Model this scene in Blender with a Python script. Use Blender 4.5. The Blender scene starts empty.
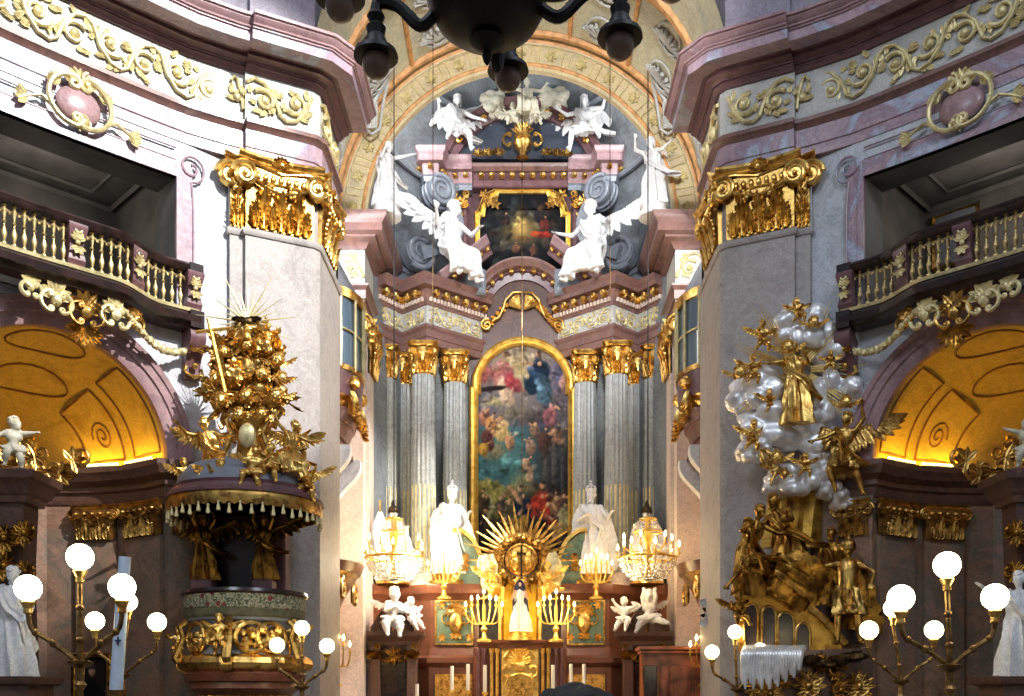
import bpy, bmesh, math, random
from math import sin, cos, pi, radians, sqrt, atan2
from mathutils import Vector, Matrix, noise as mnoise
V = Vector
R = random.Random(7)
SC = bpy.context.scene
COL = SC.collection
# ---- camera frame: a photograph pixel plus a depth gives a point of the church -----------------
FOC, CX, CY, EYE = 1000.0, 520.0, 700.0, 1.6
def P(px, py, d):
    return V(((px - CX) * d / FOC, d, EYE + (CY - py) * d / FOC))
def Zh(h):
    return EYE + h
MIR = [1]            # 1: as written (left half); -1: mirrored to the other side of the church

# ---- objects ------------------------------------------------------------------------------------
def thing(name, label, cat, loc, group=None):
    o = bpy.data.objects.new(name, None)
    COL.objects.link(o)
    o.empty_display_size = 0.2
    o.location = (loc[0] * MIR[0], loc[1], loc[2])
    o['label'] = label; o['category'] = cat
    if group: o['group'] = group
    return o
def tag(o, label, cat, group=None):
    o['label'] = label; o['category'] = cat
    if group: o['group'] = group
    return o
def struct(o):
    o['kind'] = 'structure'
    return o
def root_loc(o):
    p = V((0, 0, 0))
    while o is not None:
        p = p + o.location
        o = o.parent
    return p
def link_mesh(name, me, mat, parent=None, loc=None):
    o = bpy.data.objects.new(name, me)
    COL.objects.link(o)
    if mat is not None and not me.materials:
        for m in (mat if isinstance(mat, (list, tuple)) else [mat]):
            me.materials.append(m)
    if parent is not None: o.parent = parent
    if loc is not None: o.location = loc
    return o
def copy_thing(src, loc, label=None, group=None, parent=None):
    c = src.copy(); COL.objects.link(c); c.location = loc
    if label: c['label'] = label
    if group: c['group'] = group
    for ch in list(src.children):
        k = ch.copy(); COL.objects.link(k); k.parent = c
        for g in list(ch.children):
            q = g.copy(); COL.objects.link(q); q.parent = k
    return c

# ---- mesh builder -------------------------------------------------------------------------------
class MB:
    def __init__(s): s.v = []; s.f = []; s.mi = []
    def add(s, vs, fs, M=None, mi=0):
        b = len(s.v)
        if M is None: s.v.extend(V(p) for p in vs)
        else: s.v.extend(M @ V(p) for p in vs)
        s.f.extend(tuple(b + i for i in f) for f in fs)
        s.mi.extend([mi] * len(fs))
        return s
    def join(s, o, M=None): return s.add(o.v, o.f, M)
    def box(s, c, size, M=None, mi=0, bev=0.0):
        x, y, z = size[0] / 2, size[1] / 2, size[2] / 2
        c = V(c)
        b = min(bev, x * .45, y * .45, z * .45)
        if b <= 0:
            vs = [c + V((i * x, j * y, k * z)) for i in (-1, 1) for j in (-1, 1) for k in (-1, 1)]
            fs = [(0, 1, 3, 2), (4, 6, 7, 5), (0, 4, 5, 1), (2, 3, 7, 6), (0, 2, 6, 4), (1, 5, 7, 3)]
            return s.add(vs, fs, M, mi)
        rings = []
        for zz, ins in ((-z, b), (-z + b, 0), (z - b, 0), (z, b)):
            xx, yy = x - ins, y - ins
            rings.append([c + V(q) for q in ((-xx + b, -yy, zz), (xx - b, -yy, zz), (xx, -yy + b, zz), (xx, yy - b, zz),
                                             (xx - b, yy, zz), (-xx + b, yy, zz), (-xx, yy - b, zz), (-xx, -yy + b, zz))])
        return s.rings(rings, cap=True, M=M, mi=mi)
    def rings(s, rings, cap=True, closed=True, M=None, mi=0, loop=False):
        n = len(rings[0]); vs = [p for r in rings for p in r]; fs = []
        m = len(rings)
        for i in range(m if loop else m - 1):
            a, b2 = i * n, ((i + 1) % m) * n
            for j in range(n if closed else n - 1):
                k = (j + 1) % n
                fs.append((a + j, a + k, b2 + k, b2 + j))
        if cap and not loop:
            fs.append(tuple(range(n - 1, -1, -1)))
            fs.append(tuple(range((m - 1) * n, m * n)))
        return s.add(vs, fs, M, mi)
    def lathe(s, prof, c=(0, 0, 0), n=20, M=None, mi=0, flute=0, fa=0.0, sx=1.0, sy=1.0):
        c = V(c); rr = []
        for r, z in prof:
            ring = []
            for j in range(n):
                a = 2 * pi * j / n
                q = r * (1 + fa * cos(flute * a)) if flute else r
                ring.append(c + V((q * cos(a) * sx, q * sin(a) * sy, z)))
            rr.append(ring)
        return s.rings(rr, True, True, M, mi)
    def tube(s, pts, rad, n=8, M=None, mi=0, flat=1.0, up=None):
        pts = [V(p) for p in pts]; m = len(pts)
        if not isinstance(rad, (list, tuple)): rad = [rad] * m
        t0 = (pts[1] - pts[0]).normalized()
        u = V(up) if up is not None else (V((0, 0, 1)) if abs(t0.z) < .9 else V((1, 0, 0)))
        rr = []
        for i in range(m):
            t = pts[min(i + 1, m - 1)] - pts[max(i - 1, 0)]
            if t.length < 1e-9: t = t0
            t.normalize()
            a = t.cross(u)
            if a.length < 1e-6: a = t.orthogonal()
            a.normalize(); b = a.cross(t).normalized()
            if up is None: u = b
            rr.append([pts[i] + (a * cos(2 * pi * j / n) + b * (sin(2 * pi * j / n) * flat)) * rad[i] for j in range(n)])
        return s.rings(rr, True, True, M, mi)
    def ball(s, c, r, n=12, m=8, M=None, mi=0, bump=0.0, seed=0.0):
        if not isinstance(r, (tuple, list, Vector)): r = (r, r, r)
        c = V(c); vs = []; fs = []
        for i in range(1, m):
            a = pi * i / m
            for j in range(n):
                b = 2 * pi * j / n
                d = V((sin(a) * cos(b), sin(a) * sin(b), cos(a)))
                k = 1 + (bump * mnoise.noise(d * 2.3 + V((seed, seed * 1.7, 0))) if bump else 0)
                vs.append(c + V((d.x * r[0], d.y * r[1], d.z * r[2])) * k)
        for i in range(m - 2):
            for j in range(n):
                k = (j + 1) % n
                fs.append((i * n + j, (i + 1) * n + j, (i + 1) * n + k, i * n + k))
        t = len(vs); vs.append(c + V((0, 0, r[2]))); vs.append(c - V((0, 0, r[2])))
        for j in range(n):
            k = (j + 1) % n
            fs.append((t, j, k)); fs.append((t + 1, (m - 2) * n + k, (m - 2) * n + j))
        return s.add(vs, fs, M, mi)
    def capsule(s, a, b, ra, rb, n=12, M=None):
        a, b = V(a), V(b); t = b - a
        L = max(t.length, 1e-5); t = t / L
        u = t.orthogonal().normalized(); w = t.cross(u)
        rr = []
        for k in range(5):
            q = pi / 2 * (k + .25) / 5
            rr.append((a - t * ra * cos(q), ra * sin(q)))
        for k in range(5):
            q = pi / 2 * (k + 1) / 5 * .96
            rr.append((b + t * rb * sin(q) * (1 if k else 0), rb * cos(q if k else 0)))
        rings = [[c + (u * cos(2 * pi * j / n) + w * sin(2 * pi * j / n)) * r for j in range(n)] for c, r in rr]
        return s.rings(rings, True, True, M)
    def sweep(s, prof, path, cap=True, mi=0):
        """prof: (out, z) list; path: plan points, the open side to the right of the walk."""
        rings = []
        n = len(path)
        for i in range(n):
            p = V(path[i][:2])
            ds = []
            if i > 0: ds.append((p - V(path[i - 1][:2])).normalized())
            if i < n - 1: ds.append((V(path[i + 1][:2]) - p).normalized())
            ns = [V((d.y, -d.x)) for d in ds]
            if len(ns) == 2:
                q = ns[0] + ns[1]
                k = 1 + ns[0].dot(ns[1])
                q = q / max(k, .25)
            else: q = ns[0]
            rings.append([V((p.x + q.x * o, p.y + q.y * o, z)) for o, z in prof])
        # profile rings are open polylines closed by the back edge
        return s.rings(rings, cap, True, None, mi)
    def extrude(s, poly, depth, M=None, mi=0):
        """poly: (x, z) outline in the XZ plane, front at y=0, back at y=depth."""
        n = len(poly)
        vs = [V((x, 0, z)) for x, z in poly] + [V((x, depth, z)) for x, z in poly]
        fs = [tuple(range(n)), tuple(range(2 * n - 1, n - 1, -1))]
        for j in range(n):
            k = (j + 1) % n
            fs.append((j, j + n, k + n, k))
        return s.add(vs, fs, M, mi)
    def mesh(s, name, off=None, smooth=True, angle=40):
        sx = MIR[0]; off = V(off) if off is not None else V((0, 0, 0))
        vs = [(p.x * sx - off.x, p.y - off.y, p.z - off.z) for p in s.v]
        fs = s.f if sx > 0 else [tuple(reversed(f)) for f in s.f]
        me = bpy.data.meshes.new(name)
        me.from_pydata(vs, [], fs); 
        if any(s.mi): me.polygons.foreach_set('material_index', s.mi)
        bm = bmesh.new(); bm.from_mesh(me)
        bmesh.ops.recalc_face_normals(bm, faces=bm.faces)
        bm.to_mesh(me); bm.free()
        if smooth:
            me.polygons.foreach_set('use_smooth', [True] * len(me.polygons))
            me.set_sharp_from_angle(angle=radians(angle))
        me.update()
        return me
    def build(s, name, mat, parent=None, smooth=True, angle=32):
        me = s.mesh(name, root_loc(parent) if parent is not None else None, smooth, angle)
        return link_mesh(name, me, mat, parent)

def solidify_blob(mb, voxel, it=3, fac=.5):
    """one continuous surface from overlapping closed shapes"""
    me = bpy.data.meshes.new('tmp'); me.from_pydata([tuple(p) for p in mb.v], [], mb.f)
    bm = bmesh.new(); bm.from_mesh(me); bmesh.ops.recalc_face_normals(bm, faces=bm.faces); bm.to_mesh(me); bm.free()
    o = bpy.data.objects.new('tmp', me); COL.objects.link(o)
    m = o.modifiers.new('r', 'REMESH'); m.mode = 'VOXEL'; m.voxel_size = voxel
    if it:
        m2 = o.modifiers.new('s', 'SMOOTH'); m2.factor = fac; m2.iterations = it
    dg = bpy.context.evaluated_depsgraph_get(); dg.update()
    ev = o.evaluated_get(dg); em = ev.to_mesh()
    r = MB(); r.v = [v.co.copy() for v in em.vertices]; r.f = [tuple(p.vertices) for p in em.polygons]; r.mi = [0] * len(r.f)
    ev.to_mesh_clear()
    bpy.data.objects.remove(o); bpy.data.meshes.remove(me)
    return r

# ---- curves and ornament -------------------------------------------------------------------------
def catmull(pts, n=8):
    pts = [V(p) for p in pts]; out = []
    for i in range(len(pts) - 1):
        p0 = pts[max(i - 1, 0)]; p1 = pts[i]; p2 = pts[i + 1]; p3 = pts[min(i + 2, len(pts) - 1)]
        for k in range(n):
            t = k / n
            out.append(.5 * ((2 * p1) + (p2 - p0) * t + (2 * p0 - 5 * p1 + 4 * p2 - p3) * t * t + (3 * p1 - p0 - 3 * p2 + p3) * t ** 3))
    out.append(pts[-1]); return out
def lerp(a, b, t): return a + (b - a) * t
def frame_map(O, U, W):
    """flat frame: (u, v up, w outward) to a point"""
    O, U, W = V(O), V(U).normalized(), V(W).normalized()
    return lambda u, v, w=0.0: O + U * u + V((0, 0, 1)) * v + W * w
def spiral2(cx, cy, r0, r1, a0, turns, n=26):
    out = []
    for i in range(n + 1):
        t = i / n; r = lerp(r0, r1, t ** .8); a = a0 + turns * 2 * pi * t
        out.append((cx + r * cos(a), cy + r * sin(a)))
    return out
def tube2(mb, mp, pts, r0, r1=None, w=0.0, n=7, flat=.8):
    m = len(pts); r1 = r0 if r1 is None else r1
    P3 = [mp(p[0], p[1], w) for p in pts]
    up = (mp(pts[0][0], pts[0][1], 1) - mp(pts[0][0], pts[0][1], 0))
    mb.tube(P3, [lerp(r0, r1, i / (m - 1)) for i in range(m)], n, None, 0, flat, None)
def leaf(mb, base, tip_dir, out_dir, L, Wd, curl=.5, lobes=4, th=.18, n=12):
    """acanthus leaf: thick lofted blade growing along tip_dir, bowing toward out_dir"""
    T, O = V(tip_dir).normalized(), V(out_dir).normalized()
    S = T.cross(O).normalized(); base = V(base); rr = []
    for i in range(n + 1):
        t = i / n
        w = Wd * .5 * (sin(pi * min(1, .18 + .82 * t)) ** .7) * (1 + .22 * abs(sin(lobes * pi * t)) - .11) + .004
        if i == n: w = Wd * .04
        ang = curl * pi * t * t
        c = base + T * (L * (t - .12 * curl * t * t * t * 2)) + O * (L * curl * .55 * t ** 2.6)
        if curl > .55 and t > .75: c = c - T * (L * (t - .75) * .6)
        nn = (O * cos(ang) - T * sin(ang)).normalized()
        h = w * th * 2 + .004
        rr.append([c - S * w + nn * h * .9, c - S * w * .5 + nn * h * .2, c + nn * h, c + S * w * .5 + nn * h * .2, c + S * w + nn * h * .9,
                   c + S * w * .5 - nn * h * .5, c - nn * h * .2, c - S * w * .5 - nn * h * .5])
    mb.rings(rr)
def acanthus(mb, base, T, O, L, Wd, curl=.6):
    T, O = V(T).normalized(), V(O).normalized(); S = T.cross(O).normalized(); base = V(base)
    leaf(mb, base, T, O, L, Wd * .5, curl, 3, .35, 10)
    for k, t in enumerate((.08, .3, .52, .72)):
        for s in (-1, 1):
            p = base + T * (L * t) + O * (L * curl * .3 * t ** 2) + S * (s * Wd * .1)
            leaf(mb, p, T * .9 + S * (s * (.75 - .1 * k)), O, L * (.36 - .04 * k), Wd * .26, .6, 2, .4, 6)
    mb.tube([base + O * L * .04, base + T * L * .5 + O * L * .08, base + T * L * .82 + O * L * curl * .36], [Wd * .07, Wd * .055, Wd * .04], 6)
def scroll_S(u0, v0, u1, v1, r, flip=1):
    """S-scroll: two spirals joined by a bow (plan coordinates)"""
    a = spiral2(u0, v0, r * .12, r, 0, 1.25 * flip, 18)
    b = spiral2(u1, v1, r * .9, r * .12, pi, 1.25 * flip, 18)
    mid = [((a[-1][0] * (1 - t) + b[0][0] * t), (a[-1][1] * (1 - t) + b[0][1] * t) + flip * r * .5 * sin(2 * pi * t)) for t in (.25, .5, .75)]
    return a + mid + b
def rinceau(mb, mp, u0, u1, v0, v1, n, r, seed=1, w=.04):
    """band of scrolling acanthus between v0 and v1"""
    rr = random.Random(seed); L = (u1 - u0) / n; h = v1 - v0; vm = (v0 + v1) / 2
    for i in range(n):
        c = u0 + L * (i + .5); f = 1 if i % 2 else -1
        ra = min(h * .36, L * .38)
        sp = spiral2(c, vm + f * h * .06, ra, ra * .12, -f * pi * .5 - f * .9 + (pi if f < 0 else 0) * 0, f * 1.45, 26)
        tube2(mb, mp, sp, r * 1.15, r * .6, w)
        tube2(mb, mp, [(c - L * .55, vm - f * h * .3), (c - L * .3, vm - f * h * .42), (c, vm - f * h * .36), (c + L * .3, vm - f * h * .1), (c + L * .5, vm + f * h * .32)], r * .8, r * 1.1, w)
        for k in range(10):
            a = rr.uniform(0, 2 * pi); q = ra * rr.uniform(.8, 1.45)
            x, y = c + q * cos(a) * 1.1, vm + q * sin(a)
            y = max(v0 + .03, min(v1 - .03, y))
            p = mp(x, y, w * .6); d = mp(x + cos(a + f), y + sin(a + f), w) - mp(x, y, w); o = mp(x, y, 1) - mp(x, y, 0)
            leaf(mb, p, d, o, h * rr.uniform(.16, .26), h * .11, .35, 3, .2, 6)
        mb.ball(mp(c, vm + f * h * .06, w), r * 1.9, 8, 6)
def c_scroll(cx, cy, r, a0, a1, k=.28):
    """C-scroll with curled ends"""
    e0 = spiral2(cx + (r - r * k) * cos(a0), cy + (r - r * k) * sin(a0), r * k * .15, r * k, a0 - 2.4 * pi * .9 * (1 if a1 > a0 else -1), .99 * .98 * (1 if a1 > a0 else -1) * 1.09, 14)
    arc = [(cx + r * cos(lerp(a0, a1, t / 16)), cy + r * sin(lerp(a0, a1, t / 16))) for t in range(17)]
    s = 1 if a1 > a0 else -1
    e1 = spiral2(cx + (r - r * k) * cos(a1), cy + (r - r * k) * sin(a1), r * k, r * k * .15, a1, s * 1.1, 14)
    e0 = [(x, y) for x, y in spiral2(cx + (r - r * k) * cos(a0), cy + (r - r * k) * sin(a0), r * k, r * k * .15, a0, -s * 1.1, 14)][::-1]
    return e0 + arc + e1
def fan(mb, mp, cx, cy, r, a0, a1, n, wd, w=.05, curl=.35):
    for i in range(n):
        a = lerp(a0, a1, i / max(n - 1, 1))
        p = mp(cx, cy, w); d = mp(cx + cos(a), cy + sin(a), w) - p; o = mp(cx, cy, 1) - mp(cx, cy, 0)
        leaf(mb, p, d, o, r, wd, curl, 3, .2, 7)
def cyl_between(mb, a, b, r, n=8): mb.tube([a, b], r, n)
def ray_spike(mb, c, d, r0, r1, w, side):
    """long tapering gilded ray with a ridge"""
    c, d, side = V(c), V(d).normalized(), V(side).normalized()
    b = c + d * r0; t = c + d * r1; s = d.cross(side).normalized()
    q = w * .55
    mb.add([b - s * w, b + side * q, b + s * w, b - side * q, t - s * w * .12, t + side * q * .12, t + s * w * .12, t - side * q * .12],
           [(0, 1, 5, 4), (1, 2, 6, 5), (2, 3, 7, 6), (3, 0, 4, 7), (3, 2, 1, 0), (4, 5, 6, 7)])
# ---- materials -----------------------------------------------------------------------------------
def lin(c):
    def f(x): return x / 12.92 if x <= .04045 else ((x + .055) / 1.055) ** 2.4
    return tuple(f(v / 255) for v in c) + (1,)
class NT:
    def __init__(s, name):
        s.m = bpy.data.materials.new(name); s.m.use_nodes = True
        s.t = s.m.node_tree; s.t.nodes.clear()
        s.o = s.n('ShaderNodeOutputMaterial')
    def n(s, k, **kw):
        q = s.t.nodes.new(k)
        for a, b in kw.items():
            if a.startswith('i_'):
                key = a[2:]
                q.inputs[int(key) if key.isdigit() else key.replace('_', ' ')].default_value = b
            else: setattr(q, a, b)
        return q
    def l(s, a, b): s.t.links.new(a, b)
    def ramp(s, fac, stops):
        r = s.n('ShaderNodeValToRGB'); e = r.color_ramp.elements
        while len(e) > 1: e.remove(e[-1])
        e[0].position = stops[0][0]; e[0].color = stops[0][1]
        for p, c in stops[1:]:
            x = e.new(p); x.color = c
        s.l(fac, r.inputs[0]); return r.outputs[0]
    def bsdf(s, **kw):
        b = s.n('ShaderNodeBsdfPrincipled')
        for a, v in kw.items(): b.inputs[a.replace('_', ' ')].default_value = v
        s.l(b.outputs[0], s.o.inputs[0]); return b
def marble(name, stops, scale=1.0, rough=.35, dist=2.0, bump=0.0, detail=6):
    t = NT(name); tc = t.n('ShaderNodeTexCoord')
    n1 = t.n('ShaderNodeTexNoise', i_Scale=scale, i_Detail=float(detail), i_Roughness=.62, i_Distortion=dist)
    t.l(tc.outputs['Object'], n1.inputs['Vector'])
    col = t.ramp(n1.outputs[0], [(p, lin(c)) for p, c in stops])
    v = t.n('ShaderNodeTexNoise', i_Scale=scale * 2.7, i_Detail=8.0, i_Roughness=.7, i_Distortion=3.5)
    t.l(tc.outputs['Object'], v.inputs['Vector'])
    veins = t.ramp(v.outputs[0], [(.44, (1, 1, 1, 1)), (.5, (.62, .58, .56, 1)), (.53, (1, 1, 1, 1))])
    mx = t.n('ShaderNodeMix', data_type='RGBA', blend_type='MULTIPLY'); mx.inputs[0].default_value = .8
    t.l(col, mx.inputs[6]); t.l(veins, mx.inputs[7])
    b = t.bsdf(Roughness=rough); t.l(mx.outputs[2], b.inputs['Base Color'])
    if bump:
        bp = t.n('ShaderNodeBump', i_Strength=bump, i_Distance=.02); t.l(v.outputs[0], bp.inputs['Height']); t.l(bp.outputs[0], b.inputs['Normal'])
    return t.m
def gilt(name, c1, c2, rough=.3, scale=5.0, metal=1.0, bump=.25):
    t = NT(name); tc = t.n('ShaderNodeTexCoord')
    n1 = t.n('ShaderNodeTexNoise', i_Scale=scale, i_Detail=5.0, i_Roughness=.65); t.l(tc.outputs['Object'], n1.inputs['Vector'])
    col = t.ramp(n1.outputs[0], [(.36, lin(c2)), (.56, lin(c1))])
    b = t.bsdf(Metallic=metal)
    t.l(col, b.inputs['Base Color'])
    rr = t.n('ShaderNodeMapRange', i_3=rough - .08, i_4=rough + .14); t.l(n1.outputs[0], rr.inputs[0]); t.l(rr.outputs[0], b.inputs['Roughness'])
    n2 = t.n('ShaderNodeTexNoise', i_Scale=scale * 4, i_Detail=3.0); t.l(tc.outputs['Object'], n2.inputs['Vector'])
    bp = t.n('ShaderNodeBump', i_Strength=bump, i_Distance=.02); t.l(n2.outputs[0], bp.inputs['Height']); t.l(bp.outputs[0], b.inputs['Normal'])
    return t.m
def plain(name, c, rough=.5, metal=0.0, var=.0, scale=6.0, bump=0.0):
    t = NT(name); b = t.bsdf(Roughness=rough, Metallic=metal)
    tc = t.n('ShaderNodeTexCoord')
    n1 = t.n('ShaderNodeTexNoise', i_Scale=scale, i_Detail=5.0); t.l(tc.outputs['Object'], n1.inputs['Vector'])
    d = tuple(max(0, x * (1 - var)) for x in c); e = tuple(min(255, x * (1 + var * .5)) for x in c)
    t.l(t.ramp(n1.outputs[0], [(.35, lin(d)), (.65, lin(e))]), b.inputs['Base Color'])
    if bump:
        bp = t.n('ShaderNodeBump', i_Strength=bump, i_Distance=.02); t.l(n1.outputs[0], bp.inputs['Height']); t.l(bp.outputs[0], b.inputs['Normal'])
    return t.m
def emit(name, c, s):
    t = NT(name); e = t.n('ShaderNodeEmission', i_Strength=s); e.inputs[0].default_value = lin(c); t.l(e.outputs[0], t.o.inputs[0]); return t.m
def glassy(name, c, rough=.05, alpha=1.0, tr=.9):
    t = NT(name); b = t.bsdf(Roughness=rough, IOR=1.45); b.inputs['Base Color'].default_value = lin(c); b.inputs['Transmission Weight'].default_value = tr; return t.m
def vcol(name, rough=.45):
    t = NT(name); a = t.n('ShaderNodeVertexColor'); a.layer_name = 'paint'
    b = t.bsdf(Roughness=rough); b.inputs['Specular IOR Level'].default_value = .15; t.l(a.outputs[0], b.inputs['Base Color'])
    return t.m

M = {}
M['pink'] = marble('pink_grey_marble', [(.3, (150, 138, 146)), (.42, (176, 150, 158)), (.52, (152, 128, 140)), (.6, (166, 176, 196)), (.72, (196, 176, 182))], .7, .32, 1.5)
M['wall'] = marble('blue_grey_stucco_marble', [(.3, (168, 172, 180)), (.5, (196, 200, 206)), (.65, (182, 184, 192)), (.75, (206, 202, 202))], .9, .38, 1.2)
M['rose'] = marble('red_brown_marble', [(.3, (96, 70, 66)), (.48, (132, 98, 90)), (.6, (112, 86, 84)), (.72, (152, 130, 124))], 1.1, .3, 1.6)
M['brown'] = marble('brown_marble', [(.3, (66, 48, 42)), (.47, (104, 76, 64)), (.58, (84, 62, 56)), (.72, (128, 100, 88))], .9, .3, 1.8)
M['darkwall'] = marble('dark_olive_brown_marble', [(.3, (108, 86, 70)), (.45, (150, 118, 98)), (.58, (116, 108, 96)), (.72, (166, 126, 112))], .6, .35, 1.4)
M['pier'] = marble('taupe_grey_marble', [(.3, (150, 144, 140)), (.5, (174, 168, 164)), (.65, (160, 152, 148)), (.75, (186, 180, 176))], 1.4, .6, 1.0)
M['plum'] = marble('plum_marble', [(.3, (84, 58, 62)), (.5, (118, 84, 88)), (.62, (98, 70, 76)), (.75, (146, 120, 126))], 1.2, .32, 1.5)
M['column'] = marble('grey_column_marble', [(.3, (124, 126, 124)), (.5, (164, 168, 166)), (.62, (138, 142, 142)), (.75, (186, 190, 190))], .9, .35, 2.2)
M['apse'] = marble('blue_grey_apse_stucco', [(.3, (92, 99, 106)), (.5, (124, 130, 136)), (.65, (104, 109, 114)), (.75, (140, 144, 146))], .5, .6, 1.6)
M['bluegrey'] = marble('blue_grey_marble', [(.3, (98, 106, 118)), (.5, (134, 140, 150)), (.65, (114, 120, 130)), (.75, (160, 166, 176))], 1.5, .35, 1.5)
M['frieze'] = marble('pale_frieze_stucco', [(.3, (172, 172, 168)), (.6, (196, 196, 190))], 1.4, .5, 1.0)
M['white'] = marble('white_statue_marble', [(.3, (214, 214, 214)), (.55, (238, 238, 238)), (.75, (226, 226, 226))], 1.8, .42, 1.0)
M['lacegold'] = gilt('worn_baluster_gilding', (206, 184, 128), (104, 82, 46), .36, 7, .75)
M['green'] = marble('green_marble', [(.3, (70, 92, 78)), (.5, (104, 126, 106)), (.7, (128, 146, 124))], 2.0, .35, 2.0)
M['gold'] = gilt('gilding', (240, 200, 116), (168, 116, 48), .3)
M['oldgold'] = gilt('aged_gilding', (206, 166, 92), (112, 78, 38), .34)
M['palegold'] = gilt('pale_gilt_stucco', (226, 212, 160), (184, 168, 120), .42, 6, .45)
M['darkgold'] = gilt('dark_gilding', (176, 130, 58), (84, 54, 24), .34)
M['silver'] = gilt('silvered_clouds', (244, 244, 244), (206, 204, 204), .36, 3, .55, .1)
M['bronze'] = gilt('dark_bronze', (98, 78, 52), (44, 34, 24), .4)
M['blackiron'] = plain('black_iron', (12, 11, 10), .5, .3)
M['ebony'] = plain('black_brown_marble', (44, 30, 28), .22, 0, .35, 3)
M['mahog'] = plain('red_brown_wood', (156, 86, 54), .32, 0, .4, 3)
M['candle'] = plain('candle_wax', (246, 240, 222), .5)
M['paleblue'] = plain('pale_blue_wax', (196, 214, 232), .45, 0, .06)
M['darkint'] = plain('grey_plaster', (104, 100, 96), .8, 0, .2, 1.2)  # mottled grey plaster of the gallery rooms
M['black'] = plain('black_cloth', (18, 17, 18), .8, 0, .3)
M['skin'] = plain('skin', (206, 158, 132), .5)
M['hair'] = plain('dark_hair', (22, 17, 15), .55, 0, .4, 60, .4)
M['glass'] = plain('blue_window_glass', (92, 112, 130), .06)
M['navy'] = plain('dark_blue_cloak', (34, 42, 78), .6, 0, .3)
M['crystal'] = glassy('crystal_glass', (255, 250, 240), .03)
M['globe'] = emit('lit_globe_glass', (255, 240, 205), 16)
M['globe2'] = emit('lit_globe_glass_small', (255, 236, 190), 14)
M['flame'] = emit('lit_candle_bulb', (255, 214, 140), 30)
M['dullglobe'] = plain('unlit_frosted_glass', (120, 98, 84), .35)
M['uplight'] = emit('warm_uplight', (255, 200, 70), 60)
M['velvet'] = plain('slate_fabric', (122, 126, 136), .55, 0, .15, 2)
# ---- figures --------------------------------------------------------------------------------------
def nz(v): return V(v).normalized()
STAND = dict(spine=(0, .02, 1), arms=(((-.35, -.1, -1), (.2, -.6, -.5)), ((.4, 0, -1), (.1, -.5, -.7))), legs=(((-.06, -.04, -1), (0, .02, -1)), ((.1, -.12, -1), (.02, .2, -1))))
SIT = dict(spine=(0, .05, 1), arms=(((-.5, -.2, -.8), (.2, -.9, -.1)), ((.5, -.2, -.8), (.2, -.8, .2))), legs=(((-.25, -1, -.12), (0, .1, -1)), ((.3, -.9, -.3), (.1, .15, -1))))
FLY = dict(spine=(.1, -.25, 1), arms=(((-.9, -.2, .3), (-.6, -.5, .4)), ((.8, -.3, -.2), (.6, -.6, .1))), legs=(((-.2, .1, -1), (-.2, .6, -.8)), ((.3, -.3, -1), (.1, .5, -.8))))
KNEEL = dict(spine=(0, -.08, 1), arms=(((-.3, -.6, -.6), (.5, -.7, .3)), ((.3, -.6, -.6), (-.5, -.7, .3))), legs=(((-.15, -.3, -1), (0, .95, -.12)), ((.2, -.95, -.25), (.05, .05, -1))))
PUTTO_SIT = dict(spine=(0, .08, 1), arms=(((-.8, -.3, -.3), (-.5, -.5, .5)), ((.8, -.3, -.2), (.5, -.7, .3))), legs=(((-.4, -.9, -.2), (-.1, .1, -1)), ((.5, -.8, -.3), (.2, -.2, -1))))
def mixpose(base, **kw):
    d = dict(base); d.update(kw); return d
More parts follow.
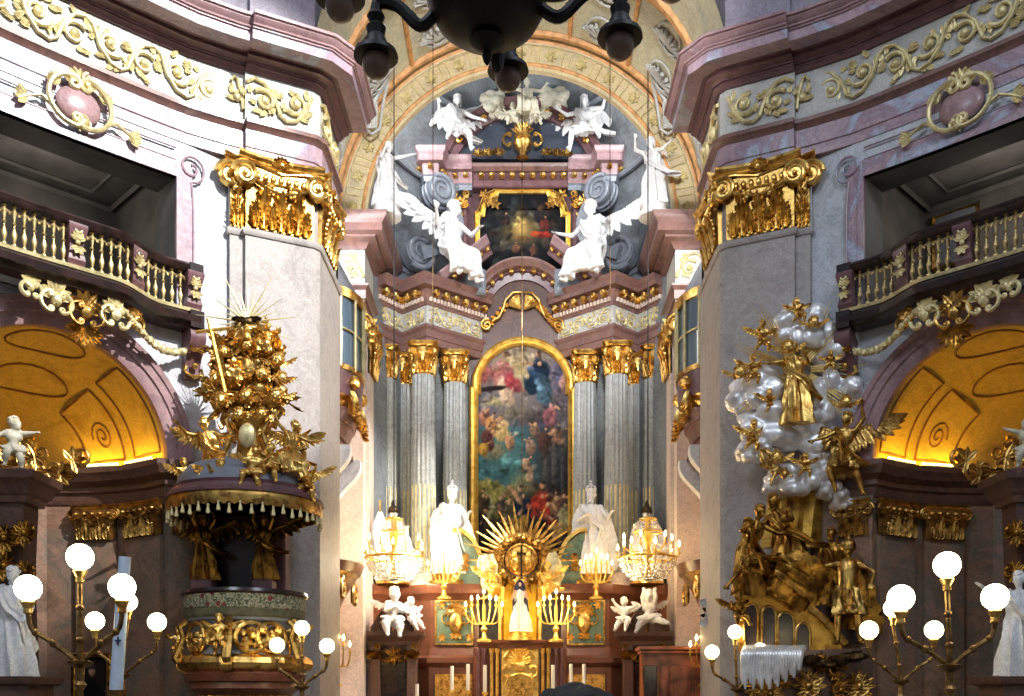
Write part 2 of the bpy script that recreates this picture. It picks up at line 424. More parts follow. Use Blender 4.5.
def human(pose, child=False, hair=True, head_dir=(0, -1, -.1), beard=False, fem=False, vox=.011, fingers=True, nude_chest=False):
    """unit-height figure facing -Y; returns (body MB, hair MB, joints) with the lowest point at z=0"""
    if child: L = dict(tor=.27, neck=.03, hr=.105, ul=.17, ll=.17, ua=.13, fa=.12, sh=.095, hip=.06, hand=.065); T = 1.5
    else: L = dict(tor=.285, neck=.055, hr=.066, ul=.245, ll=.24, ua=.165, fa=.145, sh=.105 if not fem else .092, hip=.052, hand=.085); T = 1.0
    b = MB(); J = {}
    pel = V((0, 0, 0)); sp = nz(pose['spine'])
    side = V((1, 0, 0)); side = (side - sp * side.dot(sp)).normalized()
    fr = side.cross(sp).normalized() * 1          # forward (-Y for an upright spine)
    if fr.y > 0: fr = -fr
    chest = pel + sp * L['tor'] * .68; neck = pel + sp * L['tor'] * 1.03
    hd = nz(pose.get('head', head_dir)); hc = neck + (sp * .8 + V((0, 0, .35)) + hd * .12).normalized() * (L['neck'] + L['hr'] * .85)
    J.update(pelvis=pel, chest=chest, neck=neck, head=hc, fwd=fr, up=sp, side=side)
    w = .062 * T if not child else .078
    def bf(p, s, u, f): return p + side * s + sp * u + fr * f
    # trunk
    b.capsule(bf(pel, -.03 * T, .0, 0), bf(pel, .03 * T, .0, 0), w * 1.02, w * 1.02)
    b.capsule(pel, bf(pel, 0, L['tor'] * .4, 0), w * 1.02, w * .98)
    b.capsule(bf(chest, -.035 * T, 0, 0), bf(chest, .035 * T, 0, 0), w * 1.05, w * 1.05)
    b.capsule(bf(pel, 0, L['tor'] * .4, .0), chest, w * .98, w * 1.08)
    b.capsule(chest, neck, w * .9, .03 * T)
    b.capsule(neck, hc, .03 * T, .034 * T)
    # head
    h = L['hr']; hs = hd.cross(V((0, 0, 1))); hs = hs.normalized() if hs.length > .1 else side
    hu = hs.cross(hd).normalized()
    if hu.z < 0: hu = -hu
    hf = lambda s, u, f: hc + hs * s * h + hu * u * h + hd * f * h
    Mh = Matrix((hs, hd, hu)).transposed().to_4x4(); Mh.translation = hc
    b.ball((0, -.08 * h, .12 * h), (h * .80, h * .95, h * .98), 16, 12, Mh)
    b.ball((0, .22 * h, -.42 * h), (h * .58, h * .58, h * .62), 14, 10, Mh)
    b.ball((0, .62 * h, -.78 * h), (h * .24, h * .22, h * .2), 10, 8, Mh)               # chin
    b.capsule(hf(0, .15, .86), hf(0, -.2, 1.06), h * .09, h * .14, 8)                      # nose
    b.ball((0, .80 * h, -.48 * h), (h * .28, h * .14, h * .09), 10, 6, Mh)               # mouth
    for s in (-1, 1):
        b.ball((s * .34 * h, .76 * h, .26 * h), (h * .26, h * .13, h * .09), 10, 6, Mh)  # brow
        b.ball((s * .33 * h, .76 * h, .08 * h), (h * .13, h * .10, h * .09), 8, 6, Mh)   # eye
        b.ball((s * .42 * h, .56 * h, -.25 * h), (h * .26, h * .2, h * .22), 8, 6, Mh)
        b.ball((s * .84 * h, -.05 * h, 0), (h * .1, h * .2, h * .26), 8, 6, Mh)          # ear
    hb = MB()
    if hair:
        rr = random.Random(3)
        for k in range(34 if not fem else 46):
            a = rr.uniform(0, 2 * pi); e = rr.uniform(.05, 1.45)
            d = V((cos(a) * cos(e), sin(a) * cos(e) - .12, sin(e)))
            if d.y > .35 and d.z < .55: continue
            p = V((d.x * h * .84, d.y * h * .98 - .06 * h, d.z * h + .14 * h))
            hb.ball(Mh @ p, h * rr.uniform(.2, .3), 7, 5)
        hb.ball(hf(0, .3, -.25), (h * .88, h * .84, h * .88), 12, 8)
        if fem:
            for s in (-1, 1):
                hb.capsule(hf(s * .7, -.1, -.45), hf(s * .75, -1.0, -.35), h * .28, h * .16, 8)
    if beard:
        for k in range(12):
            hb.ball(hf(R.uniform(-.45, .45), R.uniform(-1.3, -.6), R.uniform(.45, .8)), h * R.uniform(.16, .26), 7, 5)
    # limbs
    for i, s in ((0, -1), (1, 1)):
        sh = bf(neck, s * L['sh'], -L['tor'] * .1, 0)
        d1, d2 = nz(pose['arms'][i][0]), nz(pose['arms'][i][1])
        el = sh + d1 * L['ua']; wr = el + d2 * L['fa']
        b.capsule(bf(neck, s * .02, -.03, 0), sh, .032 * T, .037 * T)
        b.capsule(sh, el, .036 * T, .027 * T); b.capsule(el, wr, .028 * T, .018 * T)
        palm = wr + d2 * L['hand'] * .45
        pn = d2.cross(V((s, 0, .3)));  pn = pn.normalized() if pn.length > .1 else d2.orthogonal()
        ps = d2.cross(pn).normalized()
        for q in (-.5, 0, .5): b.capsule(wr, palm + ps * q * .03 * T, .015 * T, .0125 * T, 8)
        J['sh%d' % i], J['el%d' % i], J['wr%d' % i], J['palm%d' % i] = sh, el, wr, palm
        if fingers:
            for k in range(4):
                q = (k - 1.5) / 1.5; fl = L['hand'] * (.52, .6, .56, .42)[k]
                a = palm + ps * q * .019 * T; m = a + (d2 + ps * q * .18 - pn * .12).normalized() * fl * .55
                e = m + (d2 + ps * q * .2 - pn * .55).normalized() * fl * .5
                b.capsule(a, m, .0075 * T, .007 * T, 6); b.capsule(m, e, .007 * T, .0055 * T, 6)
            tb = wr + ps * .016 * T * -s + d2 * .012; tm = tb + (d2 * .7 - ps * s * .75).normalized() * L['hand'] * .35
            b.capsule(tb, tm, .009 * T, .0075 * T, 6); b.capsule(tm, tm + (d2 * .95 - ps * s * .2).normalized() * L['hand'] * .28, .0075 * T, .006 * T, 6)
        hp = bf(pel, s * L['hip'], -.01, 0)
        d1, d2 = nz(pose['legs'][i][0]), nz(pose['legs'][i][1])
        kn = hp + d1 * L['ul']; an = kn + d2 * L['ll']
        b.capsule(hp, kn, .062 * T * (.85 if child else 1), .042 * T); 
        b.capsule(kn, lv(kn, an, .35), .042 * T, .042 * T); b.capsule(lv(kn, an, .35), an, .042 * T, .024 * T)
        fd = (fr * 1.0 + V((s * .25, 0, 0)) - d2 * .0); fd = fd - d2 * fd.dot(d2) * .8; fd = fd.normalized() if fd.length > .2 else -d2
        if fd.dot(d2) < -.2: fd = d2
        b.capsule(an + d2 * .012, an + fd * .075 * (1 if not child else .8) + d2 * .022, .024 * T, .017 * T)
        J['hp%d' % i], J['kn%d' % i], J['an%d' % i] = hp, kn, an
    body = solidify_blob(b, vox, 3)
    zmin = min(p.z for p in body.v); off = V((0, 0, -zmin))
    for p in body.v: p += off
    for p in hb.v: p += off
    for k in J:
        if k not in ('fwd', 'up', 'side'): J[k] = J[k] + off
    return body, hb, J
def lv(a, b, t): return a + (b - a) * t
def drape(path, rad, folds=9, amp=.16, seed=0, n=56, sub=7, side=(1, 0, 0), hem=.0, twist=.6):
    """closed cloth volume lofted down a path, with deepening folds"""
    mb = MB(); cs = catmull(path, sub); m = len(cs); rr = []
    rs = [V((a, b2, 0)) for a, b2 in rad]; rs = catmull(rs, sub); s0 = V(side)
    for i, c in enumerate(cs):
        t = i / (m - 1)
        tn = (cs[min(i + 1, m - 1)] - cs[max(i - 1, 0)]).normalized()
        s = s0 - tn * s0.dot(tn); s = s.normalized() if s.length > .05 else tn.orthogonal().normalized()
        f = tn.cross(s).normalized()
        ring = []
        for j in range(n):
            a = 2 * pi * j / n
            k = amp * 1.5 * (.6 + .6 * t)
            ph = seed + twist * 3 * t + 1.1 * mnoise.noise(V((cos(a), sin(a), t * 2.6 + seed)))
            q = 1 + k * (1.0 - 1.5 * abs(sin(folds * .5 * a + ph)) + .5 * sin((folds * .55 + .5) // 1 * a + seed * 2.3 - twist * 5 * t))
            q += .10 * mnoise.noise(V((cos(a) * 1.6, sin(a) * 1.6, t * 3.2 + seed)))
            p = c + s * cos(a) * rs[i].x * q + f * sin(a) * rs[i].y * q
            if i == m - 1 and hem: p = p + tn * hem * sin(folds * a * .5 + seed)
            ring.append(p)
        rr.append(ring)
    mb.rings(rr); return mb
def robe_for(J, kind, scale=1.0, seed=0, child=False, full=True):
    """drapery that follows the pose: 'stand' from chest to feet, 'sit' over lap and shins, 'fly' trailing, 'loin' a cloth about the hips"""
    m = lambda a, b: lv(J[a], J[b], .5)
    ch, pe = J['chest'], J['pelvis']; kn, an = m('kn0', 'kn1'), m('an0', 'an1')
    f = J['fwd']; up = J['up']
    kd = (J['kn1'] - J['kn0']).length * .5; ad = (J['an1'] - J['an0']).length * .5
    if kind == 'stand':
        return drape([J['neck'] + up * .01, ch, lv(ch, pe, .62), pe - V((0, 0, .03)), kn, V((an.x, an.y, .004))],
                     [(.05, .04), (.105, .078), (.088, .07), (.115, .09), (.10 + kd * .8, .115), (.12 + ad * .8, .135)], 9, .17, seed)
    if kind == 'sit':
        b = MB()
        for i in (0, 1):
            K, A, Hp = J['kn%d' % i], J['an%d' % i], J['hp%d' % i]
            b.join(drape([lv(Hp, pe, .5) + V((0, 0, .02)), lv(Hp, K, .55) + V((0, 0, .005)), K + f * .012, lv(K, A, .45), lv(K, A, .92)], [(.09, .08), (.082, .075), (.07, .068), (.068, .062), (.085, .075)], 6, .13, seed + i, n=36, sub=6))
        b.join(drape([J['neck'] + up * .01, ch, lv(ch, pe, .6), pe - V((0, 0, .02)), pe - V((0, 0, .06)) + f * .04], [(.05, .04), (.105, .08), (.092, .075), (.125, .1), (.1, .08)], 8, .12, seed, sub=6))
        b.join(drape([lv(pe, kn, .5), kn - V((0, 0, .03)), lv(kn, an, .55), lv(kn, an, .8)], [(.05 + kd * .6, .05), (.03 + kd * .8, .05), (.03 + (kd + ad) * .4, .045), (.03 + ad * .7, .04)], 7, .2, seed + 3, n=40, sub=6))
        return solidify_blob(b, .0105, 1)
        return drape([J['neck'] + up * .01, ch, lv(ch, pe, .6), pe + f * .03, lv(pe, kn, .6) + V((0, 0, .01)), kn + f * .025 + V((0, 0, .012)), lv(kn, an, .5) + f * .03, an + f * .01],
                     [(.05, .04), (.105, .078), (.092, .07), (.13, .095), (.11 + kd * .7, .09), (.09 + kd * .8, .075), (.09 + (kd + ad) * .45, .075), (.11 + ad, .09)], 9, .16, seed, hem=.02)
    if kind == 'fly':
        e = an + (an - kn).normalized() * .08
        return drape([J['neck'] + up * .005, ch, lv(ch, pe, .6), pe, lv(pe, kn, .7), lv(kn, an, .6), e],
                     [(.05, .04), (.1, .075), (.085, .068), (.115, .09), (.12 + kd * .6, .11), (.15 + ad * .5, .12), (.17 + ad * .5, .09)], 8, .24, seed, hem=.05)
    if kind == 'skirt':
        return drape([lv(ch, pe, .75), pe, lv(pe, kn, .55), lv(pe, kn, 1.0)], [(.09, .07), (.115, .09), (.13, .115), (.15, .14)], 11, .14, seed)
    if kind == 'loin':
        q = 1.35 if child else 1
        return drape([pe + up * .035, pe - up * .01, lv(pe, kn, .45) + f * .01, lv(pe, kn, .7)], [(.08 * q, .068 * q), (.098 * q, .08 * q), (.085 * q + kd * .5, .075 * q), (.05 + kd * .4, .05)], 7, .2, seed)
def sash(J, seed=0, dirv=(.6, .3, -.2), L=.32):
    """loose cloth flung over a shoulder and across the body"""
    d = nz(dirv); a = J['sh0'] + V((0, .01, .015)); c = lv(J['chest'], J['pelvis'], .55) + J['fwd'] * .075; e = J['hp1'] + J['fwd'] * .05 + V((.05, 0, 0))
    return drape([a + V((-.02, .05, -.12)), a, lv(a, c, .5) + J['fwd'] * .05, c, e, e + d * L * .5 + V((0, 0, -.03)), e + d * L], [(.03, .02), (.05, .032), (.05, .03), (.055, .03), (.065, .035), (.07, .03), (.05, .02)], 5, .3, seed, n=32, side=(.3, 1, .2))
def wing_mb(root, d_up, d_out, L, s=1, nf=9):
    """feathered wing: an arm curve with overlapping thick feathers"""
    root, U, O = V(root), nz(d_up), nz(d_out)
    O = (O - U * O.dot(U)).normalized(); N = U.cross(O).normalized()
    arm = catmull([root, root + U * L * .28 + O * L * .14, root + U * L * .5 + O * L * .34, root + U * L * .62 + O * L * .46], 6)
    mb = MB(); mb.tube(arm, [L * .06 * (1 - .6 * i / (len(arm) - 1)) for i in range(len(arm))], 8)
    for layer, (k, fl, wd) in enumerate(((nf, .62, .13), (nf - 1, .38, .12), (nf - 2, .22, .1))):
        for i in range(k):
            t = i / (k - 1)
            p = arm[int(t * (len(arm) - 1))] + N * L * .014 * (layer - 1)
            d = (O * lerp(.75, .75, t) + U * lerp(-.95, .75, t ** 1.3)).normalized()
            l = L * fl * lerp(.62, 1.0, t)
            leaf(mb, p, d, N if layer else -N, l * .92, L * wd * 1.55, .12, 0, .12, 7)
    return mb
def cloud_mb(c, r, n=14, seed=0, vox=None, flat=.7):
    rr = random.Random(seed); b = MB(); c = V(c)
    r3 = r if isinstance(r, (tuple, list)) else (r, r * .6, r * flat)
    for k in range(n):
        a, e = rr.uniform(0, 2 * pi), rr.uniform(-1.2, 1.4)
        d = V((cos(a) * cos(e), sin(a) * cos(e), sin(e)))
        q = rr.uniform(.28, .5) * (1 if n < 20 else .62)
        b.ball(c + V((d.x * r3[0] * .68, d.y * r3[1] * .68, d.z * r3[2] * .68)), (r3[0] * q, r3[1] * q * 1.1, r3[2] * q * 1.15), 12, 8)
    b.ball(c, tuple(x * .7 for x in r3), 12, 8)
    s = solidify_blob(b, vox or max(r3) * .06, 2)
    for p in s.v:
        q = (p - c); p += q * (.10 * mnoise.noise(p * (3.0 / max(r3)) * .9 + V((seed, 0, 0))))
    return s
def place(mb, Mx): 
    r = MB(); r.v = [Mx @ p for p in mb.v]; r.f = mb.f; r.mi = mb.mi; return r
def xf(loc, h, rz=0, tilt=0, roll=0):
    return Matrix.Translation(V(loc)) @ Matrix.Rotation(rz, 4, 'Z') @ Matrix.Rotation(roll, 4, 'Y') @ Matrix.Rotation(tilt, 4, 'X') @ Matrix.Scale(h, 4)
def statue(name, label, cat, loc, h, pose, mat, rz=0, robe=None, wings=0, child=False, fem=False, beard=False, tilt=0, roll=0, seed=0, group=None,
           mats=None, sashed=False, crown=None, plinth=None, centre=False, wing_dirs=None, wl=.55, extra=None, hair=True, robes2=None, fingers=True, staff=None, vox=None):
    mats = mats or {}
    t = thing(name, label, cat, loc, group)
    body, hb, J = human(pose, child, hair, beard=beard, fem=fem, fingers=fingers, vox=vox or (.012 if not child else .016))
    base = V(loc)
    Mx = xf(base, h, rz, tilt, roll)
    if centre: Mx = Mx @ Matrix.Translation(-J['pelvis'])
    def put(mb, nm, m, par=t): return place(mb, Mx).build(nm, m, par, angle=55)
    put(body, 'body', mats.get('body', mat))
    if hb.v: put(hb, 'hair', mats.get('hair', mat))
    if robe: put(robe_for(J, robe, seed=seed, child=child), 'robe' if robe != 'loin' else 'loincloth', mats.get('robe', mat))
    if robes2: put(robe_for(J, robes2, seed=seed + 2), 'tunic_skirt', mats.get('robe', mat))
    if sashed: put(sash(J, seed, sashed if isinstance(sashed, tuple) else (.6, .3, -.2)), 'mantle', mats.get('mantle', mat))
    for s in ((-1, 1) if wings else ()):
        du, do = (wing_dirs[0 if s < 0 else 1] if wing_dirs else ((s * .35, .3, .8), (s * .9, .25, -.1)))
        put(wing_mb(J['chest'] - J['fwd'] * .05 + J['side'] * s * .045, du, do, wl, s), 'wing', mats.get('wing', mat))
    if crown == 'mitre':
        c = MB(); Mh = Matrix.Translation(J['head'])
        c.lathe([(.052, .03), (.062, .05), (.066, .09), (.05, .13), (.022, .17), (.004, .185)], (0, 0, 0), 14, Mh, sy=.75); c.ball(J['head'] + V((0, 0, .2)), .014, 8, 6)
        put(c, 'tall_crown', mats.get('crown', mat))
    if crown == 'crown':
        c = MB(); Mh = Matrix.Translation(J['head'])
        c.lathe([(.05, .035), (.058, .04), (.066, .08), (.06, .082), (.05, .05)], (0, 0, 0), 16, Mh)
        for k in range(8):
            a = k * pi / 4; c.tube([J['head'] + V((.064 * cos(a), .064 * sin(a), .08)), J['head'] + V((.05 * cos(a), .05 * sin(a), .115)), J['head'] + V((0, 0, .13))], .007, 5)
        c.ball(J['head'] + V((0, 0, .145)), .014, 8, 6); c.box(J['head'] + V((0, 0, .175)), (.01, .01, .04)); c.box(J['head'] + V((0, 0, .178)), (.03, .01, .01))
        put(c, 'crown', mats.get('crown', mat))
    if crown == 'helmet':
        c = MB(); Mh = Matrix.Translation(J['head'])
        c.lathe([(.074, 0), (.078, .03), (.07, .07), (.04, .1), (.004, .112)], (0, 0, 0), 16, Mh)
        for k in range(9): leaf(c, J['head'] + V((0, .06 - k * .012, .08 + .035 * sin(k * .39))), (0, .3, 1), (0, 1, 0), .09, .045, .5, 0, .3, 6)
        put(c, 'plumed_helmet', mats.get('crown', mat))
    if crown == 'halo':
        c = MB()
        for k in range(26):
            a = k * pi / 13; d = V((cos(a), 0, sin(a)))
            ray_spike(c, J['head'] + V((0, .06, .03)), d, .075, .16 if k % 2 else .12, .006, (0, -1, 0))
        c.tube([J['head'] + V((.075 * cos(a * pi / 12), .06, .03 + .075 * sin(a * pi / 12))) for a in range(25)], .007, 6)
        put(c, 'halo', mats.get('crown', M['gold']))
    if staff:
        c = MB(); p = J['palm%d' % staff[0]]; d = nz(staff[1]); c.tube([p - d * staff[2], p + d * staff[3]], .012, 8)
        if len(staff) > 4:
            e = p + d * (staff[3] - .09); s2 = nz(V((1, 0, 0)) - d * d.x); c.tube([e - s2 * .1, e + s2 * .1], .012, 8)
        put(c, 'cross_staff' if len(staff) > 4 else 'staff', mats.get('staff', M['gold']))
    if extra: extra(t, J, Mx, put)
    return t
def cherub_head(name, label, loc, r, mat, d=(0, -1, 0), wmat=None, cat='cherub head', group=None, seed=0):
    t = thing(name, label, cat, loc, group)
    b = MB(); d = nz(d); s = d.cross(V((0, 0, 1))).normalized(); u = s.cross(d)
    if u.z < 0: u = -u
    Mh = Matrix((s, d, u)).transposed().to_4x4(); Mh.translation = V(loc)
    b.ball((0, 0, 0), (r * .9, r * .9, r), 14, 10, Mh)
    b.ball((0, .9 * r, -.08 * r), (r * .14, r * .2, r * .16), 8, 6, Mh)
    for q in (-1, 1):
        b.ball((q * .42 * r, .62 * r, -.25 * r), (r * .34, r * .28, r * .3), 8, 6, Mh); b.ball((q * .36 * r, .78 * r, .2 * r), (r * .24, r * .12, r * .1), 8, 6, Mh)
        b.ball((q * .34 * r, .8 * r, .06 * r), r * .12, 8, 6, Mh)
    b.ball((0, .8 * r, -.45 * r), (r * .2, r * .13, r * .09), 8, 6, Mh); b.ball((0, .62 * r, -.72 * r), r * .22, 8, 6, Mh)
    solidify_blob(b, r * .09, 1).build('face', mat, t, angle=60)
    hb = MB(); rr = random.Random(seed)
    for k in range(30):
        a, e = rr.uniform(0, 2 * pi), rr.uniform(0, 1.5); q = V((cos(a) * cos(e), sin(a) * cos(e), sin(e)))
        if q.y > .3 and q.z < .6: continue
        hb.ball(Mh @ (q * r * .92 + V((0, -.08 * r, .1 * r))), r * .26, 7, 5)
    hb.build('hair', mat, t)
    for q in (-1, 1):
        wing_mb(V(loc) + s * q * r * .6 - d * r * .4 - u * r * .5, u * .8 + s * q * .4, s * q * .8 - u * .1, r * 1.9, q, 6).build('wing', wmat or mat, t)
    return t
# ---- nave: curved walls, piers, entablature, galleries, side-chapel arches (built once per side) ----
CURVE = catmull([(-12.4, 13.2, 0), (-11.55, 15.0, 0), (-10.6, 16.65, 0), (-9.41, 18.1, 0), (-7.74, 19.72, 0), (-6.15, 21.1, 0)], 14)[::-1]
CS = [0.0]
for _i in range(1, len(CURVE)): CS.append(CS[-1] + (CURVE[_i] - CURVE[_i - 1]).length)
def wallpt(s):
    """point, normal into the nave, tangent outward, at arc length s from the pier"""
    if s <= 0:
        d = (CURVE[1] - CURVE[0]).normalized(); p = CURVE[0] + d * s
    else:
        i = 1
        while i < len(CS) - 1 and CS[i] < s: i += 1
        t = (s - CS[i - 1]) / (CS[i] - CS[i - 1]); p = lv(CURVE[i - 1], CURVE[i], t)
        a, b = max(i - 4, 0), min(i + 3, len(CURVE) - 1)
        d = (CURVE[b] - CURVE[a]).normalized()
    n = V((-d.y, d.x, 0))
    if n.y > 0: n = -n
    return p, n, d
SMAX = CS[-1]
def wmap(s, h, w=0.0):
    p, n, d = wallpt(s); return V((p.x + n.x * w, p.y + n.y * w, Zh(h)))
def s_near(pt):
    return min((CS[i] for i in range(len(CS))), key=lambda s: (wallpt(s)[0] - V((pt[0], pt[1], 0))).length)
SCN = s_near((-8.72, 18.78))           # centre of the side-chapel arch and of the gallery above it
ARC_R, ARC_H, GAL_W, GAL_B, GAL_T = 2.15, 4.85, 2.3, 7.55, 10.62
PD = V((.894, .447, 0)); PN = V((.447, -.894, 0))
a0 = V((-6.15, 21.1, 0)); a1 = a0 + PN * .14; a2 = a1 + PD * .3; a3 = a2 + PN * .12
KC = V((-4.47, 21.65, 0)); a4 = a3 + PD * ((KC - a3).dot(PD))
KR = V((-4.36, a4.y + .16, 0)); RE = V((-4.36, 24.2, 0))
PIER_PATH = [a0, a1, a2, a3, a4, KR, RE]
ENT_PATH = [wallpt(SMAX * (1 - i / 40))[0] for i in range(36)] + [wallpt(.9)[0]] + [a1, a2, a3, a4, KR, V((-4.36, 23.75, 0))]

ENT_A = [wallpt(SMAX * (1 - i / 40))[0] for i in range(36)] + [wallpt(.9)[0], a1, a1 + PD * .3]
ENT_B = [a3, a4, KR, V((-4.36, 23.75, 0))]
def ent(mb, prof):
    for q in (ENT_A, ENT_B): mb.sweep(prof, [(p.x, p.y) for p in q])
def nave_side(tagw):
    LR = tagw
    # wall with arch and gallery openings
    mb = MB(); rows = []
    ss = sorted(set([SMAX * i / 46 for i in range(47)] + [SCN + ARC_R * cos(pi * k / 40) for k in range(41)] + [SCN - GAL_W, SCN + GAL_W, SCN + ARC_R + .001, SCN - ARC_R - .001, SCN + GAL_W + .001, SCN - GAL_W - .001]))
    ss = [s for s in ss if 0 <= s <= SMAX]
    def iv(s):
        q = abs(s - SCN)
        if q > GAL_W: return [(-EYE, GAL_B), (GAL_B, GAL_T), (GAL_T, 11.42)]
        if q > ARC_R: return [(-EYE, GAL_B), None, (GAL_T, 11.42)]
        return [(ARC_H + sqrt(max(0, ARC_R ** 2 - q * q)), GAL_B), None, (GAL_T, 11.42)]
    lo = MB(); 
    for i in range(len(ss) - 1):
        A, B = iv(ss[i]), iv(ss[i + 1]); mid = iv((ss[i] + ss[i + 1]) / 2)
        for k in range(3):
            if mid[k] is None or A[k] is None or B[k] is None: continue
            tgt = mb
            tgt.add([wmap(ss[i], A[k][0]), wmap(ss[i + 1], B[k][0]), wmap(ss[i + 1], B[k][1]), wmap(ss[i], A[k][1])], [(0, 1, 2, 3)])
    struct(mb.build('wall_' + LR, M['wall'], angle=30))
    # lower wall cladding: dark marble dado between arch jamb and pier, below the impost
    mb = MB()
    p0 = [wmap(s, 0, .0 if s > SCN - ARC_R - .01 else .06) for s in [SCN - ARC_R - (SCN - ARC_R) * k / 8 for k in range(9)]]
    c0, n0, d0 = wallpt(SCN); p0 = [c0 - d0 * 2.14, wmap(SCN - ARC_R + .015, 0, .06)] + p0[1:]
    p0 = [V((p.x, p.y, 0)) for p in p0]
    for i in range(len(p0) - 1):
        a, b = p0[i], p0[i + 1]
        mb.add([(a.x, a.y, 0), (b.x, b.y, 0), (b.x, b.y, Zh(4.15)), (a.x, a.y, Zh(4.15))], [(0, 1, 2, 3)])
    p1 = [wmap(SCN + ARC_R - .015, 0, .06), wmap(SCN + ARC_R + 1.5, 0, .06)]
    mb.add([(p1[0].x, p1[0].y, 0), (p1[1].x, p1[1].y, 0), (p1[1].x, p1[1].y, Zh(4.15)), (p1[0].x, p1[0].y, Zh(4.15))], [(0, 1, 2, 3)])
    struct(mb.build('wall_' + LR + '_dado', M['darkwall']))
    # impost cornice of the chapel: along the wall, round the jamb into the niche
    c, n, d = wallpt(SCN)
    AX = -n                                                    # into the chapel
    prof = [(-.2, Zh(4.12)), (.03, Zh(4.12)), (.06, Zh(4.2)), (.06, Zh(4.32)), (.12, Zh(4.36)), (.12, Zh(4.46)), (.26, Zh(4.56)), (.3, Zh(4.66)), (.34, Zh(4.72)), (.34, Zh(4.82)), (-.2, Zh(4.84))]
    NT_ = [(0, 2.15), (.5, 2.08), (1.1, 1.88), (1.7, 1.55), (2.2, 1.12), (2.6, .72)]   # niche plan: depth, half width
    def nich(t, q, h): 
        p = c + AX * t + d * q; return V((p.x, p.y, Zh(h)))
    jam = [nich(t, -r, 0) for t, r in NT_]
    jam2 = [nich(t, r, 0) for t, r in NT_]
    wl = [wallpt(s)[0] for s in (SCN + ARC_R + 1.5, SCN + ARC_R + .7)]
    wl[-1] = jam2[0]
    path = wl + jam2[1:] 
    trim = MB(); trim.sweep(prof, [(p.x, p.y) for p in path])
    path = jam[::-1] + [wallpt(SCN - ARC_R - k * (SCN - ARC_R) / 6)[0] for k in range(1, 7)]
    trim.sweep(prof, [(p.x, p.y) for p in path])
    struct(trim.build('trim_impost_' + LR, M['brown']))
    # chapel niche: jamb walls, back wall and half dome
    nw = MB()
    full = jam2 + jam[::-1]
    for i in range(len(full) - 1):
        a, b = full[i], full[i + 1]
        nw.add([(a.x, a.y, 0), (b.x, b.y, 0), (b.x, b.y, Zh(4.85)), (a.x, a.y, Zh(4.85))], [(0, 1, 2, 3)])
    struct(nw.build('wall_chapel_' + LR, M['darkwall'], angle=80))
    dm = MB(); rr = []
    for t, r in NT_:
        rr.append([nich(t, -r * cos(pi * k / 24), ARC_H + r * sin(pi * k / 24)) for k in range(25)])
    dm.rings(rr, False, False)
    t, r = NT_[-1]
    dm.add(rr[-1], [tuple(range(25))])
    cv = struct(dm.build('ceiling_chapel_' + LR, M['ochre'], angle=80))
    # painted-stucco ribs on the vault
    rb = MB()
    for (t0, t1, w) in ((.12, .16, .05), (1.08, 1.16, .05)):
        for k in range(28):
            pass
    def vau(t, a, w=0.0):
        for i in range(len(NT_) - 1):
            if NT_[i][0] <= t <= NT_[i + 1][0]:
                r = lerp(NT_[i][1], NT_[i + 1][1], (t - NT_[i][0]) / (NT_[i + 1][0] - NT_[i][0])); break
        r -= w
        return nich(t, -r * cos(a), ARC_H + r * sin(a))
    def vtube(pts, r): rb.tube([vau(t, a, .01) for t, a in pts], r, 6)
    for a_lo, a_hi in ((.1, .95), (pi - .95, pi - .1)):
        vtube([(.18, lerp(a_lo, a_hi, k / 14)) for k in range(15)] + [(.95, lerp(a_hi, a_lo, k / 14)) for k in range(15)] + [(.18, a_lo)], .022)
        vtube([(1.2, lerp(a_lo, a_hi, k / 14)) for k in range(15)] + [(1.95, lerp(a_hi, a_lo, k / 14)) for k in range(15)] + [(1.2, a_lo)], .025)
    vtube([(.55 + .36 * cos(k * pi / 12), pi / 2 + .36 * sin(k * pi / 12)) for k in range(25)], .024)
    vtube([(1.6 + .3 * cos(k * pi / 12), pi / 2 + .5 * sin(k * pi / 12)) for k in range(25)], .024)
    for a in (.42, pi - .42):
        vtube([(1.55 + .2 * cos(q) * (1 - q / 14), a + .2 * sin(q) * (1 - q / 14)) for q in [k * .5 for k in range(26)]], .02)
    rb.build('rib_moulding', M['ochre2'], cv)
    # light trough on the impost
    ul = thing('uplight', 'warm strip lamp hidden on the ledge of the %s side chapel' % ('cross-side' if LR == 'left' else 'cloud-side'), 'lamp', tuple(nich(.7, -1.9, 4.9)))
    hb = MB(); tb = MB()
    for (t0, t1) in ((.15, .95), (1.15, 2.0)):
        q = lambda t: lerp(NT_[0][1], NT_[-1][1], 0) 
        p0, p1 = vau(t0, .02, .22), vau(t1, .02, .22)
        p0.z = p1.z = Zh(4.9); tb.tube([p0, p1], .025, 8); hb.box((p0 + p1) / 2 - V((0, 0, .045)), (.02, .02, .02))
        hb.tube([p0 - V((0, 0, .05)), p1 - V((0, 0, .05))], .04, 6)
    tb.build('lit_tube', M['uplight'], ul); hb.build('trough', M['bluegrey'], ul)
    # archivolt
    av = MB(); n_ = 40
    prof = [(2.13, -.1), (2.13, .06), (2.22, .1), (2.34, .1), (2.36, .15), (2.5, .16), (2.52, .2), (2.62, .22), (2.66, .12), (2.66, -.1)]
    av.rings([[wmap(SCN - r * cos(pi * k / n_), ARC_H + r * sin(pi * k / n_), w) for r, w in prof] for k in range(n_ + 1)])
    struct(av.build('trim_archivolt_' + LR, M['rosepale']))
    # gallery room behind the opening
    g = MB(); gl = MB()
    e1, e2 = wallpt(SCN - GAL_W)[0], wallpt(SCN + GAL_W)[0]
    poly = [e2, e2 + AX * .8, e2 + AX * .8 + d * .6, e2 + AX * 4.2 + d * .6, e1 + AX * 4.2 - d * .5, e1 + AX * .8 - d * .5, e1 + AX * .8, e1]
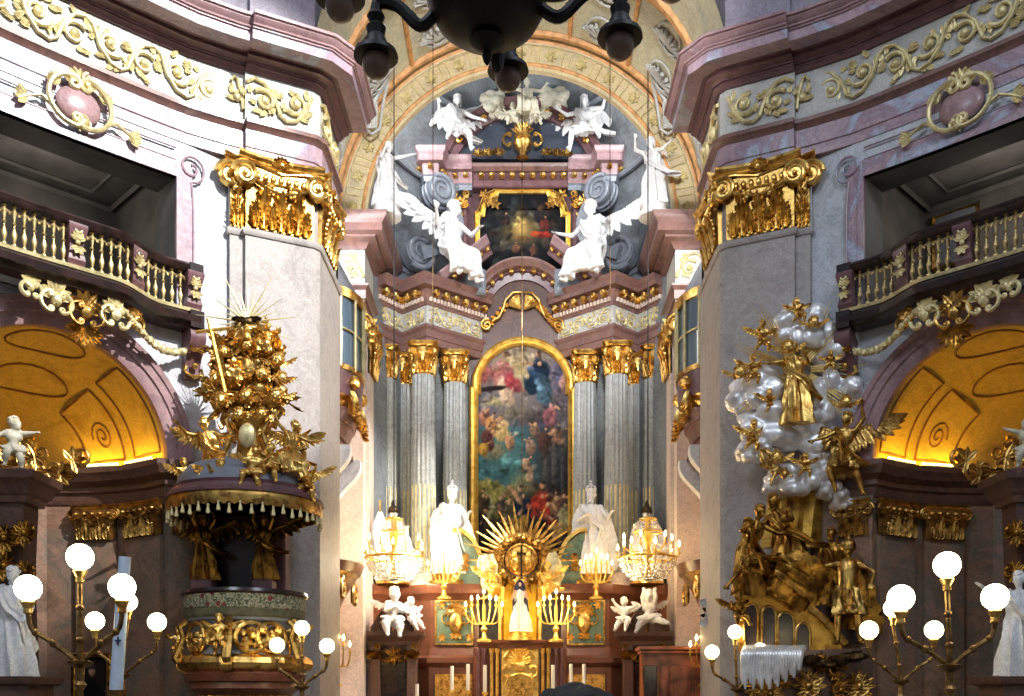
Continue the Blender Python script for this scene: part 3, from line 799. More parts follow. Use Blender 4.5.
    for i in range(len(poly) - 1):
        a, b = poly[i], poly[i + 1]
        g.add([(a.x, a.y, Zh(GAL_B)), (b.x, b.y, Zh(GAL_B)), (b.x, b.y, Zh(GAL_T if i in (0, 6) else 11.7)), (a.x, a.y, Zh(GAL_T if i in (0, 6) else 11.7))], [(0, 1, 2, 3)])
    fl = [V((p.x, p.y, Zh(GAL_B))) for p in poly] ; ce = [V((p.x, p.y, Zh(11.7))) for p in poly[1:7]]
    g.add([V((poly[k].x, poly[k].y, Zh(GAL_T))) for k in (0, 1, 6, 7)], [(0, 1, 2, 3)]); g.add([V((poly[k].x, poly[k].y, Zh(h))) for k, h in ((1, GAL_T), (6, GAL_T), (6, 11.7), (1, 11.7))], [(0, 1, 2, 3)])
    g.add(fl, [tuple(range(len(fl)))]); g.add(ce, [tuple(range(len(ce)))])
    for k, (ins, zz, rr_) in enumerate(((.12, 11.55, .08), (.5, 11.66, .05))):
        cpt = sum((V((p.x, p.y, 0)) for p in poly[2:6]), V((0, 0, 0))) / 4
        q = [V((lerp(p.x, cpt.x, ins * .5), lerp(p.y, cpt.y, ins * .5), Zh(zz))) for p in poly[2:6]]; q.append(q[0])
        g.tube(q, rr_, 4)
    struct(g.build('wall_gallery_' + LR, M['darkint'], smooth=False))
    if LR == 'right':
        pq = poly[4] + d * .75 - AX * .06; t = thing('gallery_picture', 'gilt-framed blue picture on the back wall inside the right gallery', 'picture', (pq.x, pq.y, Zh(10.7)))
        b = MB(); b.rings([[V((pq.x + d.x * x, pq.y + d.y * x, Zh(h))) - AX * w for x, h in ((-.5, 10.1), (.5, 10.1), (.5, 11.3), (-.5, 11.3))] for w in (0, .04)]); b.build('canvas', M['bluegrey'], t)
        b = MB(); b.tube([V((pq.x + d.x * x, pq.y + d.y * x, Zh(h))) - AX * .04 for x, h in ((-.5, 10.1), (.5, 10.1), (.5, 11.3), (-.5, 11.3), (-.5, 10.1))], .06, 4); b.build('frame', M['oldgold'], t)
    # moulded frame of the gallery opening
    fr = MB()
    for w0, w1, hw, hh in ((.0, .07, .34, .34), (.0, .11, .12, .12)):
        out, inn = hw, 0.0
        pts = [(SCN - GAL_W, GAL_B)] + [(SCN - GAL_W, GAL_T)] + [(SCN - GAL_W + 2 * GAL_W * k / 16, GAL_T) for k in range(1, 16)] + [(SCN + GAL_W, GAL_T), (SCN + GAL_W, GAL_B)]
        rings = []
        for i, (s, h) in enumerate(pts):
            so = s + (-out if s == SCN - GAL_W else out if s == SCN + GAL_W else 0); ho = h + (out if i > 0 and i < len(pts) - 1 else 0)
            rings.append([wmap(s, h, -.02), wmap(s, h, w1), wmap(so, ho, w1), wmap(so, ho, -.02)])
        fr.rings(rings)
    fo = struct(fr.build('trim_gallery_frame_' + LR, M['pink']))
    cs = MB()
    tube2(cs, wmap, spiral2(SCN - GAL_W - .32, GAL_T + .28, .05, .3, pi * .5, 1.5, 22) + [(SCN - GAL_W - .36, GAL_T - .5), (SCN - GAL_W - .36, GAL_B + .6)], .035, .03, .08)
    for v in (.36, .6):
        tube2(cs, wmap, [(SCN - GAL_W + (2 * GAL_W) * k / 20, GAL_T + v) for k in range(21)], .022, None, .06)
    cs.build('scroll_corner', M['pink'], fo)
    # pier with pilaster strips (floor to capital)
    pr = MB(); pr.sweep([(-.6, 0), (0, 0), (0, Zh(9.9)), (-.6, Zh(9.9))], [(p.x, p.y) for p in PIER_PATH])
    pr.sweep([(-.6, Zh(9.9)), (-.04, Zh(9.9)), (-.04, Zh(11.42)), (-.6, Zh(11.42))], [(p.x, p.y) for p in PIER_PATH])
    pier = struct(pr.build('wall_%s_pier' % LR, M['pier']))
    nk = MB(); nk.sweep([(-.1, Zh(9.78)), (.03, Zh(9.78)), (.06, Zh(9.83)), (.06, Zh(9.9)), (.02, Zh(9.93)), (-.1, Zh(9.93))], [(p.x, p.y) for p in PIER_PATH])
    nk.build('astragal', M['pier'], pier)
    # entablature
    pth = [(p.x, p.y) for p in ENT_PATH]
    fa = MB(); ent(fa, [(-.3, Zh(11.4)), (.02, Zh(11.4)), (.02, Zh(11.6)), (.05, Zh(11.62)), (.05, Zh(11.98)), (-.3, Zh(11.98))])
    arch = struct(fa.build('trim_architrave_' + LR, M['pink']))
    fm = MB(); ent(fm, [(-.3, Zh(11.98)), (.06, Zh(11.98)), (.1, Zh(12.04)), (.16, Zh(12.08)), (.16, Zh(12.16)), (.1, Zh(12.2)), (-.3, Zh(12.2))])
    fm.build('moulding', M['rose'], arch)
    ff = MB(); ent(ff, [(-.3, Zh(12.2)), (.0, Zh(12.2)), (.0, Zh(13.22)), (-.3, Zh(13.22))])
    frz = struct(ff.build('trim_frieze_' + LR, M['frieze']))
    co = MB(); ent(co, [(-.3, Zh(13.2)), (.06, Zh(13.2)), (.1, Zh(13.26)), (.14, Zh(13.28)), (.14, Zh(13.31)), (.18, Zh(13.31)), (.18, Zh(13.34)), (.24, Zh(13.38)), (.3, Zh(13.4)), (.3, Zh(13.46)), (.5, Zh(13.48)), (-.3, Zh(13.5))])
    cor = struct(co.build('trim_cornice_' + LR, M['plum']))
    cc = MB(); ent(cc, [(-.3, Zh(13.47)), (.74, Zh(13.47)), (.74, Zh(13.66)), (.78, Zh(13.68)), (-.3, Zh(13.68))])
    cc.build('corona', M['pink'], cor)
    cc = MB(); ent(cc, [(-.3, Zh(13.66)), (.78, Zh(13.67)), (.78, Zh(13.7)), (.82, Zh(13.71)), (.83, Zh(13.74)), (.8, Zh(13.75)), (.86, Zh(13.79)), (.9, Zh(13.84)), (.9, Zh(13.86)), (.95, Zh(13.87)), (.95, Zh(13.93)), (-.3, Zh(13.96))])
    cc.build('gutter_moulding', M['rosepale'], cor)
    # attic wall above, set back
    at = MB()
    apth = [(p.x, p.y) for p in ENT_PATH]
    at.sweep([(-.5, Zh(13.9)), (-.12, Zh(13.9)), (-.12, Zh(20.5)), (-.5, Zh(20.5))], apth)
    struct(at.build('wall_attic_' + LR, M['attic']))
    ap = MB()
    for base_s in (.25, 1.45):
        pp = [wallpt(base_s + k * .2)[0] for k in range(4)][::-1]
        ap.sweep([(-.1, Zh(13.95)), (.12, Zh(13.95)), (.12, Zh(20)), (-.1, Zh(20))], [(p.x, p.y) for p in pp])
    # frieze scrollwork
    sc = MB()
    def fmap(s, h, w=0): return wmap(s, h, w)
    rinceau(sc, fmap, .12, 8.8, 12.27, 13.15, 13, .05, 5, .05)
    def flat_pp(pa, pb):
        u = (pb - pa); L = u.length; u = u / L; n2 = V((u.y, -u.x, 0))
        return L, (lambda x, h, w=0: V((pa.x + u.x * x + n2.x * w, pa.y + u.y * x + n2.y * w, Zh(h))))
    L1, m1 = flat_pp(a1, a2); rinceau(sc, m1, .03, L1 - .03, 12.27, 13.15, 1, .045, 8, .05)
    L2, m2 = flat_pp(a3, a4); rinceau(sc, m2, .05, L2 - .05, 12.27, 13.15, 2, .055, 9, .05)
    L3, m3 = flat_pp(KR, RE); rinceau(sc, m3, .05, L3 - .5, 12.27, 13.15, 2, .055, 10, .05)
    sc.build('gilded_scrollwork', M['palegold'], frz)
    return dict(nich=nich, c=c, AX=AX, d=d, m2=m2, L2=L2, m1=m1, L1=L1, m3=m3, L3=L3, vau=vau)

M['rosepale'] = marble('pale_rose_marble', [(.3, (136, 108, 112)), (.5, (166, 134, 136)), (.62, (146, 118, 124)), (.75, (184, 156, 156))], 1.4, .32, 1.4)
M['ochre'] = marble('ochre_painted_vault', [(.3, (206, 166, 66)), (.5, (226, 190, 90)), (.7, (190, 150, 60))], 1.6, .6, .8)
M['ochre2'] = plain('ochre_painted_ribs', (146, 98, 44), .6, 0, .2)
M['attic'] = marble('mauve_grey_plaster', [(.3, (128, 122, 136)), (.5, (150, 144, 158)), (.7, (138, 130, 142))], .6, .6, 1)

M['bellgold'] = gilt('matt_shadowed_gilding', (150, 108, 52), (74, 48, 22), .6, 5, .7)  # darker gilding paints recess shade behind the capital leaves
# ---- gilded pilaster capital ------------------------------------------------------------------------
def capital(name, label, mp, L, h0, h1, mat, group=None, vol=(1, 1), proj=.2, rows=(4, 3), loc=None, parts=True, fleuron=True):
    """composite pilaster capital; mp(u, h, w) maps the face"""
    t = thing(name, label, 'capital', tuple(loc or mp(L / 2, h0, .1)), group)
    H = h1 - h0; ox = lambda: mp(0, h0, 1) - mp(0, h0, 0)
    O = ox(); U = (mp(1, h0) - mp(0, h0)).normalized(); Z = V((0, 0, 1))
    if True:
        b = MB()
        rr = []
        for v, w, e in ((0, .03, 0), (.5, .05, .0), (.78, .1, .03), (.84, .1, .03)):
            rr.append([mp(-e, h0 + H * v, -.05), mp(-e, h0 + H * v, w), mp(L * .5, h0 + H * v, w + .02), mp(L + e, h0 + H * v, w), mp(L + e, h0 + H * v, -.05)])
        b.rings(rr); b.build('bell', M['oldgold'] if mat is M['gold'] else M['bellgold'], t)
    ab = MB(); rr = []
    for v, w in ((.86, proj * .8), (.9, proj), (.93, proj * .92), (.965, proj * 1.15), (1.0, proj * 1.2)):
        rr.append([mp(lerp(-proj * .7, L + proj * .7, k / 12), h0 + H * v, w - proj * .55 * sin(pi * k / 12)) for k in range(13)] + [mp(L + proj * .5, h0 + H * v, -.05), mp(-proj * .5, h0 + H * v, -.05)])
    ab.rings(rr); ab.build('abacus', mat, t)
    eg = MB(); n = max(3, int(L / .16))
    for k in range(n):
        eg.ball(mp((k + .5) * L / n, h0 + H * .72, .12), (L / n * .38, L / n * .38, H * .06), 8, 6)
    eg.tube([mp(0, h0 + H * .655, .1), mp(L, h0 + H * .655, .1)], H * .02, 6)
    eg.build('egg_moulding', mat, t)
    r = H * .175
    for q, on in ((0, vol[0]), (1, vol[1])):
        if not on: continue
        s = -1 if q == 0 else 1
        cx = (0 if q == 0 else L) + s * proj * .25
        vb = MB()
        sp = spiral2(cx - s * r * .1, h0 + H * .70, r * .08, r * 1.0, pi / 2 if s > 0 else pi / 2, -s * 2.25, 44)
        P3 = [mp(x, y, proj * .72) for x, y in sp]
        vb.tube(P3, [lerp(.28, 1, (i / 44)) * r * .24 for i in range(45)], 8)
        vb.tube([mp(cx - s * r * .1, h0 + H * .70, proj * .2), mp(cx - s * r * .1, h0 + H * .70, proj * .75)], [r * .92, r * .86], 18)
        vb.ball(mp(cx - s * r * .1, h0 + H * .70, proj * .8), r * .22, 8, 6)
        tube2(vb, mp, [(cx - s * r * .4, h0 + H * .885), (cx - s * L * .2, h0 + H * .875), (L * .5 - s * -L * .06 * 0, h0 + H * .80)], r * .2, r * .12, proj * .5)
        vb.build('volute', mat, t)
    lf = 0
    for row, cnt in enumerate(rows):
        for k in range(cnt):
            u = L * (k + (.5 if row == 0 else 1)) / (cnt if row == 0 else cnt + 1)
            m = MB()
            hh = H * (.38 if row == 0 else .62)
            acanthus(m, mp(u, h0 + H * .01, .07 if row == 0 else .05), Z, O, hh, L / max(cnt, 2) * .86, .5)
            m.build('acanthus_leaf', mat, t)
    gl = MB()
    for k in range(2):
        u = L * (.32 + .36 * k)
        for j in range(7): gl.ball(mp(u + R.uniform(-.05, .05) * L, h0 + H * (.5 + .02 * j), .14), H * R.uniform(.02, .045), 7, 5)
    tube2(gl, mp, [(L * lerp(.1, .9, k / 12), h0 + H * (.64 - .12 * sin(pi * k / 12))) for k in range(13)], H * .03, None, .16)
    gl.build('garland', mat, t)
    if fleuron:
        f = MB()
        for k in range(7):
            a = pi * (k / 6)
            leaf(f, mp(L * .5, h0 + H * .9, proj * .55), U * cos(a) + Z * (sin(a) + .3), O, H * .17, H * .09, .5, 2, .3, 6)
        f.ball(mp(L * .5, h0 + H * .92, proj * .7), H * .05, 8, 6)
        f.build('fleuron', mat, t)
    return t
# ---- choir and high altar --------------------------------------------------------------------------
def half(pts): return [(p[0], p[1]) for p in pts]
M['cream'] = marble('cream_vault_stucco', [(.3, (186, 180, 150)), (.5, (206, 200, 168)), (.7, (176, 178, 158))], .8, .6, 1)
M['orange'] = plain('orange_painted_band', (206, 150, 92), .55, 0, .15)
M['palepink'] = marble('pale_pink_choir_marble', [(.3, (206, 184, 172)), (.5, (226, 206, 192)), (.7, (214, 196, 186))], 1.0, .35, 1.4)
M['altarwood'] = marble('red_brown_altar_marble', [(.3, (96, 56, 40)), (.5, (128, 78, 56)), (.62, (108, 66, 50)), (.75, (148, 98, 72))], 1.6, .28, 1.6)
AE = [(-4.3, 29.75), (-3.62, 30.75), (-2.8, 29.98), (-1.12, 31.42)]           # plan of the altar entablature, from pier to centre
def choir_side(nm):
    # recessed window bay
    mb = MB(); 
    mb.sweep([(-.3, 0), (0, 0), (0, Zh(13.3)), (-.3, Zh(13.3))], [(-4.4, 24.22), (-5.1, 24.22), (-5.1, 27.85)])
    struct(mb.build('wall_choir_bay_' + nm, M['palepink']))
    mb = MB(); pp = [(-5.15, 27.8), (-4.36, 27.8), (-4.36, 28.25), (-4.46, 28.25), (-4.46, 28.6), (-4.3, 28.6), (-4.3, 29.6), (-4.46, 29.6), (-4.46, 32)]
    mb.sweep([(-.4, 0), (0, 0), (0, Zh(10.9)), (-.4, Zh(10.9))], pp)
    struct(mb.build('wall_choir_pier_' + nm, M['palepink']))
    pe = [(-5.15, 27.75), (-4.33, 27.75), (-4.33, 29.9), (-4.5, 29.9), (-4.5, 30.6)]
    e = MB(); e.sweep([(-.4, Zh(10.85)), (.02, Zh(10.85)), (.02, Zh(11.1)), (.06, Zh(11.12)), (.06, Zh(11.36)), (.14, Zh(11.46)), (.14, Zh(11.52)), (-.4, Zh(11.54))], pe)
    ar = struct(e.build('trim_choir_architrave_' + nm, M['rose']))
    e = MB(); e.sweep([(-.4, Zh(11.52)), (.02, Zh(11.52)), (.02, Zh(12.5)), (-.4, Zh(12.5))], pe)
    fz = e.build('frieze', M['frieze'], ar)
    s = MB(); mp = lambda u, h, w=0: V((-5.1 + u, 27.73 - w, Zh(h)))
    rinceau(s, mp, .1, .74, 11.6, 12.45, 1, .04, 4, .03); s.build('gilded_scrollwork', M['palegold'], fz)
    e = MB(); e.sweep([(-.4, Zh(12.48)), (.06, Zh(12.48)), (.12, Zh(12.58)), (.2, Zh(12.66)), (.36, Zh(12.7)), (.36, Zh(12.76)), (.58, Zh(12.78)), (.58, Zh(12.98)), (.64, Zh(13.06)), (.72, Zh(13.16)), (.74, Zh(13.26)), (-.4, Zh(13.3))], pe)
    e.build('cornice', M['rose'], ar)
    # oratory: bowed glazed box on a moulded corbel
    t = thing('oratory_box', 'glazed bow-fronted oratory with gilt frame on the %s wall of the choir' % nm, 'oratory', (-4.7, 26, Zh(7.6)), 'choir oratories')
    def bow(y): return -4.98 + .92 * sqrt(max(0.0, 1 - ((y - 25.6) / 1.38) ** 2))
    ys = [24.3 + 2.6 * k / 24 for k in range(25)]
    def band(h0, h1, f0, f1, nm2, mat, par=t):
        b = MB(); rr = []
        for y in ys:
            x0, x1 = -5.0 + (bow(y) + 5.0) * f0, -5.0 + (bow(y) + 5.0) * f1
            rr.append([V((-5.08, y, Zh(h0))), V((x0, y, Zh(h0))), V((x1, y, Zh(h1))), V((-5.08, y, Zh(h1)))])
        b.rings(rr); return b.build(nm2, mat, par)
    band(7.25, 7.55, .7, .98, 'lower_moulding', M['gold']); band(7.55, 8.15, .98, 1.02, 'parapet', M['plum'])
    band(8.15, 8.28, 1.06, 1.06, 'sill', M['oldgold']); band(8.28, 9.95, .98, .96, 'glazing', M['glass']); band(9.95, 10.15, 1.06, 1.1, 'head_moulding', M['gold'])
    band(10.15, 11.3, 1.0, .35, 'curved_hood', M['bluegrey'])
    for y in (24.5, 25.0, 25.6, 26.2, 26.7):
        b = MB(); x = bow(y)
        b.tube([(x + .03, y, Zh(h)) for h in (8.2, 9.0, 10.0)], .04 if y != 25.6 else .08, 6); b.build('mullion', M['palegold'], t)
    b = MB(); b.tube([(bow(y) + .02, y, Zh(9.15)) for y in ys], .025, 6); b.build('transom', M['palegold'], t)
    for y in (24.9, 26.4):
        b = MB(); x = bow(y)
        for k in range(9): leaf(b, (x - .02, y + .05 * (k - 4), Zh(7.7 - .12 * abs(k - 4))), (.2, (k - 4) * .2, -1), (1, -.6, 0), .55, .2, .6, 3, .3, 7)
        b.ball((x + .05, y, Zh(7.9)), .16, 10, 8, None, 0, .4, y); b.build('gilded_foliage', M['gold'], t)
    # corbel below and doorway with pediment
    t = thing('oratory_corbel', 'stepped plum marble corbel carrying the %s choir oratory' % nm, 'corbel', (-4.8, 26, Zh(6)), 'oratory corbels')
    for k, (h0, h1, f0, f1) in enumerate(((6.95, 7.25, .8, .92), (6.6, 6.95, .6, .74), (6.25, 6.6, .74, .5), (5.7, 6.25, .3, .46))):
        band(h0, h1, f0, f1, 'step_moulding', M['rose'], t)
    for y in (24.8, 26.4):
        b = MB()
        rr = []
        for k in range(17):
            q = k / 16; x = -4.95 + .75 * (1 - q) ** .6; rr.append([V((-5.08, y - .16, Zh(6.3 - 1.2 * q))), V((x + .1 * sin(q * 6), y - .16, Zh(6.3 - 1.2 * q))), V((x + .1 * sin(q * 6), y + .16, Zh(6.3 - 1.2 * q))), V((-5.08, y + .16, Zh(6.3 - 1.2 * q)))])
        b.rings(rr); b.build('scroll_bracket', M['white'], t)
    w = thing('choir_window', 'tall window with dark bars below the %s oratory' % nm, 'window', (-5.05, 26.2, Zh(3.6)), 'choir windows')
    b = MB(); b.box((-5.05, 26.2, Zh(4.75)), (.06, 1.5, 2.1)); b.build('pane', M['glass'], w)
    b = MB()
    for y in (25.4, 26.2, 27.0): b.box((-5.0, y, Zh(4.75)), (.12, .09, 2.2))
    for h in (3.68, 4.7, 5.84): b.box((-5.0, 26.2, Zh(h)), (.12, 1.7, .09))
    b.build('window_frame', M['plum'], w)
    # lower balcony-like bracket
    t = thing('wall_bracket', 'curved gilt-edged wall bracket low on the %s choir wall' % nm, 'bracket', (-4.8, 25.8, Zh(2.6)), 'choir wall brackets')
    band(3.2, 3.45, .95, 1.06, 'shelf', M['altarwood'], t); band(2.95, 3.2, .7, .9, 'cyma_moulding', M['oldgold'], t); band(2.3, 2.95, .25, .66, 'underside', M['altarwood'], t)
    for y in (24.7, 26.5):
        b = MB(); sp = spiral2(0, 0, .06, .34, 0, 1.6, 26); mp = lambda u, v, w=0: V((bow(y) - .1 + w, y + u, Zh(2.75 + v)))
        tube2(b, mp, sp, .05, .08); b.ball(mp(0, 0), .09); b.build('volute', M['oldgold'], t)
    # gilded capital on the pier front edge
    mpc = lambda u, h, w=0: V((-5.0 + u, 27.78 - w, Zh(h)))
    capital('pilaster_capital', 'gilded leafy capital above the %s oratory at the choir pier' % nm, mpc, .62, 9.35, 10.85, M['gold'], 'choir pier capitals', (1, 1), .22, (3, 2))
    mpc = lambda u, h, w=0: V((-4.3 + w, 28.6 + u, Zh(h)))
    capital('pilaster_capital', 'gilded leafy capital on the choir-side face of the %s pier' % nm, mpc, 1.0, 9.35, 10.85, M['gold'], 'choir pier capitals', (1, 1), .2, (3, 2))

def choir_shell():
    c = MB()
    # barrel vault, nave arch soffit, apse
    def arcpts(r, hc, y, n=40, a0=0, a1=pi): return [V((-r * cos(lerp(a0, a1, k / n)), y, Zh(hc + r * sin(lerp(a0, a1, k / n))))) for k in range(n + 1)]
    c.rings([arcpts(4.6, 13.6, 21.9), arcpts(4.6, 13.6, 23.9), arcpts(5.1, 13.3, 24.0), arcpts(5.1, 13.3, 27.9)], False, False)
    ce = struct(c.build('ceiling_choir', M['cream'], angle=40))
    b = MB()
    for y, r, w in ((23.95, 4.62, .14), (24.5, 5.08, .12), (27.5, 5.08, .1)):
        b.tube(arcpts(r, 13.6 if y < 24 else 13.3, y), w, 6)
    for a in (.5, .95, 1.3, pi - 1.3, pi - .95, pi - .5):
        b.tube([V((-5.08 * cos(a), y, Zh(13.3 + 5.08 * sin(a)))) for y in (24.5, 26, 27.5)], .07, 6)
    b.build('painted_band', M['orange'], ce)
    b = MB()
    def vm(a, y, w=0): return V((-(5.08 - w) * cos(a), y, Zh(13.3 + (5.08 - w) * sin(a))))
    for ac in (.27, .72, 1.12, pi - 1.12, pi - .72, pi - .27):
        for yc in (25.2, 26.7):
            for k in range(9):
                q = lerp(-1.2, 1.2, k / 8)
                b.tube([vm(ac, yc + .3, .03), vm(ac + .12 * sin(q), yc - .35 * cos(q) + .2, .06)], [.03, .06], 6)
            b.tube([vm(ac + .11 * cos(k * pi / 8) * (1 - k / 40), yc + .5 * sin(k * pi / 8), .03) for k in range(26)], .035, 6)
    b.build('shell_stucco', M['frieze'], ce)
    # chancel arch ring
    a = MB(); R0, R1 = 4.27, 5.12
    prof = [(R0, 28.05), (R0, 27.86), (R0 + .06, 27.8), (R0 + .14, 27.8), (R0 + .16, 27.86), (R1 - .2, 27.86), (R1 - .18, 27.78), (R1 - .06, 27.74), (R1, 27.74), (R1, 28.05)]
    a.rings([[V((-r * cos(pi * k / 48), y, Zh(13.3 + r * sin(pi * k / 48)))) for r, y in prof] for k in range(49)])
    ar = struct(a.build('trim_chancel_arch', M['creamgold']))
    o = MB(); 
    for rr_, q in ((R0 + .1, .05), (R1 - .1, .06)):
        o.tube([V((-rr_ * cos(pi * k / 48), 27.79, Zh(13.3 + rr_ * sin(pi * k / 48)))) for k in range(49)], q, 6)
    o.build('painted_band', M['orange'], ar)
    o = MB(); rm = (R0 + R1) / 2
    def am(u, v, w=0): 
        an = u / rm; r = rm + v
        return V((-r * cos(an), 27.86 - w, Zh(13.3 + r * sin(an))))
    N = 17
    for k in range(N):
        u = pi * rm * (k + .5) / N; L = pi * rm / N
        for q in (-.24, .24): tube2(o, am, [(u - L * .38, q), (u + L * .38, q)], .022, None, .01, 5)
        for q in (-.38, .38): tube2(o, am, [(u + L * q, -.24), (u + L * q, .24)], .022, None, .01, 5)
        for j in range(6):
            an = j * pi / 3; p = am(u, 0, .01); leaf(o, p, am(u + cos(an), sin(an)) - am(u, 0), (0, -1, 0), .2, .1, .3, 2, .3, 5)
    o.build('arch_rosettes', M['palegold'], ar)
    # apse
    p = MB(); cyl = []
    th = [pi * k / 30 for k in range(31)]
    prof = [(4.46, 0), (4.46, 13.3)] + [(4.46 * cos(q), 13.3 + 7.4 * sin(q)) for q in [k * pi / 2 / 14 for k in range(1, 15)]]
    p.rings([[V((-r * cos(t), 28.1 + r * 1.1 * sin(t), Zh(h))) for t in th] for r, h in prof], False, False)
    ap = struct(p.build('wall_apse', M['apse'], angle=60))
    b = MB()
    for h, r in ((13.3, 4.44), (16.2, 4.0), (18.3, 3.2)):
        b.tube([V((-r * cos(t), 28.1 + r * 1.1 * sin(t), Zh(h))) for t in th], .09, 6)
    b.build('ring_moulding', M['bluegrey'], ap)
    f = MB(); f.box((0, 15, -.1), (30, 42, .2)); struct(f.build('floor', M['floor'], smooth=False))
    for sx, nm in ((-1, 'left'), (1, 'right')):
        # shell console at the springing of the chancel arch
        t = thing('shell_console', 'grey stucco shell console on the spandrel %s of the chancel arch' % ('left' if sx < 0 else 'right'), 'ornament', P(520 + sx * 142, 90, 27.3))
        O = V((sx * 4.05 , 27.5, Zh(16.75)))
        mp = lambda u, v, w=0: O + V((u, -w, v))
        b = MB()
        for k in range(7):
            q = lerp(-.9, .9, k / 6); b.tube([mp(0, -.5, .15), mp(.42 * sin(q), .35 * cos(q) - .1, .2)], [.05, .1], 6)
        b.build('shell', M['frieze'], t)
        b = MB(); 
        for q in (-1, 1): tube2(b, mp, spiral2(q * .45, .42, .04, .2, pi / 2, q * 1.5, 20), .04, .06, .18)
        tube2(b, mp, [(-.5, .5), (-.3, -.4), (-.2, -1.1), (0, -1.25), (.2, -1.1), (.3, -.4), (.5, .5)], .05, None, .1); b.build('scroll_frame', M['frieze'], t)
        b = MB()
        for k in range(5): b.tube([mp(-.12 + .06 * k, -.4, .15), mp(-.1 + .05 * k, -1.1, .12)], [.05, .03], 6)
        b.build('fluted_drop', M['frieze'], t)
M['creamgold'] = marble('cream_arch_stucco', [(.3, (190, 168, 126)), (.5, (212, 194, 150)), (.7, (186, 172, 140))], 1.2, .5, 1)
M['floor'] = marble('stone_floor', [(.3, (92, 84, 78)), (.6, (140, 130, 120))], .8, .3, 1)

def column(label, x, y, h0, h1, r, group):
    t = thing('altar_column', label, 'column', (x, y, Zh(h0)), group)
    z0, z1 = Zh(h0), Zh(h1); ch = .95
    b = MB(); b.lathe([(r * 1.4, z0), (r * 1.4, z0 + .12), (r * 1.32, z0 + .14), (r * 1.36, z0 + .22), (r * 1.2, z0 + .28), (r * 1.12, z0 + .32), (r * 1.18, z0 + .38), (r * 1.02, z0 + .44)], (x, y, 0), 24); b.build('base', M['palepink'], t)
    b = MB(); zs = [z0 + .42 + (z1 - ch - z0 - .42) * k / 10 for k in range(11)]
    b.lathe([(r * (1 - .12 * (k / 10) ** 1.8), z) for k, z in enumerate(zs)] , (x, y, 0), 120, flute=16, fa=.075); b.build('shaft', M['column'], t, angle=60)
    g = MB()
    for k in range(16):
        a = 2 * pi * (k + .5) / 16; q = r * .965
        g.tube([(x + q * cos(a), y + q * sin(a), z0 + .5), (x + q * .99 * cos(a), y + q * .99 * sin(a), z0 + .42 + (z1 - z0) * .36)], r * .1, 6)
    g.build('gilt_reeding', M['palegold'], t)
    rc = r * .9; zc = z1 - ch
    b = MB(); b.lathe([(rc, zc), (rc * 1.06, zc + .03), (rc * .95, zc + .06), (rc * .98, zc + ch * .5), (rc * 1.25, zc + ch * .82)], (x, y, 0), 20); b.build('bell', M['gold'], t)
    for row, n, hh in ((0, 8, .42), (1, 8, .68)):
        for k in range(n):
            a = 2 * pi * (k + .5 * row) / n
            if sin(a) > .5: continue
            m = MB(); o = V((cos(a), sin(a), 0)); acanthus(m, V((x, y, zc + .04)) + o * rc * 1.0, (0, 0, 1), o, hh * ch, rc * .85, .5); m.build('acanthus_leaf', M['gold'], t)
    ab = MB(); rr = []
    for zz, s in ((zc + ch * .86, 1.3), (zc + ch * .92, 1.5), (zc + ch, 1.58)):
        ring = []
        for k in range(32):
            a = 2 * pi * k / 32; q = rc * s * (1.0 - .14 * cos(4 * a)) ; ring.append(V((x + q * cos(a), y + q * sin(a), zz)))
        rr.append(ring)
    ab.rings(rr); ab.build('abacus', M['gold'], t)
    for k in range(4):
        a = pi / 4 + k * pi / 2
        if sin(a) > .5 : continue
        o = V((cos(a), sin(a), 0)); O = V((x, y, 0)) + o * rc * 1.3
        m = MB(); mp = lambda u, v, w=0: V((O.x + o.x * u, O.y + o.y * u, zc + ch * .7 + v)) + V((-o.y, o.x, 0)) * w
        tube2(m, mp, spiral2(0, 0, .02, .16, pi / 2, -2, 30), .02, .05); m.ball(mp(0, 0), .06, 8, 6)
        m.tube([mp(0, 0, -.09), mp(0, 0, .09)], .13, 12); tube2(m, mp, [(-.02, .15), (-rc * .5, .12), (-rc * .8, -.1)], .045, .03)
        m.build('volute', M['gold'], t)
    return t

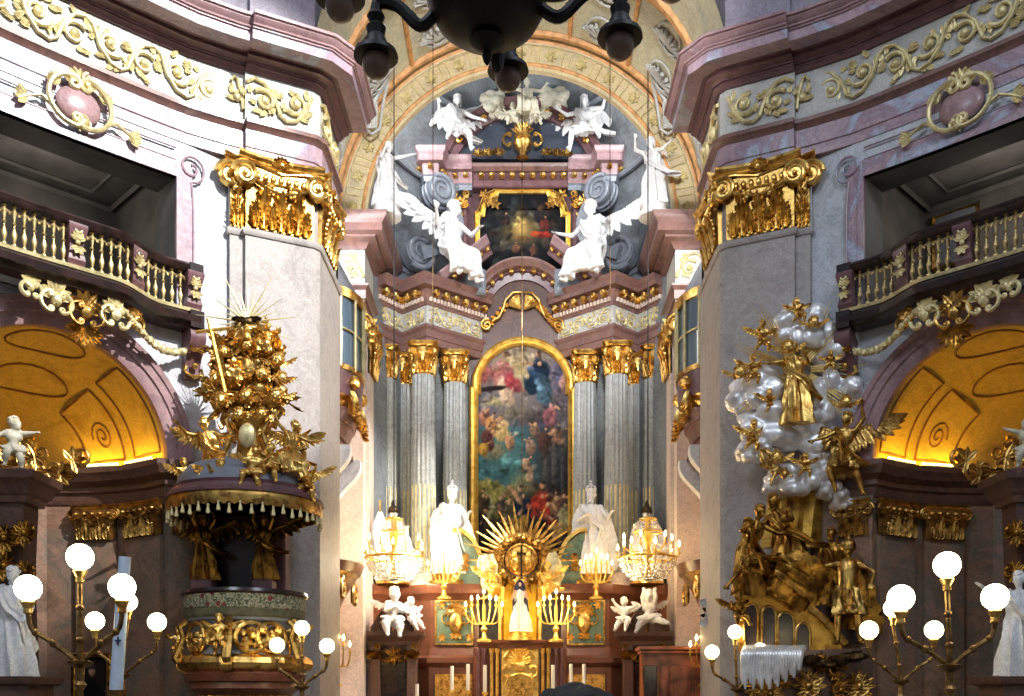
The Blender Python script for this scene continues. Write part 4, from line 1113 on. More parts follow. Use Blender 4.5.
def altar_side(nm):
    C = [(-2.92, 30.22), (-2.02, 30.98), (-3.66, 31.2), (-4.12, 30.55)]
    words_ = ('outer free-standing', 'inner', 'recessed', 'outermost half-hidden')
    for (x, y), w_ in zip(C, words_):
        ex = {'outer free-standing': 'fluted grey altar column standing forward on the %s, gilt lower reeding', 'inner': 'fluted grey altar column next to the %s edge of the altarpiece',
              'recessed': 'fluted grey altar column in the shaded recess on the %s', 'outermost half-hidden': 'outermost fluted altar column beside the %s choir pier'}[w_] % nm
        column(ex, x, y, 3.4, 10.72, .36, 'fluted altar columns')
    # entablature
    pth = AE
    b = MB(); b.sweep([(-.7, Zh(10.7)), (.0, Zh(10.7)), (.0, Zh(10.9)), (.03, Zh(10.92)), (.03, Zh(11.12)), (.09, Zh(11.2)), (.09, Zh(11.27)), (-.7, Zh(11.27))], pth)
    ar = thing('altar_entablature', 'marble entablature over the %s altar columns with gilt modillions' % nm, 'entablature', (-2.8, 30, Zh(10.7)))
    b.build('architrave', M['rose'], ar)
    b = MB(); b.sweep([(-.7, Zh(11.25)), (0, Zh(11.25)), (0, Zh(11.87)), (-.7, Zh(11.87))], pth); b.build('frieze', M['frieze'], ar)
    b = MB(); b.sweep([(-.7, Zh(11.85)), (.04, Zh(11.85)), (.06, Zh(11.92)), (.1, Zh(12.06)), (.1, Zh(12.1)), (.12, Zh(12.3)), (.36, Zh(12.32)), (.36, Zh(12.45)), (.42, Zh(12.52)), (.46, Zh(12.62)), (-.7, Zh(12.66))], pth); b.build('cornice', M['rose'], ar)
    for i in range(3):
        p, q = V((*pth[i], 0)), V((*pth[i + 1], 0)); u = (q - p); L = u.length; u.normalize(); n = V((u.y, -u.x, 0))
        mp = lambda x, h, w=0, p=p, u=u, n=n: V((p.x + u.x * x + n.x * w, p.y + u.y * x + n.y * w, Zh(h)))
        k = max(2, int(L / .33)); Mx = lambda c: Matrix.Translation(c) @ Matrix(((u.x, n.x, 0), (u.y, n.y, 0), (0, 0, 1))).to_4x4()
        for j in range(k):
            m = MB(); m.box((0, 0, 0), (.16, .24, .14), Mx(mp((j + .5) * L / k, 12.2, .22)), 0, .03)
            m.ball(mp((j + .5) * L / k, 12.14, .33), .06, 8, 6); leaf(m, mp((j + .5) * L / k, 12.12, .12), n, (0, 0, -1), .24, .15, .3, 2, .3, 5); m.build('modillion', M['gold'], ar)
        m = MB(); kk = int(L / .13)
        for j in range(kk): m.box((0, 0, 0), (.075, .08, .12), Mx(mp((j + .5) * L / kk, 12.0, .12)))
        m.build('dentil_band', M['palepink'], ar)
        m = MB(); rinceau(m, mp, .12, L - .12, 11.3, 11.82, max(1, int(L / .55)), .028, i + 3, .02); m.build('scroll_ornament', M['palegold'], ar)
    # back wall between and behind the columns
    b = MB(); b.sweep([(-.2, 0), (0, 0), (0, Zh(10.8)), (-.2, Zh(10.8))], [(-4.5, 31.0), (-3.9, 31.7), (-3.3, 31.75), (-2.6, 31.3), (-1.6, 31.75), (0, 31.75)])
    struct(b.build('wall_altar_back_' + nm, M['column']))
    # pedestal zone
    pd = thing('altar_pedestal', 'red-brown marble altar plinth with gilt trophy panel, %s of the tabernacle' % nm, 'pedestal', (-2.4, 30, 0))
    PP = [(-4.4, 29.2), (-3.7, 30.05), (-2.85, 29.35), (-2.6, 29.15), (-1.2, 29.15), (-1.2, 31.2)]
    def sw(prof, nm2, mat): q = MB(); q.sweep(prof, PP); return q.build(nm2, mat, pd)
    sw([(-.6, 0), (.12, 0), (.12, Zh(.95)), (.2, Zh(1.0)), (.26, Zh(1.08)), (.26, Zh(1.22)), (.1, Zh(1.3)), (.06, Zh(1.5)), (-.6, Zh(1.5))], 'base_moulding', M['altarwood'])
    sw([(-.6, Zh(1.48)), (.0, Zh(1.48)), (.0, Zh(2.95)), (-.6, Zh(2.95))], 'die', M['altarwood'])
    sw([(-.6, Zh(2.93)), (.04, Zh(2.93)), (.08, Zh(3.0)), (.2, Zh(3.1)), (.24, Zh(3.24)), (.24, Zh(3.36)), (-.6, Zh(3.4))], 'cap_moulding', M['altarwood'])
    b = MB(); b.box((-1.92, 29.12, Zh(2.25)), (1.02, .06, 1.26), None, 0, .02); b.build('green_panel', M['green'], pd)
    b = MB()
    for z in (1.62, 2.88): b.box((-1.92, 29.1, Zh(z)), (1.1, .08, .06), None, 0, .02)
    for x in (-2.45, -1.39): b.box((x, 29.1, Zh(2.25)), (.06, .08, 1.3), None, 0, .02)
    b.build('gilt_border', M['gold'], pd)
    b = MB(); mp = lambda u, v, w=0: V((-1.86 + u, 29.08 - w, Zh(2.3 + v)))
    b.ball(mp(0, -.05, .05), (.2, .09, .34), 12, 8); tube2(b, mp, [(.26 * cos(q), .3 + .12 * sin(q)) for q in [k * pi / 8 for k in range(17)]], .05, None, .06)
    fan(b, mp, 0, .28, .32, .2, pi - .2, 7, .11); fan(b, mp, 0, -.35, .22, pi + .4, 2 * pi - .4, 5, .08)
    for s in (-1, 1): tube2(b, mp, c_scroll(s * .24, .05, .16, pi / 2, -pi / 2 if s > 0 else 1.5 * pi), .03, None, .05)
    for k in range(3): b.ball(mp(-.12 + .12 * k, -.5, .05), .05, 8, 6)
    for s in (-1, 1):
        for v in (-.48, .46): fan(b, mp, s * .4, v, .15, 0, 2 * pi * .83, 6, .06)
    b.build('gilt_trophy', M['gold'], pd)
    b = MB(); b.box((-1.92, 28.98, Zh(.35)), (1.1, .06, .8), None, 0, .02); b.build('gold_antependium', M['goldpanel'], pd)
    # gilded statue socle
    s = MB(); s.lathe([(.62, Zh(3.4)), (.62, Zh(3.5)), (.54, Zh(3.56)), (.5, Zh(3.66)), (.56, Zh(3.72))], (-2.08, 29.75, 0), 24); s.build('gilded_socle', M['gold'], pd)
    # side doorway with curved gable
    d = thing('side_doorway', 'brown marble doorway with broken curved gable at the %s of the altar' % nm, 'doorway', (-3.55, 28.3, 0))
    b = MB()
    for x in (-4.1, -3.06): b.box((x, 28.4, Zh(.0)), (.3, .4, 3.2), None, 0, .03)
    b.box((-3.6, 28.55, Zh(.2)), (1.3, .1, 3.4)); b.build('frame', M['brown'], d)
    b = MB(); b.sweep([(-.4, Zh(1.55)), (.02, Zh(1.55)), (.04, Zh(1.66)), (.1, Zh(1.72)), (.2, Zh(1.8)), (.22, Zh(1.92)), (-.4, Zh(1.95))], [(-4.3, 28.2), (-2.9, 28.2), (-2.9, 28.7)]); b.build('cornice', M['brown'], d)
    for s, x0 in ((1, -4.2), (-1, -2.98)):
        b = MB(); ns = 14
        rr = []
        for k in range(ns + 1):
            t = k / ns; x = x0 + s * .55 * t; z = 1.95 + .62 * sin(t * pi * .5) ** 1.2 - (.1 * (t > .9))
            rr.append([V((x, 28.1, Zh(z))), V((x, 28.05, Zh(z + .1))), V((x, 28.6, Zh(z + .1))), V((x, 28.6, Zh(1.93))), V((x, 28.15, Zh(1.93)))])
        b.rings(rr); b.build('gable_scroll', M['brown'], d)
    b = MB(); b.box((-3.6, 28.46, Zh(.1)), (.7, .08, 2.2)); b.build('door_leaf', M['ebony'], d)
    for x in (-4.1, -3.06):
        b = MB()
        for k in range(7): leaf(b, (x - .12 + .04 * k, 28.16, Zh(1.15)), (0.1 * (k - 3), 0, 1), (0, -1, 0), .34, .12, .6, 3, .3, 7)
        tube2(b, (lambda u, v, w=0: V((x + u, 28.12 - w, Zh(1.5 + v)))), spiral2(.1, 0, .02, .09, 0, 1.6, 18), .02, .03); b.build('gilt_capital', M['darkgold'], d)
    b = MB(); mp = lambda u, v, w=0: V((-3.58 + u, 28.3 - w, Zh(1.25 + v))); 
    fan(b, mp, 0, .0, .3, 0, pi * 1.8, 8, .12); tube2(b, mp, c_scroll(-.2, 0, .16, pi / 2, 1.5 * pi), .03); tube2(b, mp, c_scroll(.2, 0, .16, pi / 2, -pi / 2), .03); b.build('gilt_keystone', M['darkgold'], d)
    # upper storey wing: volute bracket, pilaster, projecting entablature block
    u = thing('attic_wing', 'blue-grey scroll bracket and cornice block at the %s of the upper painting' % nm, 'altar wing', (-2.5, 31, Zh(12.6)))
    K = V((.82, .57, 0)).normalized()
    O = P(442, 190, 30.9)
    mp = lambda a, v, w=0: V((O.x + K.x * a, O.y + K.y * a, O.z + v)) + V((K.y, -K.x, 0)) * w
    b = MB(); sp = spiral2(0, 0, .07, .46, pi * .2, 2.25, 48)
    for i in range(len(sp) - 1):
        pass
    b.tube([mp(x, y, .02) for x, y in sp], [lerp(.03, .085, k / 48) for k in range(49)], 8)
    b.tube([mp(0, 0, -.35), mp(0, 0, .0)], .44, 24)
    for w in (-.36, -.18): b.tube([mp(.47 * cos(k * pi / 12), .47 * sin(k * pi / 12), w) for k in range(25)], .05, 6)
    b.build('upper_volute', M['bluegrey'], u)
    pts = [(.34, -.3), (.52, -.7), (.55, -1.1), (.4, -1.5), (.1, -1.8), (-.35, -1.98), (-.7, -2.1)]
    cp = catmull([(x, y, 0) for x, y in pts], 6); b = MB(); rr = []
    for i, c in enumerate(cp):
        t = (cp[min(i + 1, len(cp) - 1)] - cp[max(i - 1, 0)]).normalized(); n = V((-t.y, t.x, 0)); hw = .17 + .06 * sin(i * .2)
        rr.append([mp(c.x + n.x * hw, c.y + n.y * hw, w) for w in (-.34, .03)] + [mp(c.x - n.x * hw, c.y - n.y * hw, w) for w in (.03, -.34)])
    b.rings(rr); b.build('bracket_body', M['bluegrey'], u)
    O2 = P(420, 252, 30.7); mp2 = lambda a, v, w=0: V((O2.x + K.x * a, O2.y + K.y * a, O2.z + v)) + V((K.y, -K.x, 0)) * w
    b = MB(); b.tube([mp2(x, y, .05) for x, y in spiral2(0, 0, .07, .5, -pi * .3, -2.2, 48)], [lerp(.03, .1, k / 48) for k in range(49)], 8)
    b.tube([mp2(0, 0, -.4), mp2(0, 0, .02)], .46, 24); b.build('lower_volute', M['bluegrey'], u)
    b = MB(); wp = [(-3.05, 31.6), (-3.05, 31.0), (-2.95, 30.75), (-2.55, 30.75), (-2.5, 31.2), (-1.9, 31.35), (-1.9, 31.28), (-1.5, 31.28)]
    b.sweep([(-.5, Zh(15.95)), (.0, Zh(15.95)), (.02, Zh(16.1)), (.06, Zh(16.14)), (-.5, Zh(16.14))], wp); b.build('architrave', M['bluegrey'], u)
    b = MB(); b.sweep([(-.5, Zh(16.12)), (.04, Zh(16.12)), (.06, Zh(16.48)), (.22, Zh(16.5)), (.22, Zh(16.68)), (.3, Zh(16.78)), (.32, Zh(16.9)), (-.5, Zh(16.95))], wp); b.build('cornice', M['rosepale'], u)
    for i in range(1, len(wp) - 1):
        p, q = V((*wp[i], 0)), V((*wp[i + 1], 0)); L = (q - p).length
        if L < .2: continue
        t = (q - p) / L; n = V((t.y, -t.x, 0))
        for j in range(max(1, int(L / .28))):
            c = p + t * L * (j + .5) / max(1, int(L / .28)) + n * .12; m = MB(); m.box((c.x, c.y, Zh(16.36)), (.15, .15, .15), None, 0, .03); m.ball((c.x, c.y - .08, Zh(16.36)), .06, 8, 6); m.build('gilt_block', M['gold'], u)
    # pilaster beside upper painting
    b = MB(); b.box((-1.88, 31.5, Zh(14.2)), (.42, .2, 2.9), None, 0, .02)
    for x in (-2.02, -1.74): b.box((x, 31.39, Zh(14.2)), (.06, .06, 2.7))
    b.build('pilaster', M['plum'], u)
    b = MB(); mp = lambda uu, v, w=0: V((-1.88 + uu, 31.36 - w, Zh(15.55 + v)))
    fan(b, mp, 0, -.1, .34, .15, pi - .15, 7, .14); 
    for s in (-1, 1): tube2(b, mp, spiral2(s * .2, .28, .02, .12, pi / 2, s * 1.6, 20), .03, .04, .08)
    b.ball(mp(0, -.05, .1), .12, 10, 8); tube2(b, mp, [(-.1, -.3), (0, -.55), (.1, -.3)], .05, None, .04); b.build('gilt_capital', M['gold'], u)
    # sloping broken gable under the seated figure
    g = thing('broken_gable', 'tilted piece of plum and pink marble gable under the %s seated figure' % nm, 'gable', P(470, 265, 30.3))
    gp = [P(441, 284, 30.2), P(487, 247, 30.7)]; ax = (gp[1] - gp[0]); L = ax.length; ax.normalize(); 
    upv = V((0, 0, 1)) - ax * ax.z; upv.normalize(); dn = ax.cross(upv)
    if dn.y > 0: dn = -dn
    def gm(a, v, w): return gp[0] + ax * a + upv * v + dn * w
    for nm2, mat, prof in (('crown_moulding', M['rosepale'], [(-.1, .0), (.3, .02), (.36, .12), (.42, .2), (.42, .26), (-.1, .3)]), ('bed_moulding', M['plum'], [(-.1, -.26), (.06, -.26), (.1, -.12), (.28, -.02), (.3, .02), (-.1, .02)])):
        b = MB(); b.rings([[gm(a, v, w) for w, v in prof] for a in (0, L)]); b.build(nm2, mat, g)
    for j in range(7):
        b = MB(); c = gm(L * (j + .5) / 7, -.08, .2); b.ball(c, .085, 8, 6); b.build('gilt_block', M['gold'], g)
    b = MB(); b.box(P(468, 284, 30.9), (1.1, .4, .8), None, 0, .04); b.build('gable_base', M['bluegrey'], g)
M['goldpanel'] = gilt('embossed_gold_panel', (240, 186, 92), (150, 92, 34), .35, 9, .9, .6)
# ---- centre of the high altar ------------------------------------------------------------------------
class Paint:
    """brush-work on a flat canvas: colours per grid point in picture space (0..1, 0..1 up)"""
    def __init__(s, nx, ny, base): s.nx, s.ny = nx, ny; s.c = [[base(i / nx, j / ny) for i in range(nx + 1)] for j in range(ny + 1)]; s.asp = ny / nx
    def blob(s, cx, cy, rx, ry, col, ang=0.0, soft=.35, a=1.0, sw=0.0):
        ca, sa = cos(ang), sin(ang); A = s.asp; m = max(rx, ry * A) * 1.4
        for j in range(max(0, int((cy - m / A) * s.ny)), min(s.ny, int((cy + m / A) * s.ny) + 1) + 1):
            if j > s.ny: break
            for i in range(max(0, int((cx - m) * s.nx)), min(s.nx, int((cx + m) * s.nx) + 1) + 1):
                if i > s.nx: break
                x, y = i / s.nx - cx, (j / s.ny - cy) * A
                u, v = (x * ca + y * sa) / rx, (-x * sa + y * ca) / (ry * A)
                q = sqrt(u * u + v * v) + .25 * mnoise.noise(V((i * .16, j * .16, sw)))
                if q < 1:
                    k = a * min(1, (1 - q) / soft); sh = 1 + .28 * (v * .6 - u * .6) + .22 * mnoise.noise(V((i * .35, j * .35, 5 + sw)))
                    s.c[j][i] = tuple(lerp(s.c[j][i][t], max(0, min(255, col[t] * sh)), k) for t in range(3))
    def strokes(s, n, r0, r1, amp=.4):
        for k in range(n):
            x, y = R.random(), R.random(); c = s.c[int(y * s.ny)][int(x * s.nx)]; f = 1 + R.uniform(-amp, amp)
            s.blob(x + R.uniform(-.02, .02), y + R.uniform(-.01, .01), R.uniform(r0, r1), R.uniform(r0, r1) * .45 / s.asp * 1.2, tuple(min(255, q * f) for q in c), R.uniform(-1.4, 1.4), .6, .75, k)
    def fig(s, x, y, h, robe, *a, **k):
        s.fig0(x, y, h * s.fs, robe, *a, **k)
    fs = 1.0
    def fig0(s, x, y, h, robe, skin=(206, 160, 120), lean=0.0, arm=None, hair=(60, 42, 30), robe2=None):
        s.blob(x + lean * h * .1, y, h * .30, h * .34 / s.asp * 1.25, robe, lean * .4, .3)
        if robe2: s.blob(x + h * .08, y - h * .16, h * .22, h * .2, robe2, .4, .3)
        s.blob(x + lean * h * .3, y + h * .42 / s.asp * 1.1, h * .075, h * .085 / s.asp, skin, 0, .4); s.blob(x + lean * h * .3 + .02 * h, y + h * .47 / s.asp * 1.1, h * .07, h * .045 / s.asp, hair, 0, .5, .8)
        if arm:
            for t in range(6): s.blob(x + arm[0] * h * t / 6 + lean * h * .2, y + (h * .2 + arm[1] * h * t / 6) / s.asp, h * .06, h * .05 / s.asp, skin if t > 2 else robe, 0, .3)
def canvas(name, pa, mapf, inside, mat, parent, thick=.04):
    """build the painted sheet as a thick board; inside(u, v) cuts the outline"""
    mb = MB(); idx = {}; cols = []
    for j in range(pa.ny + 1):
        for i in range(pa.nx + 1):
            u, v = i / pa.nx, j / pa.ny
            lo, hi = inside(v)
            x = lerp(lo, hi, u); idx[i, j] = len(mb.v); mb.v.append(mapf(x, v))
            c_ = pa.c[j][min(pa.nx, max(0, int(round(x * pa.nx))))]; g_ = sum(c_) / 3; cols.append(tuple(225 * max(0, lerp(g_, q_, .74) / 255) ** 1.45 for q_ in c_))
    for j in range(pa.ny):
        for i in range(pa.nx): mb.f.append((idx[i, j], idx[i + 1, j], idx[i + 1, j + 1], idx[i, j + 1])); mb.mi.append(0)
    me = mb.mesh(name, root_loc(parent)); at = me.color_attributes.new('paint', 'FLOAT_COLOR', 'POINT')
    for k, c in enumerate(cols): at.data[k].color = lin(c)
    o = link_mesh(name, me, mat, parent); m = o.modifiers.new('board', 'SOLIDIFY'); m.thickness = thick; m.offset = -1
    return o
M['paint'] = vcol('oil_paint', .75)

def altarpiece():
    t = thing('altarpiece', 'tall arched altar painting of saints and clouds in a gold frame', 'painting', (0.06, 31.4, Zh(4.3)))
    D = 31.3; cx = .1
    H0, HS, RA = 4.2, 9.72, 1.55; W = 1.6; top = HS + 1.5
    def base(u, v):
        if v > .62: 
            a = (222, 196, 138); b = (120, 116, 140); k = min(1, sqrt(((u - .45) / .5) ** 2 + ((v - .88) / .2) ** 2)); return tuple(lerp(a[i], b[i], k) for i in range(3))
        if v > .36: 
            k = min(1, max(0, (u - .45) * 3)); return tuple(lerp((88, 140, 146)[i], (74, 76, 90)[i], k) for i in range(3))
        k = min(1, max(0, (u - .3) * 2.4)); q = tuple(lerp((182, 174, 96)[i], (62, 56, 52)[i], k) for i in range(3)); d = min(1, max(0, (.26 - v) * 5)); return tuple(lerp(q[i], (44, 36, 30)[i], d) for i in range(3))
    p = Paint(110, 220, base); p.fs = 1.55
    for (x, y, rx, ry, c) in ((.12, .88, .14, .06, (150, 138, 134)), (.88, .85, .16, .1, (120, 116, 160)), (.8, .72, .22, .08, (120, 104, 104)), (.45, .68, .36, .06, (150, 140, 110)), (.62, .66, .3, .05, (104, 92, 92)),
                              (.2, .73, .18, .03, (206, 190, 130)), (.22, .51, .18, .06, (170, 156, 112)), (.9, .55, .1, .2, (96, 92, 84)), (.86, .42, .12, .2, (66, 70, 84)), (.74, .36, .1, .16, (84, 78, 78)), (.5, .36, .16, .08, (160, 156, 116)), (.42, .45, .2, .06, (96, 150, 150))):
        p.blob(x, y, rx, ry, c, 0, .8, .9, x)
    # arch and ruins of the landscape
    for x in (.06, .24): p.blob(x, .27, .05, .1, (170, 162, 84), 0, .3)
    p.blob(.15, .36, .14, .035, (176, 170, 92)); p.blob(.15, .26, .06, .075, (214, 210, 150), 0, .2); p.blob(.34, .3, .1, .06, (150, 142, 86))
    for x, w in ((.72, .03), (.8, .03), (.88, .02)): p.blob(x, .44, w, .16, (110, 106, 104), 0, .4)
    p.fig(.3, .845, .26, (190, 120, 116), lean=.2, arm=(-.4, -.1), robe2=(222, 190, 160)); p.blob(.1, .85, .13, .05, (196, 116, 110), .3); p.blob(.4, .815, .12, .035, (190, 74, 84), -.7)
    p.fig(.66, .845, .27, (34, 62, 96), lean=-.1, arm=(-.35, .1), robe2=(96, 130, 150)); p.blob(.57, .8, .07, .05, (28, 66, 92), .5)
    p.blob(.2, .79, .17, .014, (58, 40, 40), .1); p.blob(.9, .81, .06, .05, (190, 148, 138))
    for x, y, h, c, l in ((.12, .66, .14, (176, 120, 96), .2), (.18, .62, .15, (206, 150, 90), .5), (.3, .6, .17, (216, 186, 120), -.2), (.14, .555, .17, (120, 64, 60), .3), (.36, .55, .12, (200, 150, 110), .4), (.1, .52, .12, (206, 160, 60), .5), (.62, .6, .12, (150, 120, 96), -.3), (.7, .55, .17, (110, 74, 60), .3), (.8, .58, .14, (160, 120, 90), .8), (.58, .525, .13, (170, 140, 116), -.3), (.76, .66, .16, (150, 96, 100), .2), (.52, .45, .12, (200, 164, 132), .3), (.56, .4, .1, (206, 176, 140), .2)):
        p.fig(x, y, h, c, lean=l, arm=(l, .2))
    for x, y, h, c, l in ((.05, .22, .22, (36, 38, 44), .1), (.11, .27, .18, (96, 84, 60), 0), (.1, .16, .24, (44, 40, 34), .3), (.3, .25, .18, (74, 76, 64), .2), (.36, .24, .16, (130, 124, 84), .2), (.5, .25, .26, (30, 58, 92), -.2), (.56, .16, .3, (26, 48, 78), 0), (.69, .25, .3, (206, 70, 44), 0), (.74, .2, .22, (176, 54, 44), .1), (.66, .17, .2, (50, 44, 44), 0), (.83, .26, .18, (150, 120, 92), 0), (.9, .27, .18, (120, 84, 70), 0), (.95, .24, .2, (70, 70, 64), 0), (.91, .2, .2, (160, 158, 120), .1), (.22, .15, .26, (70, 72, 44), .4), (.42, .16, .2, (160, 140, 70), .5), (.08, .08, .3, (30, 40, 40), .2), (.2, .1, .22, (40, 44, 34), 0), (.84, .12, .26, (196, 166, 88), -.5), (.75, .08, .26, (40, 34, 32), .1), (.93, .1, .18, (60, 44, 36), 0)):
        p.fig(x, y, h, c, lean=l, arm=((-.35, .35) if x == .5 else (.2, .1)))
    p.blob(.5, .2, .05, .035, (212, 170, 60)); p.blob(.4, .06, .5, .05, (50, 36, 26), 0, .8, .7)
    p.strokes(420, .025, .07)
    for x, y in ((.69, .31), (.74, .27), (.5, .31), (.83, .3), (.9, .31), (.28, .3), (.36, .28), (.11, .31), (.3, .9), (.66, .9), (.13, .69), (.2, .66), (.3, .63), (.62, .63), (.8, .6)): p.blob(x, y, .022, .012, (214, 172, 132), 0, .4)
    p.blob(.45, .3, .03, .05, (206, 160, 120), .6, .4)
    fx = lambda v: H0 + v * (top - H0)
    def inside(v):
        h = fx(v)
        if h < HS: return 0, 1
        w = sqrt(max(0.0004, RA * .965 * RA * .965 - (h - HS) ** 2)) / (2 * W); return .5 - min(.5, w), .5 + min(.5, w)
    canvas('canvas', p, lambda x, v: V((cx + (x - .5) * 2 * W, D, fx(v))) + V((0, 0, EYE)), inside, M['paint'], t)
    prof = [(-.09, -.02), (-.09, .08), (-.02, .14), (.06, .1), (.15, .18), (.2, .1), (.2, -.05)]
    def frame(pts, nm, mat):
        b = MB(); rr = []
        n = len(pts)
        for i, q in enumerate(pts):
            q = V((q[0], q[1], 0)); ds = []
            if i: ds.append((q - V((*pts[i - 1], 0))).normalized())
            if i < n - 1: ds.append((V((*pts[i + 1], 0)) - q).normalized())
            ns = [V((-d.y, d.x, 0)) for d in ds]; m = ns[0] if len(ns) == 1 else (ns[0] + ns[1]) / max(.3, 1 + ns[0].dot(ns[1]))
            rr.append([V((cx + q.x + m.x * o, D - w, Zh(q.y + m.y * o))) for o, w in prof])
        b.rings(rr); return b.build(nm, mat, t)
    A = [(RA * cos(a), HS + RA * sin(a)) for a in [lerp(.22, pi - .22, k / 30) for k in range(31)]]
    frame([(W, H0), (W, HS + .02), (A[0][0] + .0, HS + .02)] + A + [(-A[0][0], HS + .02), (-W, HS + .02), (-W, H0)], 'gilded_frame', M['gold2'])
M['gold2'] = gilt('bright_frame_gilding', (252, 216, 120), (216, 164, 74), .38, 5, .85)

def upper_painting():
    t = thing('upper_painting', 'dark upper painting with a glowing golden centre in a shaped gilt frame', 'painting', (.06, 31.55, Zh(13.3)))
    D, cx = 31.55, .09; H0, H1, W = 13.36, 15.98, 1.42
    def base(u, v):
        k = min(1, sqrt(((u - .48) / .34) ** 2 + ((v - .48) / .36) ** 2)) ; q = (250, 206, 112); d = (26, 30, 38)
        k = k ** .8; return tuple(lerp(q[i], d[i], k) for i in range(3))
    p = Paint(90, 80, base)
    for k in range(46):
        a = k * 2.399; r = .24 + .016 * (k % 14); x, y = .48 + r * 1.1 * cos(a), .48 + r * sin(a)
        c = R.choice([(96, 74, 60), (74, 66, 66), (58, 62, 74), (120, 84, 60), (52, 46, 48), (84, 92, 92)]); p.blob(x, y, .08, .07, c, a, .7, .85, k)
    for x, y, h, c, l in ((.3, .62, .2, (84, 56, 56), .3), (.24, .72, .2, (70, 66, 62), -.2), (.66, .68, .2, (60, 52, 58), .3), (.74, .58, .2, (150, 66, 52), .2), (.3, .3, .22, (110, 100, 84), 0), (.42, .22, .16, (140, 96, 70), .2), (.62, .2, .16, (130, 84, 64), 0), (.76, .34, .2, (96, 84, 70), .1)): p.fig(x, y, h, c, lean=l)
    p.blob(.72, .44, .13, .05, (206, 62, 40), .2); p.blob(.64, .43, .06, .05, (216, 96, 40), 0); p.blob(.5, .36, .12, .04, (150, 108, 60), 0); p.blob(.48, .56, .1, .12, (240, 200, 110), 0, .9, .9)
    p.strokes(160, .03, .08, .5)
    fx = lambda v: H0 + v * (H1 - H0)
    def inside(v):
        if v < .72: return 0, 1
        k = min(1, (v - .72) / .25); w = .5 - .2 * (1 - sqrt(max(0, 1 - k * k))); return .5 - w, .5 + w
    canvas('canvas', p, lambda x, v: V((cx + (x - .5) * 2 * W, D, Zh(fx(v) + (.42 * (1 - v) * sin(pi * x) ** 1.3 if v < .8 else 0)))), inside, M['paint'], t)
    pts = [(W, H0), (W, 15.28), (W - .16, 15.28)] + [(W - .16 - .42 * (1 - cos(a)), 15.28 + .62 * sin(a)) for a in [k * pi / 2 / 8 for k in range(1, 9)]] + [(W - .62, 16.02)]
    full = pts + [(-x, y) for x, y in pts[::-1]]
    prof = [(-.07, -.02), (-.07, .08), (-.02, .12), (.02, .08), (.07, .14), (.1, .08), (.1, -.05)]
    b = MB(); rr = []; n = len(full)
    bot = [(-W + 2 * W * k / 20, H0 + (.42 * max(0, sin(pi * max(0, min(1, (k / 20 - .16) / .68))))) ) for k in range(1, 20)]
    loop = full + bot; n = len(loop)
    for i in range(n):
        q, a, c = V((*loop[i], 0)), V((*loop[i - 1], 0)), V((*loop[(i + 1) % n], 0)); d0, d1 = (q - a).normalized(), (c - q).normalized()
        n0, n1 = V((-d0.y, d0.x, 0)), V((-d1.y, d1.x, 0)); m = -(n0 + n1) / max(.35, 1 + n0.dot(n1))
        rr.append([V((cx + q.x + m.x * o, D - w, Zh(q.y + m.y * o))) for o, w in prof])
    b.rings(rr, False, True, None, 0, True); b.build('gilded_frame', M['gold2'], t)
    for s in (-1, 1):
        b = MB(); mp = lambda u, v, w=0: V((cx + s * (1.32 - u), 31.45 - w, Zh(15.75 + v)))
        for k in range(5): fan(b, mp, .1 + .09 * k, .12 - .12 * k + (.18 if k > 2 else 0), .2, k, k + 3.5, 4, .08)
        tube2(b, mp, [(-.1, -.4), (.1, .1), (.45, .28)], .04, None, .05); b.build('gilded_spandrel_leaf', M['oldgold'], t)

